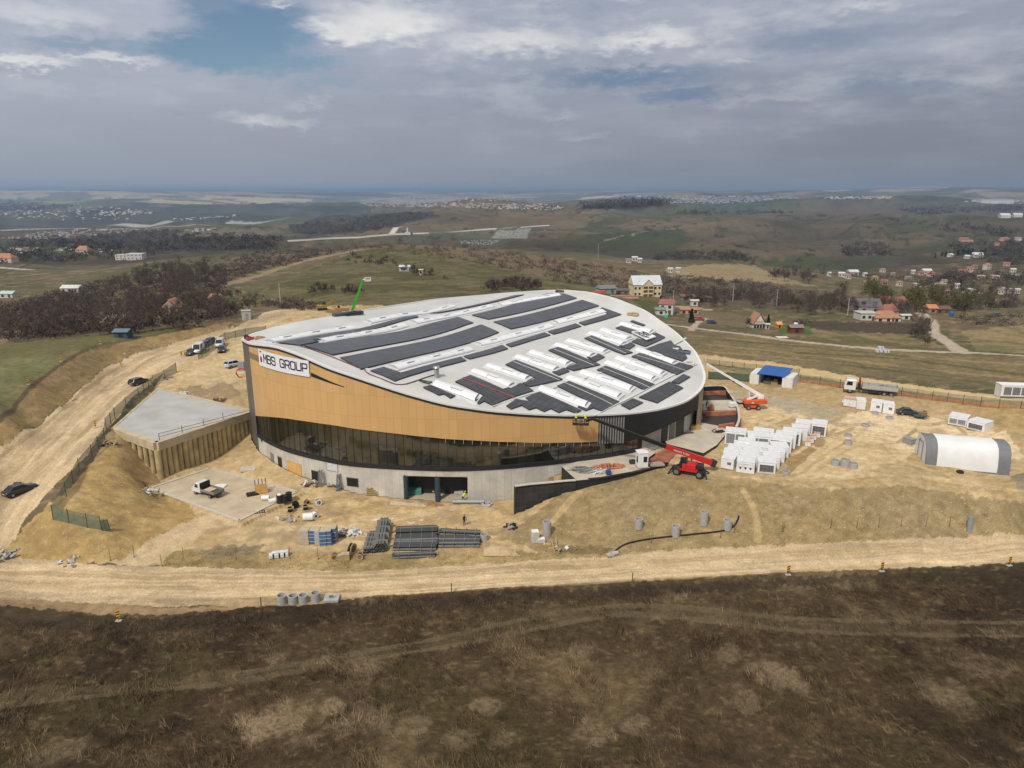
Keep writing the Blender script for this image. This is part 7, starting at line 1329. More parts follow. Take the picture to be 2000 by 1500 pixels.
for (t, dpt, sx_, sy_, sz_, c, nm, lb) in ((.1, -2.6, 2.8, 1.2, 1.3, (.06, .2, .16), 'teal_tarpaulin', 'teal tarpaulin over boards inside the entrance, left side'), (.42, -3.5, 1.2, .9, 1.1, (.45, .33, .2), 'carton', 'tan carton standing between the two blue entrance columns'), (.62, -3.8, 2.2, 1., .9, (.2, .1, .06), 'brown_board_pile', 'brown board pile inside the entrance behind the right column'), (.84, -3.0, 1.6, 1., .7, (.4, .36, .34), 'cement_bags', 'pale cement bags inside the entrance near its right wall')):
    s = SE0 + (SE1 - SE0) * t; q = cpt(s, dpt); mb = MB(); mb.prism([(-sx_ / 2, -sy_ / 2), (sx_ / 2, -sy_ / 2), (sx_ / 2 * .9, sy_ / 2), (-sx_ / 2 * .8, sy_ / 2)], 0, [sz_ * .5, sz_ * .7, sz_, sz_ * .8]); mb.box((0, 0, sz_ * .3), (sx_ * .7, sy_ * 1.1, sz_ * .25), .3); o = mb.build(nm, mat(nm, c, .8)); o.location = (*q, .14); tag(o, lb, nm.split('_')[-1])
# terrace clutter
def onz(u, v, z=5.5): return atz(u, v, z)
rnd = random.Random(5); mb = MB()
for i in range(110):
    d = rnd.random() ** .5; a = rnd.random() * 6.28; mb.box((math.cos(a) * d * 2.9, math.sin(a) * d * 1., rnd.random() * .7 * (1 - d) + .12), (.5, .25, .22), rnd.random() * 3, 0, Matrix.Rotation(rnd.uniform(-.5, .5), 3, 'X'))
o = mb.build('brick_heap', M_BRK); o.location = onz(1187, 913); o.rotation_euler.z = .2; tag(o, 'heap of orange hollow bricks on the terrace deck', 'bricks')
rnd = random.Random(6); mb = MB()
for i in range(26): a = rnd.uniform(-.5, .5); c_ = Vector((rnd.uniform(-1.6, 1.6), rnd.uniform(-.9, .9), .1 + rnd.random() * .5)); d = Vector((math.cos(a), math.sin(a), rnd.uniform(-.2, .2))) * 1.1; mb.beam(c_ - d, c_ + d, .09)
o = mb.build('scaffold_tube_pile', mat('scaffold_grey', (.34, .35, .37), .45, .4)); o.location = onz(1138, 921); tag(o, 'pile of grey scaffold tubes at the left end of the terrace', 'tubes')
rnd = random.Random(8); mb = MB()
for i in range(20): c_ = Vector((rnd.uniform(-1, 1), rnd.uniform(-.5, .5), .1 + rnd.random() * .6)); a = rnd.random() * 3; d = Vector((math.cos(a), math.sin(a), rnd.uniform(-.4, .4))) * .8; mb.beam(c_ - d, c_ + d, .07)
o = mb.build('white_batten_pile', M_UNIT); o.location = onz(1168, 924); tag(o, 'tangle of white battens before the brick heap on the terrace', 'battens')
p = onz(1188, 927); o = thing('blue_stand', 'slim blue work stand at the front edge of the terrace deck', 'stand', p, .2)
for s in (-.3, .3): mb = MB(); mb.beam((s, -.25, 0), (s * .6, 0, 1.9), .1); mb.build('leg', mat('stand_blue', (.03, .1, .25), .5), o)
mb = MB(); mb.box((0, 0, .45), (.8, .6, .6)); mb.build('box', mat('stand_blue', (.03, .1, .25), .5), o)
for (u, v, nm, lb, sx_, sy_, sz_, c) in ((1235, 905, 'dark_bag', 'dark bag lying left of the white guard booth', .9, .8, .6, (.04, .04, .045)), (1282, 908, 'flat_slab', 'flat grey slab lying right of the white guard booth', 2.4, 1.6, .25, (.33, .29, .24)), (1357, 838, 'timber_trestle', 'tan timber trestle on the terrace by the hi-vis worker', 2., 1., .8, (.42, .28, .1)), (1340, 847, 'dark_beam', 'dark beam lying across the upper terrace deck', 3., .3, .2, (.1, .06, .05)), (1405, 843, 'black_plate', 'black plate at the edge of the upper terrace deck', 1.6, .6, .2, (.02, .02, .02))):
    p = onz(u, v); mb = MB(); mb.box((0, 0, sz_ / 2), (sx_, sy_, sz_)); mb.box((.1, 0, sz_ + .03), (sx_ * .7, sy_ * .7, .07), .2); o = mb.build(nm, mat(nm, c, .8)); o.location = p; o.rotation_euler.z = .2; tag(o, lb, nm.split('_')[-1])
mb = MB(); mb.tube([onz(u, v) + [0, 0, .1] for u, v in ((1398, 838), (1390, 842), (1396, 846), (1408, 846), (1418, 842))], .07, 6); o = mb.build('black_hose', M_BLK); tag(o, 'black hose looped on the upper terrace deck', 'hose')
P = [at(*q) + [0, 0, .12] for q in spline(np.array([(1196,1083),(1208,1072),(1222,1064),(1245,1058),(1275,1053),(1310,1049),(1350,1045),(1390,1041),(1415,1037),(1432,1030),(1440,1018),(1443,1009)], float), 4, False)]
mb = MB(); mb.tube(P, .13, 7); o = mb.build('black_hose', M_BLK); tag(o, 'long black hose curving along the foot of the earth slope', 'hose')
p = at(1200, 1085); mb = MB(); mb.cyl((-.4, 0, .3), (.5, .2, .35), .3, 12); mb.box((-.6, -.1, .15), (1., .7, .25), .3); o = mb.build('hose_outlet', M_CON); o.location = p; tag(o, 'pale outlet block at the lower end of the black hose', 'outlet')
p = at(1088, 1083); o = thing('wooden_ladder', 'pale wooden ladder lying on the bank above the dirt road', 'ladder', p, .1)
for s in (-.3, .3): mb = MB(); mb.beam((s, 0, .15), (s - .15, 2.6, 1.2), .1); mb.build('rail', M_TIM, o)
for i in range(6): t = .1 + i * .16; mb = MB(); mb.beam((-.3 - .15 * t, 2.6 * t, .15 + 1.05 * t), (.3 - .15 * t, 2.6 * t, .15 + 1.05 * t), .07); mb.build('rung', M_TIM, o)
# left of the hall: red hose, grey cabin
p = at(482, 624); o = thing('concrete_cabin', 'small pale concrete cabin at the top of the dirt road', 'cabin', p, .3); mb = MB(); mb.box((0, 0, 1.4), (2.6, 2.2, 2.8)); mb.build('wall', mat('cabin_grey', (.4, .38, .34), .8), o); mb = MB(); mb.box((0, 0, 2.85), (2.9, 2.5, .15)); mb.build('roof', M_CON, o); mb = MB(); mb.box((.2, -1.11, 1.), (.8, .05, 1.9)); mb.build('door', M_JG, o)
p = at(474, 738); mb = MB(); mb.tube([(0, 0, 0), (-.9, .1, .2), (-1.4, 0, 1.), (-1.1, -.1, 1.9), (0, 0, 2.3), (1., 0, 2.2)], .15, 8); o = mb.build('red_hose', mat('hose_red', (.4, .02, .04), .4)); o.location = p; tag(o, 'red hose arching out of the ground beside the grey hall corner', 'hose')
p = at(473, 722); mb = MB(); mb.box((0, 0, .9), (1.4, 1.4, 1.8)); mb.box((0, 0, 1.86), (1.3, 1.3, .12)); o = mb.build('grey_tank', mat('tank_grey', (.24, .27, .3), .5)); o.location = p; tag(o, 'grey tank beside the silver white car at the hall corner', 'tank')
for (u, v, nm, lb, c) in ((362, 769, 'pale_sheet_stack', 'pale sheet stack at the far corner of the grey slab', (.6, .6, .58)), (432, 782, 'rust_scrap', 'rusty scrap lying behind the grey slab', (.14, .07, .05)), (330, 738, 'grey_sand_heap', 'low grey sand heap beside the green fence', (.3, .27, .24))):
    heap((u, v), 16, 1.5, .35, mat(nm, c, .85), nm, lb, nm.split('_')[-1], hash(nm) % 7 + 30 if False else len(nm))
# ------------------------------------------------------------------ people
M_SKIN = mat('skin', (.42, .24, .16), .6); M_HAIR = mat('hair_dark', (.02, .015, .012), .8); M_VEST = mat('hi_vis', (.55, .75, .03), .6); M_CLO = mat('clothes_black', (.012, .012, .016), .8); M_TRO = mat('trousers_navy', (.02, .03, .06), .8); M_HELM = mat('helmet_white', (.7, .7, .68), .35); M_OV = mat('work_orange', (.5, .16, .03), .7)
def skin_mesh(nodes, edges, rad, sub=1, root=0):
    me = bpy.data.meshes.new('tmp'); me.from_pydata(nodes, edges, []); ob = bpy.data.objects.new('tmp', me); COL.objects.link(ob); ob.modifiers.new('s', 'SKIN')
    sv = me.skin_vertices[0].data
    for i, r in enumerate(rad): sv[i].radius = (r, r) if not hasattr(r, '__len__') else r
    sv[root].use_root = True; m2 = ob.modifiers.new('u', 'SUBSURF'); m2.levels = sub; m2.render_levels = sub
    dg = bpy.context.evaluated_depsgraph_get(); r = bpy.data.meshes.new_from_object(ob.evaluated_get(dg)); bpy.data.objects.remove(ob); return r
def person(loc, rz_, label, top, legs, arms=((.0, .25), (.0, .25)), bend=0., stride=.12, helmet=None, group='people at work on the site'):
    o = thing('person', label, 'person', loc, rz_, group); f = Vector((0, -1, 0)); sh = Vector((0, -math.sin(bend) * .5, .93 + math.cos(bend) * .5))
    hip = Vector((0, 0, .93)); N = [hip, hip + (sh - hip) * .5, sh, sh + Vector((0, -.02 - .1 * math.sin(bend), .1)), sh + Vector((0, -.03 - .15 * math.sin(bend), .2))]; Rr = [.135, .125, .13, .06, .06]; E = [(0, 1), (1, 2), (2, 3), (3, 4)]; hands = []
    for s, st_ in ((-1, stride), (1, -stride)):
        i = len(N); N += [Vector((s * .1, 0, .86)), Vector((s * .11, -st_ * .6 - .02, .48)), Vector((s * .12, -st_, .09)), Vector((s * .13, -st_ - .15, .05))]; Rr += [.1, .065, .05, .045]; E += [(0, i), (i, i + 1), (i + 1, i + 2), (i + 2, i + 3)]
    for s, (up_, fw) in ((-1, arms[0]), (1, arms[1])):
        i = len(N); s0_ = sh + Vector((s * .2, 0, -.03)); el = s0_ + Vector((s * .06, -fw * .45, -.27 + up_ * .25)); wr = el + Vector((-s * .03, -.05 - fw * .7, -.22 + up_ * .5)); N += [s0_, el, wr]; Rr += [.065, .048, .036]; E += [(2, i), (i, i + 1), (i + 1, i + 2)]; hands.append((wr, (wr - el).normalized(), s))
    me = skin_mesh([tuple(n) for n in N], E, Rr); bm = bmesh.new(); bm.from_mesh(me)
    mb = MB(); hd = N[4] + Vector((0, -.015, .1)); mb.sphere(hd, .105, 12, 1, (.85, 1., 1.2)); mb.beam(hd + Vector((0, -.1, .0)), hd + Vector((0, -.13, -.03)), .03, .04, 1)
    for s in (-1, 1): mb.sphere(hd + Vector((s * .09, .0, 0)), .025, 6, 1, (.5, 1, 1.3)); mb.sphere(hd + Vector((s * .035, -.095, .03)), .012, 6, 2)
    mb.box(hd + Vector((0, -.1, -.06)), (.05, .012, .012), 0, 2)
    for w, d, s in hands:
        c = w + d * .05; side = Vector((s, 0, 0)); mb.sphere(c, .045, 8, 1, (.6, .8, 1.1))
        for k_ in range(4): a = c + Vector((0, (k_ - 1.5) * .02, 0)) + d * .03; l = (.07, .08, .075, .06)[k_]; b = a + d * l * .55; e = b + (d * .7 - side * .5) * l * .45; mb.cyl(a, b, .009, 6, .0085, 1); mb.cyl(b, e, .0085, 6, .007, 1)
        a = c + Vector((0, -.035, 0)); mb.cyl(a, a + d * .03 + Vector((0, -.035, 0)), .011, 6, .009, 1)
    hm = mb.mesh('tmp2', [M_CLO]); 
    for v in bm.verts: pass
    me.materials.clear()
    for m in (legs, M_SKIN, M_HAIR, top): me.materials.append(m)
    for p_ in bm.faces: z = p_.calc_center_median(); p_.material_index = 0 if (z.z < .95 and abs(z.x) < .2) else 3; p_.smooth = True
    bm.to_mesh(me); n0 = len(bm.faces); bm.from_mesh(hm); 
    bm.faces.ensure_lookup_table()
    bm.to_mesh(me); bm.free(); idx = [p_.material_index for p_ in hm.polygons]
    for i, k_ in enumerate(idx): me.polygons[n0 + i].material_index = k_
    b = bpy.data.objects.new('body', me); COL.objects.link(b); b.parent = o
    mb = MB(); mb.sphere(hd + Vector((0, .015, .035)), .115, 12, 0, (.9, 1.02, 1.02)); mb.build('helmet' if helmet else 'hair', helmet or M_HAIR, o)
    if helmet: mb = MB(); mb.cyl(hd + Vector((0, -.05, .05)), hd + Vector((0, -.05, .065)), .12, 12); mb.build('helmet_brim', helmet, o)
    if top is M_VEST: mb = MB(); t_ = (sh - hip); mb.beam(hip + t_ * .35, hip + t_ * .42, .4, .3); mb.build('reflective_band', M_UNIT, o)
    return o
p = at(907, 1026); person(p, .3, 'person in black clothes standing alone on the dirt behind the pipe pile', M_CLO, M_CLO, ((.3, .5), (.2, .4)), stride=.1)
p = at(904, 982); person((p[0], p[1] + .6, p[2]), 2.4, 'crouching person in hi-vis yellow top bending behind the silver duct', M_VEST, M_TRO, ((0, .6), (0, .5)), bend=.8, helmet=M_HELM)
p = onz(1363, 831); person(p, -1.2, 'person in hi-vis yellow jacket and white helmet on the upper terrace', M_VEST, M_VEST, ((.2, .5), (.1, .4)), helmet=M_HELM)
person(BASK[0], 3.0, 'person in hi-vis vest at the left end of the raised basket', M_VEST, M_TRO, ((.9, .5), (.7, .5)), helmet=M_HELM); person(BASK[1], 2.7, 'person in hi-vis vest at the right end of the raised basket', M_VEST, M_TRO, ((.6, .6), (.9, .4)), helmet=M_HELM)
mb = MB(); q = BASK[0] + (BASK[1] - BASK[0]) * .5; mb.box((0, 0, .3), (.8, .5, .5)); mb.box((.1, 0, .65), (.5, .4, .25), .3); o = mb.build('tool_box', mat('tool_brown', (.3, .22, .12), .7)); o.location = q; tag(o, 'brown tool boxes between the two workers in the raised basket', 'tools')
p = atz(1379, 797, 6.03); person(p, .5, 'person in dark work clothes on the curved ramp structure deck', M_COL, M_TRO, ((.1, .5), (.1, .4)), bend=.25)
p = atz(1388, 800, 6.02); mb = MB(); mb.box((0, 0, .4), (1.2, .8, .7)); mb.box((.2, .1, .9), (.6, .5, .35), .3); o = mb.build('orange_box', M_OW); o.location = p; tag(o, 'orange box beside the dark clothed worker on the ramp deck', 'box')
# ------------------------------------------------------------------ trees, scrub, houses, far country
def leafy(n, rx, rz_, cz, size, seed, flat=.25, tall=1., hollow=.35, pal=1):
    """crown of many small twig or leaf faces filling an uneven volume"""
    g = np.random.default_rng(seed); k = 16; C = g.normal(size=(k, 3)) * [rx * .5, rx * .5, rz_ * .42]; Rk = g.uniform(.2, .5, k) * min(rx, rz_)
    idx = g.integers(0, k, n); d = g.normal(size=(n, 3)); d /= np.linalg.norm(d, axis=1)[:, None]; r = g.uniform(hollow, 1, n) ** .5
    P = C[idx] + d * (Rk[idx] * r)[:, None]; P[:, 2] += cz
    a = d + g.normal(size=(n, 3)) * .6; a[:, 2] += .8; a /= np.linalg.norm(a, axis=1)[:, None]; b = np.cross(a, g.normal(size=(n, 3))); b /= np.linalg.norm(b, axis=1)[:, None]
    s = size * g.uniform(.6, 1.5, n)[:, None]; V = np.stack([P - a * s * tall - b * s * flat, P - a * s * tall + b * s * flat, P + a * s * tall + b * s * flat * .5, P + a * s * tall - b * s * flat * .5], 1).reshape(-1, 3)
    V[:, 2] = np.maximum(V[:, 2], .02); return V
def quads_mesh(name, V, mats, mi=None):
    n = len(V) // 4; me = bpy.data.meshes.new(name); me.vertices.add(len(V)); me.vertices.foreach_set('co', V.astype(np.float32).ravel()); me.loops.add(n * 4); me.loops.foreach_set('vertex_index', np.arange(n * 4, dtype=np.int32)); me.polygons.add(n); me.polygons.foreach_set('loop_start', np.arange(0, n * 4, 4, dtype=np.int32))
    for m in mats: me.materials.append(m)
    if mi is not None: me.polygons.foreach_set('material_index', mi.astype(np.int32))
    me.update(calc_edges=True); return me
def folmat(name, c, var=.35, sc=.6): return mat(name, c, .85, var=var, vscale=sc, spec=.1)
F_BARE = [folmat('twigs_brown', (.105, .079, .063)), folmat('twigs_dark', (.066, .051, .044)), folmat('twigs_pale', (.165, .125, .092))]; F_OLV = [folmat('buds_olive', (.115, .105, .035)), folmat('buds_dark', (.075, .07, .03))]; F_GRN = [folmat('needles_dark', (.018, .03, .014)), folmat('needles_mid', (.03, .05, .02))]; F_PALE = [folmat('bloom_pale', (.3, .23, .17)), folmat('twigs_brown', (.105, .079, .063))]; M_BARK = mat('bark', (.09, .07, .055), .9)
def tree_kind(mats, seed, h, r, n, size, flat, tall, ever=False):
    g = np.random.default_rng(seed); V = leafy(n, r, h * .42, h * .58, size, seed, flat, tall); mi = g.choice(len(mats), n, p=([.6, .4] if len(mats) == 2 else [.5, .32, .18]))
    if ever:
        z = g.uniform(.06, 1, n) * h; rr = r * (1 - z / h) * g.uniform(.5, 1, n) ** .5; a = g.uniform(0, 6.28, n); P = np.stack([np.cos(a) * rr, np.sin(a) * rr, z], 1); V = (np.repeat(P, 4, 0).reshape(n, 4, 3) + g.normal(size=(n, 4, 3)) * size * .6).reshape(-1, 3)
    cm = quads_mesh('crown', V, mats, mi); mb = MB(); mb.cyl((0, 0, -.4), (.1, .05, h * .45), .02 * h, 7, .012 * h); mb.cyl((.1, .05, h * .44), (-.05, .1, h * .85), .012 * h, 6, .003 * h)
    for k in range(6): a = k * 1.05 + seed; z0 = h * (.22 + .07 * k); mb.cyl((.05, .03, z0), (math.cos(a) * r * .75, math.sin(a) * r * .75, z0 + h * .3), .008 * h, 5, .002 * h)
    return cm, mb.mesh('trunk', M_BARK)
KINDS = {'bare': [tree_kind(F_BARE, 100 + i, 5.2 + i * .7, 2.3 + .22 * i, 1200, .3, .075, 1.2) for i in range(5)], 'bush': [tree_kind(F_BARE, 120 + i, 2.6, 1.9, 420, .3, .09, 1.1) for i in range(3)], 'olive': [tree_kind(F_OLV, 140 + i, 7.5 + i, 3.2, 900, .36, .2, .8) for i in range(3)], 'ever': [tree_kind(F_GRN, 160 + i, 7, 1.7, 420, .5, .4, .8, True) for i in range(2)], 'pale': [tree_kind(F_PALE, 180, 5.5, 2.8, 420, .4, .2, 1.)]}
def tree(kind, p, sc, label, group, cat='tree', name=None):
    cm, tm = KINDS[kind][random.randrange(len(KINDS[kind]))]; o = thing(name or {'bare': 'bare_tree', 'bush': 'bare_bush', 'olive': 'budding_tree', 'ever': 'conifer', 'pale': 'pale_tree'}[kind], label, cat, p, random.random() * 6.28, group); o.scale = (sc * random.uniform(.85, 1.2), sc * random.uniform(.85, 1.2), sc * random.uniform(.85, 1.15))
    for nm, m in (('crown', cm), ('trunk', tm)): c = bpy.data.objects.new(nm, m); COL.objects.link(c); c.parent = o
    return o
def scatter_px(poly, n, mind=0., seed=1, tries=30):
    """points on the ground inside an outline"""
    W_ = np.array([at(*p)[:2] for p in poly]); g = np.random.default_rng(seed); out = []
    # even spread by sight area: sample the outline in picture proportions, then keep a distance apart on the ground
    pp = np.array(poly, float); lo, hi = pp.min(0), pp.max(0)
    for _ in range(n * tries):
        u, v = g.uniform(lo[0], hi[0]), g.uniform(lo[1], hi[1])
        if not inside(np.array([u]), np.array([v]), pp)[0]: continue
        p = at(u, v)
        if mind and any((p[0] - q[0]) ** 2 + (p[1] - q[1]) ** 2 < mind * mind for q in out): continue
        out.append(p)
        if len(out) >= n: break
    return out
# --- bare wood on the left
WOOD = [(-60,668),(60,664),(200,652),(330,640),(430,630),(470,622),(505,600),(440,565),(430,545),(330,520),(270,545),(200,565),(120,585),(40,610),(-60,640)]
for p in scatter_px(WOOD, 190, 4.2, 11): tree('bare', p, random.uniform(.7, 1.12), 'bare brown tree standing in the wood left of the dirt road', 'bare trees of the wood')
for p in scatter_px([(260,560),(330,522),(440,538),(430,560),(350,575)], 34, 4.5, 12): tree('bare', p, random.uniform(1.1, 1.4), 'tall dark bare tree in the dense upper corner of the wood', 'tall bare trees in the wood corner')
for p in scatter_px([(10,670),(120,662),(250,652),(400,640),(400,634),(250,646),(120,656),(10,664)], 22, 3.5, 13): tree('bush', p, random.uniform(.9, 1.5), 'low bare bush along the front edge of the wood', 'bushes along the wood edge', 'bush')
tree('pale', at(228, 650), 1.1, 'pale blossoming tree at the front edge of the bare wood', None); tree('bush', at(262, 651), 2.0, 'rounded bushy bare tree beside the pale blossoming tree', None)
# --- hillside bushes one can count
for k_, (poly, n, s, kind, lb, gr) in enumerate((([(675,515),(760,520),(830,545),(880,550),(840,535),(760,505),(690,500)], 26, 1.2, 'bush', 'bare bush in the hedge by the white hut on the green hill', 'hedge bushes on the green hill'), ([(600,575),(700,578),(690,568),(600,562)], 10, 1.2, 'bush', 'dark bush on the green slope behind the hall', 'bushes on the green slope'), ([(945,572),(1010,568),(1080,572),(1010,555),(960,560)], 22, 1.4, 'bush', 'bare bush right behind the crest of the hall roof', 'bushes behind the hall roof'), ([(1340,580),(1440,575),(1600,590),(1780,605),(1790,622),(1640,618),(1500,612),(1420,606),(1340,598)], 66, 1.0, 'bare', 'bare brown tree in the belt between the cottages', 'bare trees between the cottages'), ([(1520,552),(1590,556),(1600,545),(1550,535),(1500,545)], 14, 1.3, 'bare', 'dark bare tree in the clump below the tan hill', 'tree clump below the tan hill'), ([(1700,600),(1790,612),(1860,610),(1930,612),(1940,600),(1850,590),(1760,588)], 24, 1.0, 'olive', 'budding olive tree near the end of the gravel lane', 'budding trees by the gravel lane'), ([(1640,575),(1720,590),(1770,585),(1720,570)], 12, 1.0, 'olive', 'budding olive tree behind the red roofed bungalow', 'budding trees behind the bungalow'), ([(1790,612),(1812,640),(1800,668),(1785,665)], 12, .75, 'bare', 'bare tree in the row along the gravel lane', 'tree row along the gravel lane'), ([(1780,560),(1990,575),(1990,605),(1850,590)], 34, 1., 'bare', 'bare tree in the gardens above the blue tank', 'bare trees in the far gardens'))):
    for p in scatter_px(poly, n, 2.5, 40 + k_): tree(kind, p, s * random.uniform(.75, 1.25), lb, gr, 'bush' if kind == 'bush' else 'tree')
for (u, v, k_, s, lb) in ((1350, 631, 'ever', .9, 'dark evergreen tree beside the lane to the red car'), (1470, 632, 'ever', .5, 'dark evergreen bush just left of the steep roofed cottage'), (1500, 633, 'ever', .5, 'dark evergreen bush right of the steep roofed cottage'), (1806, 675, 'olive', .55, 'fresh green bush at the corner of the two gravel lanes'), (1565, 637, 'bush', 1.4, 'bare bush right of the red shed'), (1462, 640, 'bush', 1.2, 'bare bush at the left of the steep roofed cottage'), (1290, 590, 'ever', .5, 'small dark evergreen below the yellow guesthouse'), (1875, 560, 'ever', 1., 'dark conifer beside the red roofed village houses')): tree(k_, at(u, v), s, lb, None)
for i, p in enumerate(scatter_px([(1825,505),(1880,500),(1940,502),(1950,497),(1880,495),(1825,500)], 18, 4, 70)): tree('ever', p, random.uniform(.8, 1.2), 'dark conifer in the hedge round the white villa', 'conifers round the white villa')
# --- scrub cover: uncountable low shrubs over the brown hillsides
def scrub(name, zones, seed, mats):
    g = np.random.default_rng(seed); allV = []; allM = []
    for poly, n, hgt, sz in zones:
        P0 = np.array(scatter_px(poly, n, 0, seed)); kk = 34; P = np.repeat(P0, kk, 0); s = np.repeat(g.uniform(.35, 1.25, len(P0)) * hgt, kk); d = g.normal(size=(len(P), 3)) * [.55, .55, .35]; P = P + d * s[:, None]; P[:, 2] += s * .35
        a = g.normal(size=(len(P), 3)); a /= np.linalg.norm(a, axis=1)[:, None]; b = np.cross(a, g.normal(size=(len(P), 3))); b /= np.linalg.norm(b, axis=1)[:, None]; q = (s * sz * .8 * g.uniform(.6, 1.4, len(P)))[:, None]
        allV.append(np.stack([P - a * q - b * q * .22, P - a * q + b * q * .22, P + a * q + b * q * .22, P + a * q - b * q * .22], 1).reshape(-1, 3)); allM.append(np.repeat(g.choice(len(mats), len(P0), p=[.5, .3, .2]), kk))
    o = bpy.data.objects.new(name, quads_mesh(name, np.concatenate(allV), mats, np.concatenate(allM))); COL.objects.link(o); o['kind'] = 'stuff'; return o
scrub('scrub', [([(-60,668),(60,660),(330,636),(470,618),(440,560),(330,525),(200,570),(40,615),(-60,640)], 520, 2.6, .3), ([(-60,640),(0,600),(150,560),(300,520),(430,500),(560,480),(650,490),(560,520),(430,545),(330,520),(150,580),(0,625)], 620, 2.2, .3), ([(420,560),(520,525),(640,500),(760,478),(640,484),(480,500),(430,530)], 260, 2.2, .3), ([(660,482),(790,476),(900,484),(1050,500),(1240,530),(1240,558),(1080,545),(900,508),(780,494)], 420, 2.2, .3), ([(1080,548),(1260,560),(1340,545),(1480,552),(1620,580),(1780,606),(1640,600),(1400,585),(1250,575)], 420, 2.4, .3), ([(480,590),(560,585),(660,600),(600,608),(520,600)], 120, 1.5, .3), ([(1240,560),(1300,535),(1400,545),(1330,560)], 100, 2., .3), ([(1560,530),(1700,545),(1880,560),(1990,560),(1990,540),(1850,545),(1700,535)], 200, 3., .3), ([(1850,612),(2000,618),(2000,640),(1870,632)], 60, 1.6, .3), ([(1800,612),(2000,600),(2000,590),(1820,600)], 90, 2.5, .3)], 5, F_BARE)
scrub('far_wood', [([(0,472),(330,450),(560,464),(520,490),(300,490),(0,482)], 520, 6, .3), ([(1270,500),(1330,491),(1420,492),(1478,503),(1470,511),(1400,506),(1280,509)], 170, 3.5, .3), ([(1750,410),(2000,400),(2000,412),(1800,420)], 200, 11, .3), ([(1640,478),(1730,476),(1740,500),(1650,500)], 70, 6, .3), ([(560,445),(640,424),(800,415),(850,420),(740,448),(600,460)], 420, 6, .25), ([(1140,408),(1240,391),(1330,390),(1290,402)], 220, 16, .3), ([(1850,480),(2000,470),(2000,520),(1930,510),(1880,500)], 150, 6, .3), ([(-40,396),(100,399),(150,404),(60,412),(-40,413)], 260, 18, .3), ([(0,492),(250,480),(380,490),(250,505),(0,515)], 160, 6, .3), ([(1800,560),(1950,540),(2000,560),(2000,545),(1850,535)], 90, 5, .3), ([(1730,428),(1800,445),(1960,465),(1990,450),(1900,440)], 80, 7, .3), ([(1300,418),(1460,412),(1560,416),(1440,420)], 60, 10, .3)], 6, [F_BARE[1], folmat('far_dark', (.06, .057, .04)), F_BARE[0]])
# --- heath grass tufts
def grass_mat():
    m = bpy.data.materials.new('grass_blades'); m.use_nodes = True; nt_ = m.node_tree; b_ = nt_.nodes['Principled BSDF']; b_.inputs['Roughness'].default_value = .9; b_.inputs['Specular IOR Level'].default_value = .1
    q = nt_.nodes.new('ShaderNodeAttribute'); q.attribute_name = 'soil'; tc_ = nt_.nodes.new('ShaderNodeTexCoord'); n_ = nt_.nodes.new('ShaderNodeTexNoise'); n_.inputs['Scale'].default_value = .7; nt_.links.new(tc_.outputs['Object'], n_.inputs['Vector'])
    r_ = nt_.nodes.new('ShaderNodeMapRange'); r_.inputs[1].default_value = .3; r_.inputs[2].default_value = .7; r_.inputs[3].default_value = .75; r_.inputs[4].default_value = 1.25; nt_.links.new(n_.outputs['Fac'], r_.inputs[0])
    v_ = nt_.nodes.new('ShaderNodeVectorMath'); v_.operation = 'SCALE'; nt_.links.new(q.outputs['Color'], v_.inputs[0]); nt_.links.new(r_.outputs[0], v_.inputs['Scale']); nt_.links.new(v_.outputs[0], b_.inputs['Base Color']); return m
GRASS = grass_mat(); CGRID = COLR.reshape(GX.shape + (3,))
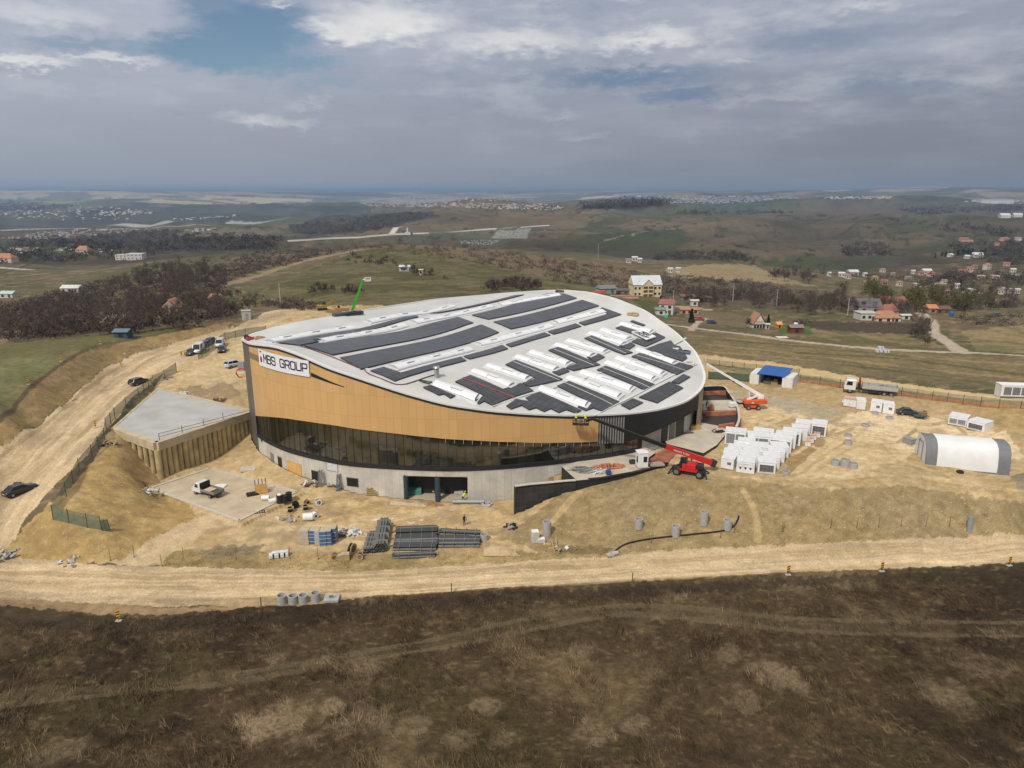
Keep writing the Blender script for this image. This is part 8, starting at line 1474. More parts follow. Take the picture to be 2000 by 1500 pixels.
def tufts(name, poly, n, hgt, seed, gain, blades=7, lean=.5):
    g = np.random.default_rng(seed); W_ = np.array([at(*p, y0=30)[:2] for p in poly]); lo, hi = W_.min(0), W_.max(0); P = np.column_stack([g.uniform(lo[0], hi[0], n * 2), g.uniform(lo[1], hi[1], n * 2)]); P = P[inside(P[:, 0], P[:, 1], W_)]
    dens = fbm(P[:, 0] * .25, P[:, 1] * .25, 3, seed); P = P[g.random(len(P)) < np.clip((dens - .3) * 3.2, .15, 1)][:n]; Z = zf(P[:, 0], P[:, 1]); h = hgt * (.45 + 1.9 * g.random(len(P)) ** 4) * (.4 + 1.2 * fbm(P[:, 0] * .3, P[:, 1] * .3, 3, seed + 3))
    ci = np.clip(np.rint((P[:, 0] / P[:, 1] - CX[0]) / .0019).astype(int), 0, len(CX) - 1); ri = np.clip(np.rint(np.interp(-H / P[:, 1], -SR, np.arange(len(SR)))).astype(int), 0, len(SR) - 1); C = CGRID[ri, ci] * g.uniform(.5, 1.6, len(P))[:, None] * gain; C = C + (g.random(len(P)) < .12)[:, None] * np.array([.06, .045, .027])
    B = np.repeat(np.column_stack([P, Z]), blades, 0); hh = np.repeat(h, blades); a = g.uniform(0, 6.28, len(B)); wind = 1.2 + fbm(B[:, 0] * .08, B[:, 1] * .08, 2, 7) * 2; dirv = np.column_stack([np.cos(a) * .7 + np.cos(wind) * .6, np.sin(a) * .7 + np.sin(wind) * .6]); B[:, :2] += g.normal(size=(len(B), 2)) * (hh * .45)[:, None]
    tip = B + np.column_stack([dirv * (hh * lean * g.uniform(.5, 1.8, len(B)))[:, None], hh * g.uniform(.3, .8, len(B))]); w = (hh * .055)[:, None] * np.column_stack([-np.sin(a), np.cos(a), np.zeros(len(B))])
    V = np.stack([B - w, B + w, tip + w * .25, tip - w * .25], 1).reshape(-1, 3); me = quads_mesh(name, V, [GRASS]); at_ = me.attributes.new('soil', 'FLOAT_COLOR', 'POINT'); C4 = np.repeat(np.repeat(np.column_stack([C, np.ones(len(C))]), blades, 0), 4, 0); at_.data.foreach_set('color', C4.astype(np.float32).ravel())
    o = bpy.data.objects.new(name, me); COL.objects.link(o); o['kind'] = 'stuff'
tufts('heath_grass', [(-160,1200),(230,1215),(430,1200),(760,1172),(1000,1157),(1500,1130),(2000,1108),(2200,1100),(2300,1500),(2300,1540),(-300,1540),(-300,1200)], 60000, .27, 3, 1.05, 6, .9)
tufts('verge_grass', [(310,1106),(340,1080),(450,1072),(760,1086),(1000,1080),(1250,1076),(1250,1082),(1000,1098),(700,1116)], 2200, .25, 4, .9, 5)
tufts('slope_grass', [(1060,1078),(1060,1000),(1200,940),(1480,950),(1780,960),(2000,990),(2200,1000),(2200,1030),(1800,1048),(1500,1064),(1250,1076)], 6000, .2, 5, .85, 4)
# --- stones scattered on slope and roads
g = np.random.default_rng(9); mb = MB()
for p in scatter_px([(1040,1040),(1200,960),(1480,960),(1780,965),(2000,1000),(2000,1030),(1500,1062),(1060,1078)], 170, 0, 31) + scatter_px([(20,1085),(200,900),(370,1010),(310,1090)], 60, 0, 32) + scatter_px([(490,1000),(980,1000),(980,1060),(560,1070)], 90, 0, 33) + scatter_px([(1500,790),(1950,830),(1950,920),(1500,930)], 90, 0, 34):
    r = g.uniform(.05, .2); mb.sphere(p, r, 5, 0, (1, g.uniform(.6, 1), .6))
o = mb.build('loose_stones', mat('loose_stone', (.5, .44, .35), .9, var=.2)); o['kind'] = 'stuff'
# ------------------------------------------------------------------ houses
HM = {}
def hm_(c, kind):
    k = (kind,) + tuple(round(x, 3) for x in c)
    if k not in HM: HM[k] = mat('%s_%d' % (kind, len(HM)), c, .8, var=.1, vscale=.7)
    return HM[k]
M_HWIN = mat('house_window', (.03, .035, .04), .2); M_CHIM = mat('chimney_brick', (.35, .2, .14), .9)
def house(px, w, d, h, rh, wc, rc, label, rz_=0., group=None, hip=False, flat=False, wins=3, chim=True, door=True, cat='house', name='house', detail=True, axis=0):
    p = at(*px); o = thing(name, label, cat, (p[0], p[1] + d / 2, float(zf(p[0], p[1] + d / 2)) - .3), rz_, group); h += .3
    mb = MB(); mb.box((0, 0, h / 2), (w, d, h)); W_ = mb.build('wall', hm_(wc, 'render'), o)
    a, b = w / 2 + .4, d / 2 + .4; mr = hm_(rc, 'roof')
    if flat: mb = MB(); mb.box((0, 0, h + .12), (w + .5, d + .5, .24)); rf = mb.build('roof', mr, o)
    else:
        mb = MB(); i_ = a * .45 if hip else 0
        if axis == 0: E_, R_ = [(-a, -b, h), (a, -b, h), (a, b, h), (-a, b, h)], [(-a + i_, 0, h + rh), (a - i_, 0, h + rh)]; Fs = [(0, 1, 5, 4), (2, 3, 4, 5), (1, 2, 5), (3, 0, 4), (0, 3, 2, 1)]
        else: E_, R_ = [(-a, -b, h), (a, -b, h), (a, b, h), (-a, b, h)], [(0, -b + i_, h + rh), (0, b - i_, h + rh)]; Fs = [(1, 2, 5, 4), (3, 0, 4, 5), (0, 1, 4), (2, 3, 5), (0, 3, 2, 1)]
        if axis == 0 or hip: mb.raw(E_ + R_, Fs, 0); 
        else:
            mb.raw(E_ + R_, [Fs[0], Fs[1], Fs[4]], 0)
        rf = mb.build('roof', mr, o)
        if not hip:
            for s in (-1, 1):
                g_ = MB(); g_.raw([(-w / 2, s * d / 2, h), (w / 2, s * d / 2, h), (0, s * d / 2, h + rh * .93)] if axis == 1 else [(s * (w / 2 + .41), -d / 2, h), (s * (w / 2 + .41), d / 2, h), (s * (w / 2 + .41), 0, h + rh * .93)], [(0, 1, 2)]); g_.build('gable', hm_(wc, 'render'), o)
    if detail:
        for i in range(wins):
            x = -w / 2 + w * (i + .5) / wins
            for z in ([h * .55] if h < 4.2 else [h * .3, h * .75]): mb = MB(); mb.box((x, -d / 2 - .02, z), (min(1.3, w / wins * .5), .08, 1.2)); mb.build('window', M_HWIN, o)
        if door: mb = MB(); mb.box((w * .02 + w / wins * .5, -d / 2 - .03, 1.2), (.9, .08, 2.)); mb.build('door', hm_((.12, .07, .04), 'door'), o)
        if chim and not flat: mb = MB(); mb.box((w * .2, .3, h + rh * .9), (.6, .6, 1.4)); mb.build('chimney', M_CHIM, rf)
    return o
RED, ORG, GRY, DRD = (.27, .11, .085), (.36, .18, .11), (.2, .2, .21), (.2, .07, .06); WH, YE, CR, PK = (.52, .51, .49), (.62, .52, .33), (.55, .5, .4), (.5, .3, .26)
# yellow guesthouse
o = house((1262, 579), 15.5, 10, 6.6, 4.6, YE, (.52, .56, .6), 'large yellow guesthouse with silver blue roof and brown balconies', rz_=.12, wins=7, cat='guesthouse', name='guesthouse', door=False)
mb = MB(); mb.box((0, -5.6, 3.3), (6, 1.4, 6.6)); mb.raw([(-3, -6.3, 6.6), (3, -6.3, 6.6), (0, -6.3, 9.8)], [(0, 1, 2)]); mb.build('front_bay', hm_(YE, 'render'), o); mb = MB(); mb.raw([(-3.5, -6.6, 6.4), (0, -6.6, 10), (0, 0, 10), (-3.5, 0, 6.4), (3.5, -6.6, 6.4), (3.5, 0, 6.4)], [(0, 1, 2, 3), (1, 4, 5, 2)]); mb.build('bay_roof', hm_((.52, .56, .6), 'roof'), o)
for x in (-1.45, 1.45):
    for z in (1.4, 3.6, 5.6): mb = MB(); mb.box((x, -6.33, z), (2.3, .1, 1.3)); mb.build('balcony', hm_((.13, .06, .04), 'door'), o)
for x in (-4.5, 4.5): 
    for y in (-3.4,): mb = MB(); mb.box((x, y, 8.4), (.7, .12, .7)); mb.build('skylight', M_HWIN, o)
for x in (-2, .5): mb = MB(); mb.box((x, .4, 11.4), (.9, .8, 1.3)); mb.build('chimney', M_CHIM, o)
house((1220, 582), 14, .4, 1.1, 0, PK, PK, 'low pink garden wall left of the yellow guesthouse', flat=True, detail=False, cat='wall', name='garden_wall')
house((1305, 614), 6.2, 6, 4.4, 1.9, WH, RED, 'white house with red roof on the green field behind the hall', rz_=-.35, wins=2); o = house((1291, 616), 4., 3.5, 2.4, 1., (.5, .52, .5), GRY, 'small grey annex with pale roof at the left of the white red roofed house', wins=1, chim=False, name='annex', cat='annex')
p = at(1300, 620); mb = MB(); mb.prism([(-.8, -.5), (.8, -.6), (1., .5), (-.6, .6)], 0, [1.2, .8, 1.8, 1.5]); o = mb.build('green_tarpaulin', mat('tarp_green', (.1, .4, .28), .6)); o.location = p; tag(o, 'bright green tarpaulin in front of the white red roofed house', 'tarpaulin')
house((1347, 613), 8, 4, 1.8, .9, PK, ORG, 'long low shed with orange roof behind the dark evergreen', wins=3, chim=False, cat='shed', name='shed', door=False); house((1344, 587), 7, 4.5, 2.2, 1., GRY, DRD, 'dark shed with red roof beside the road right of the guesthouse', wins=2, chim=False, cat='shed', name='shed'); house((1372, 590), 9, 5, 2.2, 1., (.1, .08, .09), (.12, .1, .1), 'dark barn with dark roof right of the red roofed shed', wins=2, chim=False, cat='barn', name='barn'); house((1357, 598), 3.4, 3, 2.6, .6, WH, CR, 'tiny white house by the road below the dark barn', wins=1, chim=False)
house((1185, 573), 9, 6, 2.6, 1.6, (.2, .3, .25), (.17, .18, .19), 'dark grey roofed building left of the guesthouse', rz_=.3, wins=2, chim=False, cat='barn', name='barn'); p = at(1170, 574); mb = MB(); mb.prism([(-3, -.8), (3, -.8), (3, .8), (-3, .8)], 0, [1.2, 1.8, 1.8, 1.2]); mb.box((1.5, -.85, .9), (2, .1, 1.2)); o = mb.build('coloured_stall', mat('stall_red', (.45, .1, .07), .6)); o.location = p; tag(o, 'red and green stall by the dark grey roofed building', 'stall'); house((1216, 576), 7, 5, 2.4, 1., (.18, .15, .12), (.11, .1, .1), 'dark barn between the stall and the yellow guesthouse', wins=2, chim=False, cat='barn', name='barn')
# A-frame cottage
o = house((1482, 641), 4.7, 6, 2.1, 4.2, (.6, .58, .55), ORG, 'small cottage with steep orange roof and glazed veranda by the lane', rz_=.05, wins=4, axis=1, chim=False, door=False, cat='cottage', name='cottage'); mb = MB(); mb.box((0, -3.05, 3.2), (3.2, .08, 1.)); mb.build('gable_board', hm_((.5, .4, .32), 'render'), o)
for i in range(4): mb = MB(); mb.box((-1.75 + 1.17 * i, -3.05, 1.2), (.9, .1, 1.5)); mb.build('veranda_pane', M_HWIN, o)
house((1499, 643), 1.2, 1.2, 2., .4, WH, WH, 'tiny white hut right beside the steep roofed cottage', wins=1, chim=False, door=False, cat='hut', name='hut')
p = at(1520, 641); o = thing('orange_playhouse', 'bright orange playhouse on the lawn right of the steep roofed cottage', 'playhouse', p, .2); mb = MB(); mb.box((0, 0, .9), (2., 1.8, 1.6)); mb.build('wall', mat('play_orange', (.6, .2, .02), .6), o); mb = MB(); mb.raw([(-1.2, -1.1, 1.6), (1.2, -1.1, 1.6), (1.2, 1.1, 1.6), (-1.2, 1.1, 1.6), (-1.2, 0, 2.7), (1.2, 0, 2.7)], [(0, 1, 5, 4), (2, 3, 4, 5), (1, 2, 5), (3, 0, 4)]); mb.build('roof', mat('play_roof', (.62, .33, .12), .6), o); mb = MB(); mb.box((0, -.92, .8), (.8, .05, 1.1)); mb.build('door', M_HWIN, o)
house((1556, 651), 4.4, 3.5, 2.2, .9, (.2, .035, .03), (.2, .18, .17), 'dark red garden shed with white bags on its roof', wins=1, chim=False, cat='shed', name='shed'); p = at(1556, 640); mb = MB(); mb.sphere((0, 0, .3), .5, 8); mb.sphere((.7, .2, .2), .45, 8); o = mb.build('white_bags', M_UNIT); q_ = at(1556, 651); o.location = (q_[0] - .3, q_[1] + 1.6, zf(q_[0], q_[1] + 1.75) + 3.1); tag(o, 'white bags lying on the dark red garden shed roof', 'bags')
a = at(1529, 663); mb = MB()
for i in range(6): mb.box((-1.6 + .64 * i, 0, 0.03), (.6, 3.4, .14))
o = mb.build('paved_drive', mat('paving_white', (.6, .57, .52), .8)); o.location = at(1528, 659); tag(o, 'white paved drive from the lane towards the garden', 'drive')
for (u, v, c, nm, lb, cat) in ((1390, 632, (.02, .05, .16), 'blue_car', 'blue car parked on the grass left of the steep roofed cottage', 'car'), (1366, 626, (.4, .04, .03), 'red_car', 'small red car at the end of the short lane by the evergreen', 'car'), (1948, 617, (.02, .12, .09), 'green_car', 'dark green car on the meadow at the right', 'car')): car(lb, at(u, v), .1, c, 'suv', 4.4, 1.8, 1.5, name=nm)['group'] = 'cars in the gardens'
p = at(1858, 617); o = thing('blue_tank', 'bright blue tank standing beside the end of the gravel lane', 'tank', p); mb = MB(); mb.cyl((0, 0, 0), (0, 0, 1.6), .9, 14); mb.build('tank_body', mat('tank_blue', (.02, .12, .4), .5), o); mb = MB(); mb.sphere((0, 0, 1.6), .9, 12, 0, (1, 1, .5)); mb.build('dome', mat('tank_blue', (.02, .12, .4), .5), o)
for i, (u, v, lb) in enumerate(((1715, 688, 'white bale, left of the group on the lane'), (1723, 688, 'white bale, middle of the group on the lane'), (1731, 689, 'white bale, right of the group on the lane'), (1719, 684, 'white bale on top of the group on the lane'))): p = at(u, v) if i < 3 else at(1719, 687) + [0, 0, .85]; o = thing('white_bale', lb, 'bale', p, .1, 'white bales on the lane'); mb = MB(); mb.box((0, 0, .43), (1.5, 1.2, .82)); mb.build('bale_body', mat('bale_film', (.55, .55, .62), .4), o, bevel=.08); mb = MB(); mb.box((0, 0, .43), (.15, 1.24, .86)); mb.build('strap', M_COL, o)
# bungalow and neighbours
house((1698, 626), 7.5, 7, 3., 0, WH, (.45, .42, .38), 'white flat roofed bungalow wing right of the ploughed field', flat=True, wins=3); house((1735, 628), 10.5, 8, 1.6, 2.6, CR, ORG, 'long orange hipped roof bungalow joined to the white wing', hip=True, wins=3, chim=False); house((1700, 612), 10, 8, 3.4, 3.2, (.25, .24, .24), (.13, .125, .13), 'dark grey roofed house behind the white bungalow wing', wins=2, rz_=-.1); house((1740, 617), 7, 6, 2.4, 2.6, CR, RED, 'brown red roofed house just behind the orange bungalow', hip=True, wins=2); house((1733, 599), 6, 6, 3., 2.4, CR, (.34, .1, .07), 'red roofed house among the budding trees, left one', hip=True, wins=2); house((1762, 600), 6, 6, 3., 2.2, CR, (.3, .11, .09), 'dull red roofed house among the budding trees, right one', hip=True, wins=2); house((1770, 624), 4, 3, 1.8, .5, WH, WH, 'small white roofed shed right of the orange bungalow', wins=1, chim=False, cat='shed', name='shed')
house((1822, 612), 4, 5, 2.4, 1.6, (.3, .18, .12), (.5, .2, .09), 'shed with bright orange roof at the end of the gravel lane', wins=1, chim=False, cat='shed', name='shed'); house((1842, 612), 7, 5, 2., 1.4, (.16, .1, .07), (.14, .075, .06), 'dark brown barn right of the bright orange roofed shed', wins=2, chim=False, cat='barn', name='barn')
house((790, 530), 6, 5, 2.6, 1., WH, (.5, .54, .56), 'small white hut with pale roof on the green hillside', wins=1, chim=False, cat='hut', name='hut'); house((822, 537), 2, 2, 2.8, .4, CR, CR, 'tiny pale cabin right of the white hut on the green hillside', wins=1, chim=False, cat='cabin', name='cabin', door=False)
house((330, 612), 7, 6, 2.2, 3.2, (.35, .28, .22), ORG, 'orange roofed cottage half hidden in the bare wood', wins=2, axis=1); house((418, 596), 6.5, 6, 2.4, 2.4, CR, ORG, 'orange roofed cottage at the right end of the bare wood', hip=True, wins=2); house((236, 660), 3.5, 3, 1.8, .7, (.04, .07, .1), (.12, .17, .2), 'small blue garden shed under the pale blossoming tree', wins=1, chim=False, cat='shed', name='shed', door=False)
house((136, 571), 10, 6, 2.4, 1.6, WH, (.55, .58, .55), 'long pale barn alone on the left hillside', wins=3, chim=False, cat='barn', name='barn'); house((12, 582), 7, 5, 2.2, 1.4, WH, (.4, .5, .45), 'pale green roofed barn near the left picture edge', wins=2, chim=False, cat='barn', name='barn')
house((237, 508), 14, 10, 6, 0, WH, WH, 'white flat roofed villa, left one of the pair in the left valley', flat=True, wins=3, cat='villa', name='villa'); house((263, 508), 18, 11, 7, 0, WH, (.6, .6, .62), 'white flat roofed villa, right one of the pair in the left valley', flat=True, wins=4, cat='villa', name='villa'); house((249, 507), 7, 8, 5, 2, (.35, .1, .08), RED, 'small red house between the two white villas', wins=1)
house((160, 497), 15, 10, 5, 5, CR, ORG, 'orange roofed house alone in the left valley above the pale barn', hip=True, wins=2); house((5, 512), 20, 12, 5, 5, CR, (.4, .18, .1), 'orange roofed house at the left picture edge in the valley', hip=True, wins=2)
# right village
VIL = [(1657,545,9,'o'),(1710,548,9,'o'),(1725,532,8,'o'),(1690,541,7,'w'),(1645,541,10,'w'),(1668,538,16,'w'),(1758,559,9,'o'),(1728,556,10,'r'),(1775,548,9,'g'),(1812,535,14,'w'),(1820,540,11,'r'),(1800,538,8,'r'),(1930,527,11,'W'),(1967,520,10,'r'),(1880,534,9,'r'),(1895,529,10,'r'),(1905,525,9,'r'),(1918,545,12,'p'),(1946,545,12,'p'),(1985,545,12,'g'),(1858,502,9,'w'),(1912,503,16,'w'),(1890,505,8,'w'),(1960,572,7,'w'),(1972,573,6,'w'),(1894,574,9,'w'),(1902,577,10,'g'),(1880,572,7,'g'),(1955,575,8,'g'),(1988,574,7,'w'),(1850,577,7,'r'),(1825,577,8,'p'),(1790,563,8,'w'),(1965,472,14,'r'),(1885,473,14,'r'),(1895,474,10,'p'),(1948,480,8,'r'),(1240,510,9,'w'),(1228,514,8,'g'),(1250,513,7,'w'),(1310,533,8,'w'),(1325,532,7,'w'),(1990,470,10,'g'),(1965,427,16,'w'),(1990,425,14,'w'),(1940,590,8,'g'),(1915,583,7,'w'),(1620,540,6,'w'),(1845,555,8,'g'),(1980,532,8,'w'),(1745,540,6,'g'),(1870,563,7,'w'),(1690,556,6,'p'),(1784,535,6,'w')]
LB = {'o': ('house with orange hipped roof in the valley village at the right', CR, ORG), 'r': ('house with red roof in the valley village at the right', PK, RED), 'w': ('white walled pale roofed house in the valley village at the right', WH, (.52, .52, .52)), 'g': ('grey roofed house in the valley village at the right', CR, GRY), 'p': ('pink brown flat roofed house in the valley village at the right', PK, (.5, .42, .4)), 'W': ('tall white house with bright orange roof above the village', WH, (.4, .18, .1))}
for (u, v, wpx, k_) in VIL:
    p = at(u, v); w = wpx * mpp(p) * 1.1; lb, wc, rc = LB[k_]; hh = 3.2 if k_ != 'W' else 5.5
    house((u, v), w, w * .75, max(hh, w * .28), w * .24, wc, rc, lb, rz_=random.uniform(-.4, .4), group=None if k_ == 'W' else 'village houses in the valley (%s)' % {'o': 'orange roofs', 'r': 'red roofs', 'w': 'white', 'g': 'grey roofs', 'p': 'pink'}[k_], hip=k_ in 'oW', flat=k_ in 'p', wins=2, detail=p[1] < 1000, chim=False, door=False)
# cemetery wall, chapel and warehouse
WP = [at(*q) for q in spline(np.array([(562,472),(600,470),(640,467),(700,465),(720,463),(745,461),(770,459),(797,458),(830,457),(870,455),(910,452),(950,449),(1000,446),(1040,443),(1073,441)], float), 5, False)]
mb = MB()
for a, b in zip(WP[:-1], WP[1:]):
    if abs(a[1] - b[1]) < 160: mb.beam(a + [0, 0, .8], b + [0, 0, .8], .8, 2.6)
o = mb.build('cemetery_wall', mat('wall_white', (.6, .58, .54), .8)); tag(o, 'long white perimeter wall winding across the far hillside past the chapel', 'wall')
p = at(797, 459); m = mpp(p); o = thing('chapel', 'white chapel with slim tower at the cemetery gate on the far slope', 'chapel', p); mb = MB(); mb.box((0, 0, 3 * m), (11 * m, 8 * m, 6 * m)); mb.build('nave', hm_(WH, 'render'), o); mb = MB(); mb.box((-1 * m, 0, 7 * m), (2.6 * m, 2.6 * m, 14 * m)); mb.build('tower', hm_(WH, 'render'), o); mb = MB(); mb.cyl((-1 * m, 0, 14 * m), (-1 * m, 0, 18 * m), 1.6 * m, 8, .1); mb.build('spire', hm_(GRY, 'roof'), o); mb = MB(); mb.box((4 * m, 0, 3.5 * m), (6 * m, 6 * m, 7 * m)); mb.build('side_wing', hm_((.12, .14, .18), 'render'), o)
p = at(1938, 398); m = mpp(p); o = thing('warehouse', 'long white warehouse on the far hill at the right', 'warehouse', p); mb = MB(); mb.box((0, 0, 4 * m), (62 * m, 30 * m, 8 * m)); mb.build('wall', hm_((.62, .6, .58), 'render'), o); mb = MB(); mb.box((0, 0, 8.2 * m), (63 * m, 31 * m, .8 * m)); mb.build('roof', hm_((.5, .52, .55), 'roof'), o)
# graves and cemetery rows, far town: too many and too small to count
def boxes_field(name, zones, seed):
    g = np.random.default_rng(seed); mb = MB()
    for poly, n, wpx, asp, hpx, cols in zones:
        for p in scatter_px(poly, n, 0, seed):
            m = mpp(p); w = wpx * m * g.uniform(.5, 1.6); h = hpx * m * g.uniform(.6, 1.5); mb.box((p[0], p[1], p[2] + h / 2 - .2), (w, w * asp, h), g.uniform(-.4, .4), int(g.choice(cols)))
    o = mb.build(name, [hm_(WH, 'render'), hm_((.36, .36, .36), 'town'), hm_((.32, .21, .16), 'town'), hm_((.3, .31, .34), 'town')]); o['kind'] = 'stuff'; return o
boxes_field('cemetery_graves', [([(970,452),(1040,446),(1025,465),(960,466)], 260, 2.2, .6, 1., [1, 3]), ([(900,470),(980,468),(960,478),(900,477)], 120, 2., .6, 1., [1, 3])], 3)
boxes_field('distant_town', [([(0,466),(110,450),(250,446),(330,446),(240,456),(60,470)], 170, 4, .7, 1.8, [1, 1, 2, 2]), ([(40,400),(160,398),(300,410),(260,430),(60,430)], 100, 4, .7, 1.6, [0, 1, 1]), ([(190,415),(290,412),(310,418),(200,422)], 60, 5, .7, 2., [0, 1, 2]), ([(0,412),(120,410),(130,426),(0,430)], 50, 4.5, .7, 1.6, [0, 1, 2]), ([(330,428),(470,420),(460,424),(340,432)], 30, 4.5, .7, 1.5, [0, 1]), ([(700,395),(1000,398),(1110,402),(1080,412),(900,406),(720,404)], 420, 3.6, .7, 1.4, [0, 1, 1, 2]), ([(760,386),(1000,384),(1050,392),(800,394)], 130, 3.4, .7, 1.2, [0, 1, 2]), ([(1240,382),(1420,384),(1540,383),(1560,388),(1420,398),(1250,397)], 480, 3.4, .7, 1.4, [0, 1, 3, 3]), ([(1600,386),(1740,384),(1740,389),(1610,390)], 80, 4.5, .7, 1.8, [0, 1, 3]), ([(1870,394),(2000,392),(2000,400),(1970,400)], 24, 6, .7, 2.2, [0, 1]), ([(20,484),(80,482),(70,498),(10,500)], 16, 7, .7, 2.4, [0, 2]), ([(100,488),(230,482),(260,500),(130,505)], 20, 6, .7, 2., [0, 1, 2]), ([(360,450),(420,445),(420,452),(370,456)], 14, 6, .7, 2., [0, 1])], 8)
# --- poles
def pole(u, v, h, lb, arm=False, m=None, w=.16):
    p = at(u, v); o = thing('utility_pole', lb, 'pole', p, .1); mb = MB(); mb.cyl((0, 0, -.3), (0, 0, h), w, 8, w * .7); mb.build('shaft', m or mat('pole_concrete', (.42, .41, .38), .8), o); mb = MB(); mb.box((0, 0, h - .3), (1.6 if arm else .5, .12, .12)); mb.build('crossarm', M_POST, o)
pole(548, 592, 8.5, 'pale utility pole standing alone on the slope behind the hall', w=.22)
pole(1431, 588, 9, 'utility pole among the bare trees between the cottages'); pole(1516, 600, 9, 'utility pole behind the steep roofed cottage', True); pole(1655, 616, 8, 'utility pole left of the white bungalow wing', True); pole(1315, 585, 5, 'short lamp pole beside the road right of the guesthouse'); pole(1168, 508, 14, 'tall mast on the hillside behind the hall', True)
# ------------------------------------------------------------------ sky, sun, air
W = bpy.data.worlds.new('World'); scn.world = W; W.use_nodes = True
nt = W.node_tree; nt.nodes.clear(); L = nt.links.new
SUN_EL, SUN_AZ = R(48), R(-150)     # azimuth measured from +Y towards +X: behind the camera, from the left
def wm(op, a, b=None, c=None):
    n = nt.nodes.new('ShaderNodeMath'); n.operation = op
    for i, q in enumerate((a, b, c)):
        if q is None: continue
        if isinstance(q, (int, float)): n.inputs[i].default_value = q
        else: L(q, n.inputs[i])
    return n.outputs[0]
out = nt.nodes.new('ShaderNodeOutputWorld')
sky = nt.nodes.new('ShaderNodeTexSky'); sky.sky_type = 'NISHITA'; sky.sun_disc = False; sky.sun_elevation = SUN_EL; sky.sun_rotation = SUN_AZ; sky.altitude = 400; sky.dust_density = .2; sky.air_density = 1.2; sky.ozone_density = 4.
bg1 = nt.nodes.new('ShaderNodeBackground'); bg1.inputs[1].default_value = .068; L(sky.outputs[0], bg1.inputs[0])
tc = nt.nodes.new('ShaderNodeTexCoord'); sx = nt.nodes.new('ShaderNodeSeparateXYZ'); L(tc.outputs['Generated'], sx.inputs[0])
dx, dy, dz = sx.outputs
hor = wm('SQRT', wm('ADD', wm('MULTIPLY', dx, dx), wm('MULTIPLY', dy, dy)))
azv = wm('ARCTAN2', dx, dy); elv = wm('ARCTAN2', dz, hor)           # azimuth and elevation of the sky direction
def noise(sa, se, detail=6, rough=.55, seed=0., warp=None, dist=0.):
    c = nt.nodes.new('ShaderNodeCombineXYZ'); L(wm('MULTIPLY', azv, sa), c.inputs[0]); L(wm('MULTIPLY', elv, se), c.inputs[1]); c.inputs[2].default_value = seed
    n = nt.nodes.new('ShaderNodeTexNoise'); n.inputs['Scale'].default_value = 1; n.inputs['Detail'].default_value = detail; n.inputs['Roughness'].default_value = rough; n.inputs['Distortion'].default_value = dist
    L(c.outputs[0], n.inputs['Vector']); return n.outputs['Fac']
def sstep(x, lo, hi):
    n = nt.nodes.new('ShaderNodeMapRange'); n.interpolation_type = 'SMOOTHSTEP'; n.inputs[1].default_value = lo; n.inputs[2].default_value = hi
    L(x, n.inputs[0]); return n.outputs[0]
def azel(u, v):
    d = ray(u, v); return math.atan2(d[0], d[1]), math.atan2(d[2], math.hypot(d[0], d[1]))
nA = noise(9, 30, 7, .6, 1.3); nB = noise(22, 60, 6, .6, 4.1); nC = noise(4, 18, 5, .55, 7.7); nD = noise(45, 110, 5, .6, 2.2)
wa = wm('ADD', azv, wm('MULTIPLY', wm('SUBTRACT', nB, .5), .09)); we = wm('ADD', elv, wm('MULTIPLY', wm('SUBTRACT', nA, .5), .05))
we2 = wm('ADD', we, wm('MULTIPLY', wm('SUBTRACT', nD, .5), .03))
def blob(u, v, ru, rv, soft=.8):
    a, e = azel(u, v); a2, _ = azel(u + ru, v); _, e2 = azel(u, v - rv)
    x = wm('DIVIDE', wm('SUBTRACT', wa, a), abs(a2 - a)); y = wm('DIVIDE', wm('SUBTRACT', we2, e), abs(e2 - e))
    d = wm('SQRT', wm('ADD', wm('MULTIPLY', x, x), wm('MULTIPLY', y, y)))
    return wm('SUBTRACT', 1., sstep(d, 1 - soft, 1.))
def acc(lst):
    r = None
    for (b, k) in lst:
        q = wm('MULTIPLY', b, k); r = q if r is None else wm('MAXIMUM', r, q)
    return r
def cmix(f, a, b):
    n = nt.nodes.new('ShaderNodeMix'); n.data_type = 'RGBA'
    for s_, q in (('Factor', f), ('A', a), ('B', b)):
        if isinstance(q, tuple): n.inputs[s_].default_value = (*q, 1)
        elif isinstance(q, (int, float)): n.inputs[s_].default_value = q
        else: L(q, n.inputs[s_])
    return n.outputs['Result']
# grey overcast layer
e_top = azel(1000, 0)[1]
grad = sstep(elv, 0., e_top)
lay = cmix(grad, srgb(155, 161, 172), srgb(174, 181, 197))
side = sstep(azv, -.6, .6)
lay = cmix(wm('MULTIPLY', side, .95), lay, cmix(grad, srgb(124, 129, 140), srgb(148, 156, 174)))
lay = cmix(wm('MULTIPLY', sstep(nC, .4, .72), wm('ADD', .12, wm('MULTIPLY', grad, .45))), lay, srgb(190, 193, 203))
lay = cmix(wm('MULTIPLY', sstep(nB, .5, .72), wm('MULTIPLY', grad, .32)), lay, srgb(122, 136, 160))
lay = cmix(wm('MULTIPLY', sstep(nA, .48, .7), wm('MULTIPLY', grad, .6)), lay, srgb(205, 207, 213))
dark = acc([(blob(1230, 150, 260, 28), .8), (blob(1600, 80, 240, 40), .4), (blob(1330, 185, 150, 22), .7), (blob(1750, 160, 200, 30), .35)])
lay = cmix(dark, lay, srgb(106, 129, 158))
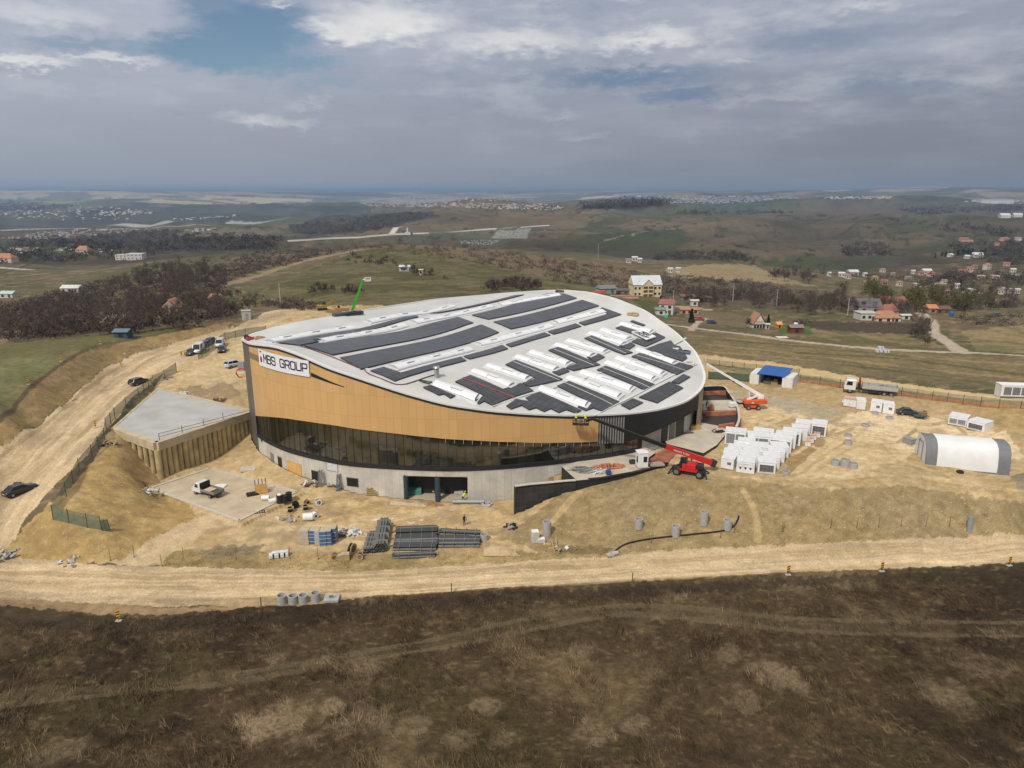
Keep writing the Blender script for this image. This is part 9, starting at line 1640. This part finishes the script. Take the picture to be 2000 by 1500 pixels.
white = acc([(blob(765, 42, 170, 56, .75), 1.), (blob(680, 58, 110, 32, .7), .95), (blob(1260, 82, 190, 32, .9), .95), (blob(1000, 85, 220, 44, .9), .9), (blob(30, 116, 150, 22, .8), .95), (blob(210, 120, 140, 15, .9), .75), (blob(510, 233, 95, 24, .95), .6), (blob(580, 245, 70, 16, .95), .35), (blob(550, 8, 45, 9, .8), .6), (blob(1680, 15, 120, 20, .95), .5), (blob(60, 20, 200, 34, .95), .45), (blob(1090, 230, 60, 16, .98), .25), (blob(1140, 270, 60, 14, .98), .2), (blob(1500, 190, 180, 18, .98), .22), (blob(1450, 118, 60, 12, .9), .4), (blob(1930, 140, 120, 24, .98), .2), (blob(610, 203, 80, 12, .98), .2)])
lay = cmix(wm('MULTIPLY', white, wm('ADD', .72, wm('MULTIPLY', wm('SUBTRACT', nD, .5), .7))), lay, srgb(238, 236, 233))
lay = cmix(sstep(elv, .25, .6), lay, (.4, .4, .4))
# openings to the blue
gap = acc([(blob(490, 60, 190, 110, .7), 1.), (blob(420, 105, 240, 48, .7), 1.), (blob(150, 85, 190, 22, .9), .6), (blob(560, 130, 170, 35, .8), .85), (blob(640, 165, 110, 20, .9), .55), (blob(430, 10, 90, 40, .7), .8)])
gap = wm('MULTIPLY', gap, wm('SUBTRACT', 1., wm('MINIMUM', 1., wm('MULTIPLY', white, 1.1))))
# an overcast sky is about three times brighter overhead than at the horizon
up = wm('ADD', 1., wm('MULTIPLY', sstep(elv, .26, 1.2), 1.)) if False else wm('ADD', 1., wm('MULTIPLY', sstep(elv, .27, 1.2), .75))
bg2 = nt.nodes.new('ShaderNodeBackground'); L(lay, bg2.inputs[0]); L(up, bg2.inputs[1])
ms = nt.nodes.new('ShaderNodeMixShader'); L(gap, ms.inputs[0]); L(bg2.outputs[0], ms.inputs[1]); L(bg1.outputs[0], ms.inputs[2]); L(ms.outputs[0], out.inputs[0])
sd = bpy.data.lights.new('sun', 'SUN'); sd.energy = 3.15; sd.angle = R(6); sd.color = (1, .925, .805)
so = bpy.data.objects.new('sun', sd); COL.objects.link(so)
_d = Vector((math.sin(SUN_AZ) * math.cos(SUN_EL), math.cos(SUN_AZ) * math.cos(SUN_EL), math.sin(SUN_EL)))
so.rotation_euler = _d.to_track_quat('Z', 'Y').to_euler(); so.location = (0, 0, 300)
scn.view_settings.view_transform = 'Standard'; scn.view_settings.look = 'None'; scn.view_settings.exposure = 0; scn.view_settings.gamma = 1
# the air: pale haze over the whole country
zmin = float(GZ.min()) - 1.; zmax = max(float(GZ.max()), H) + 4.
hz = MB(); hx = 26500
hz.box((0, 12000, (zmin + zmax) / 2), (2 * hx, 27000, zmax - zmin))
hm = bpy.data.materials.new('haze_air'); hm.use_nodes = True; hn = hm.node_tree; hn.nodes.remove(hn.nodes['Principled BSDF'])
pv = hn.nodes.new('ShaderNodeVolumePrincipled'); pv.inputs['Color'].default_value = (.44, .63, .93, 1); pv.inputs['Density'].default_value = 9.5e-5; pv.inputs['Anisotropy'].default_value = .2
hn.links.new(pv.outputs[0], hn.nodes['Material Output'].inputs['Volume'])
ho = hz.build('haze', hm); tag(ho, kind='stuff')
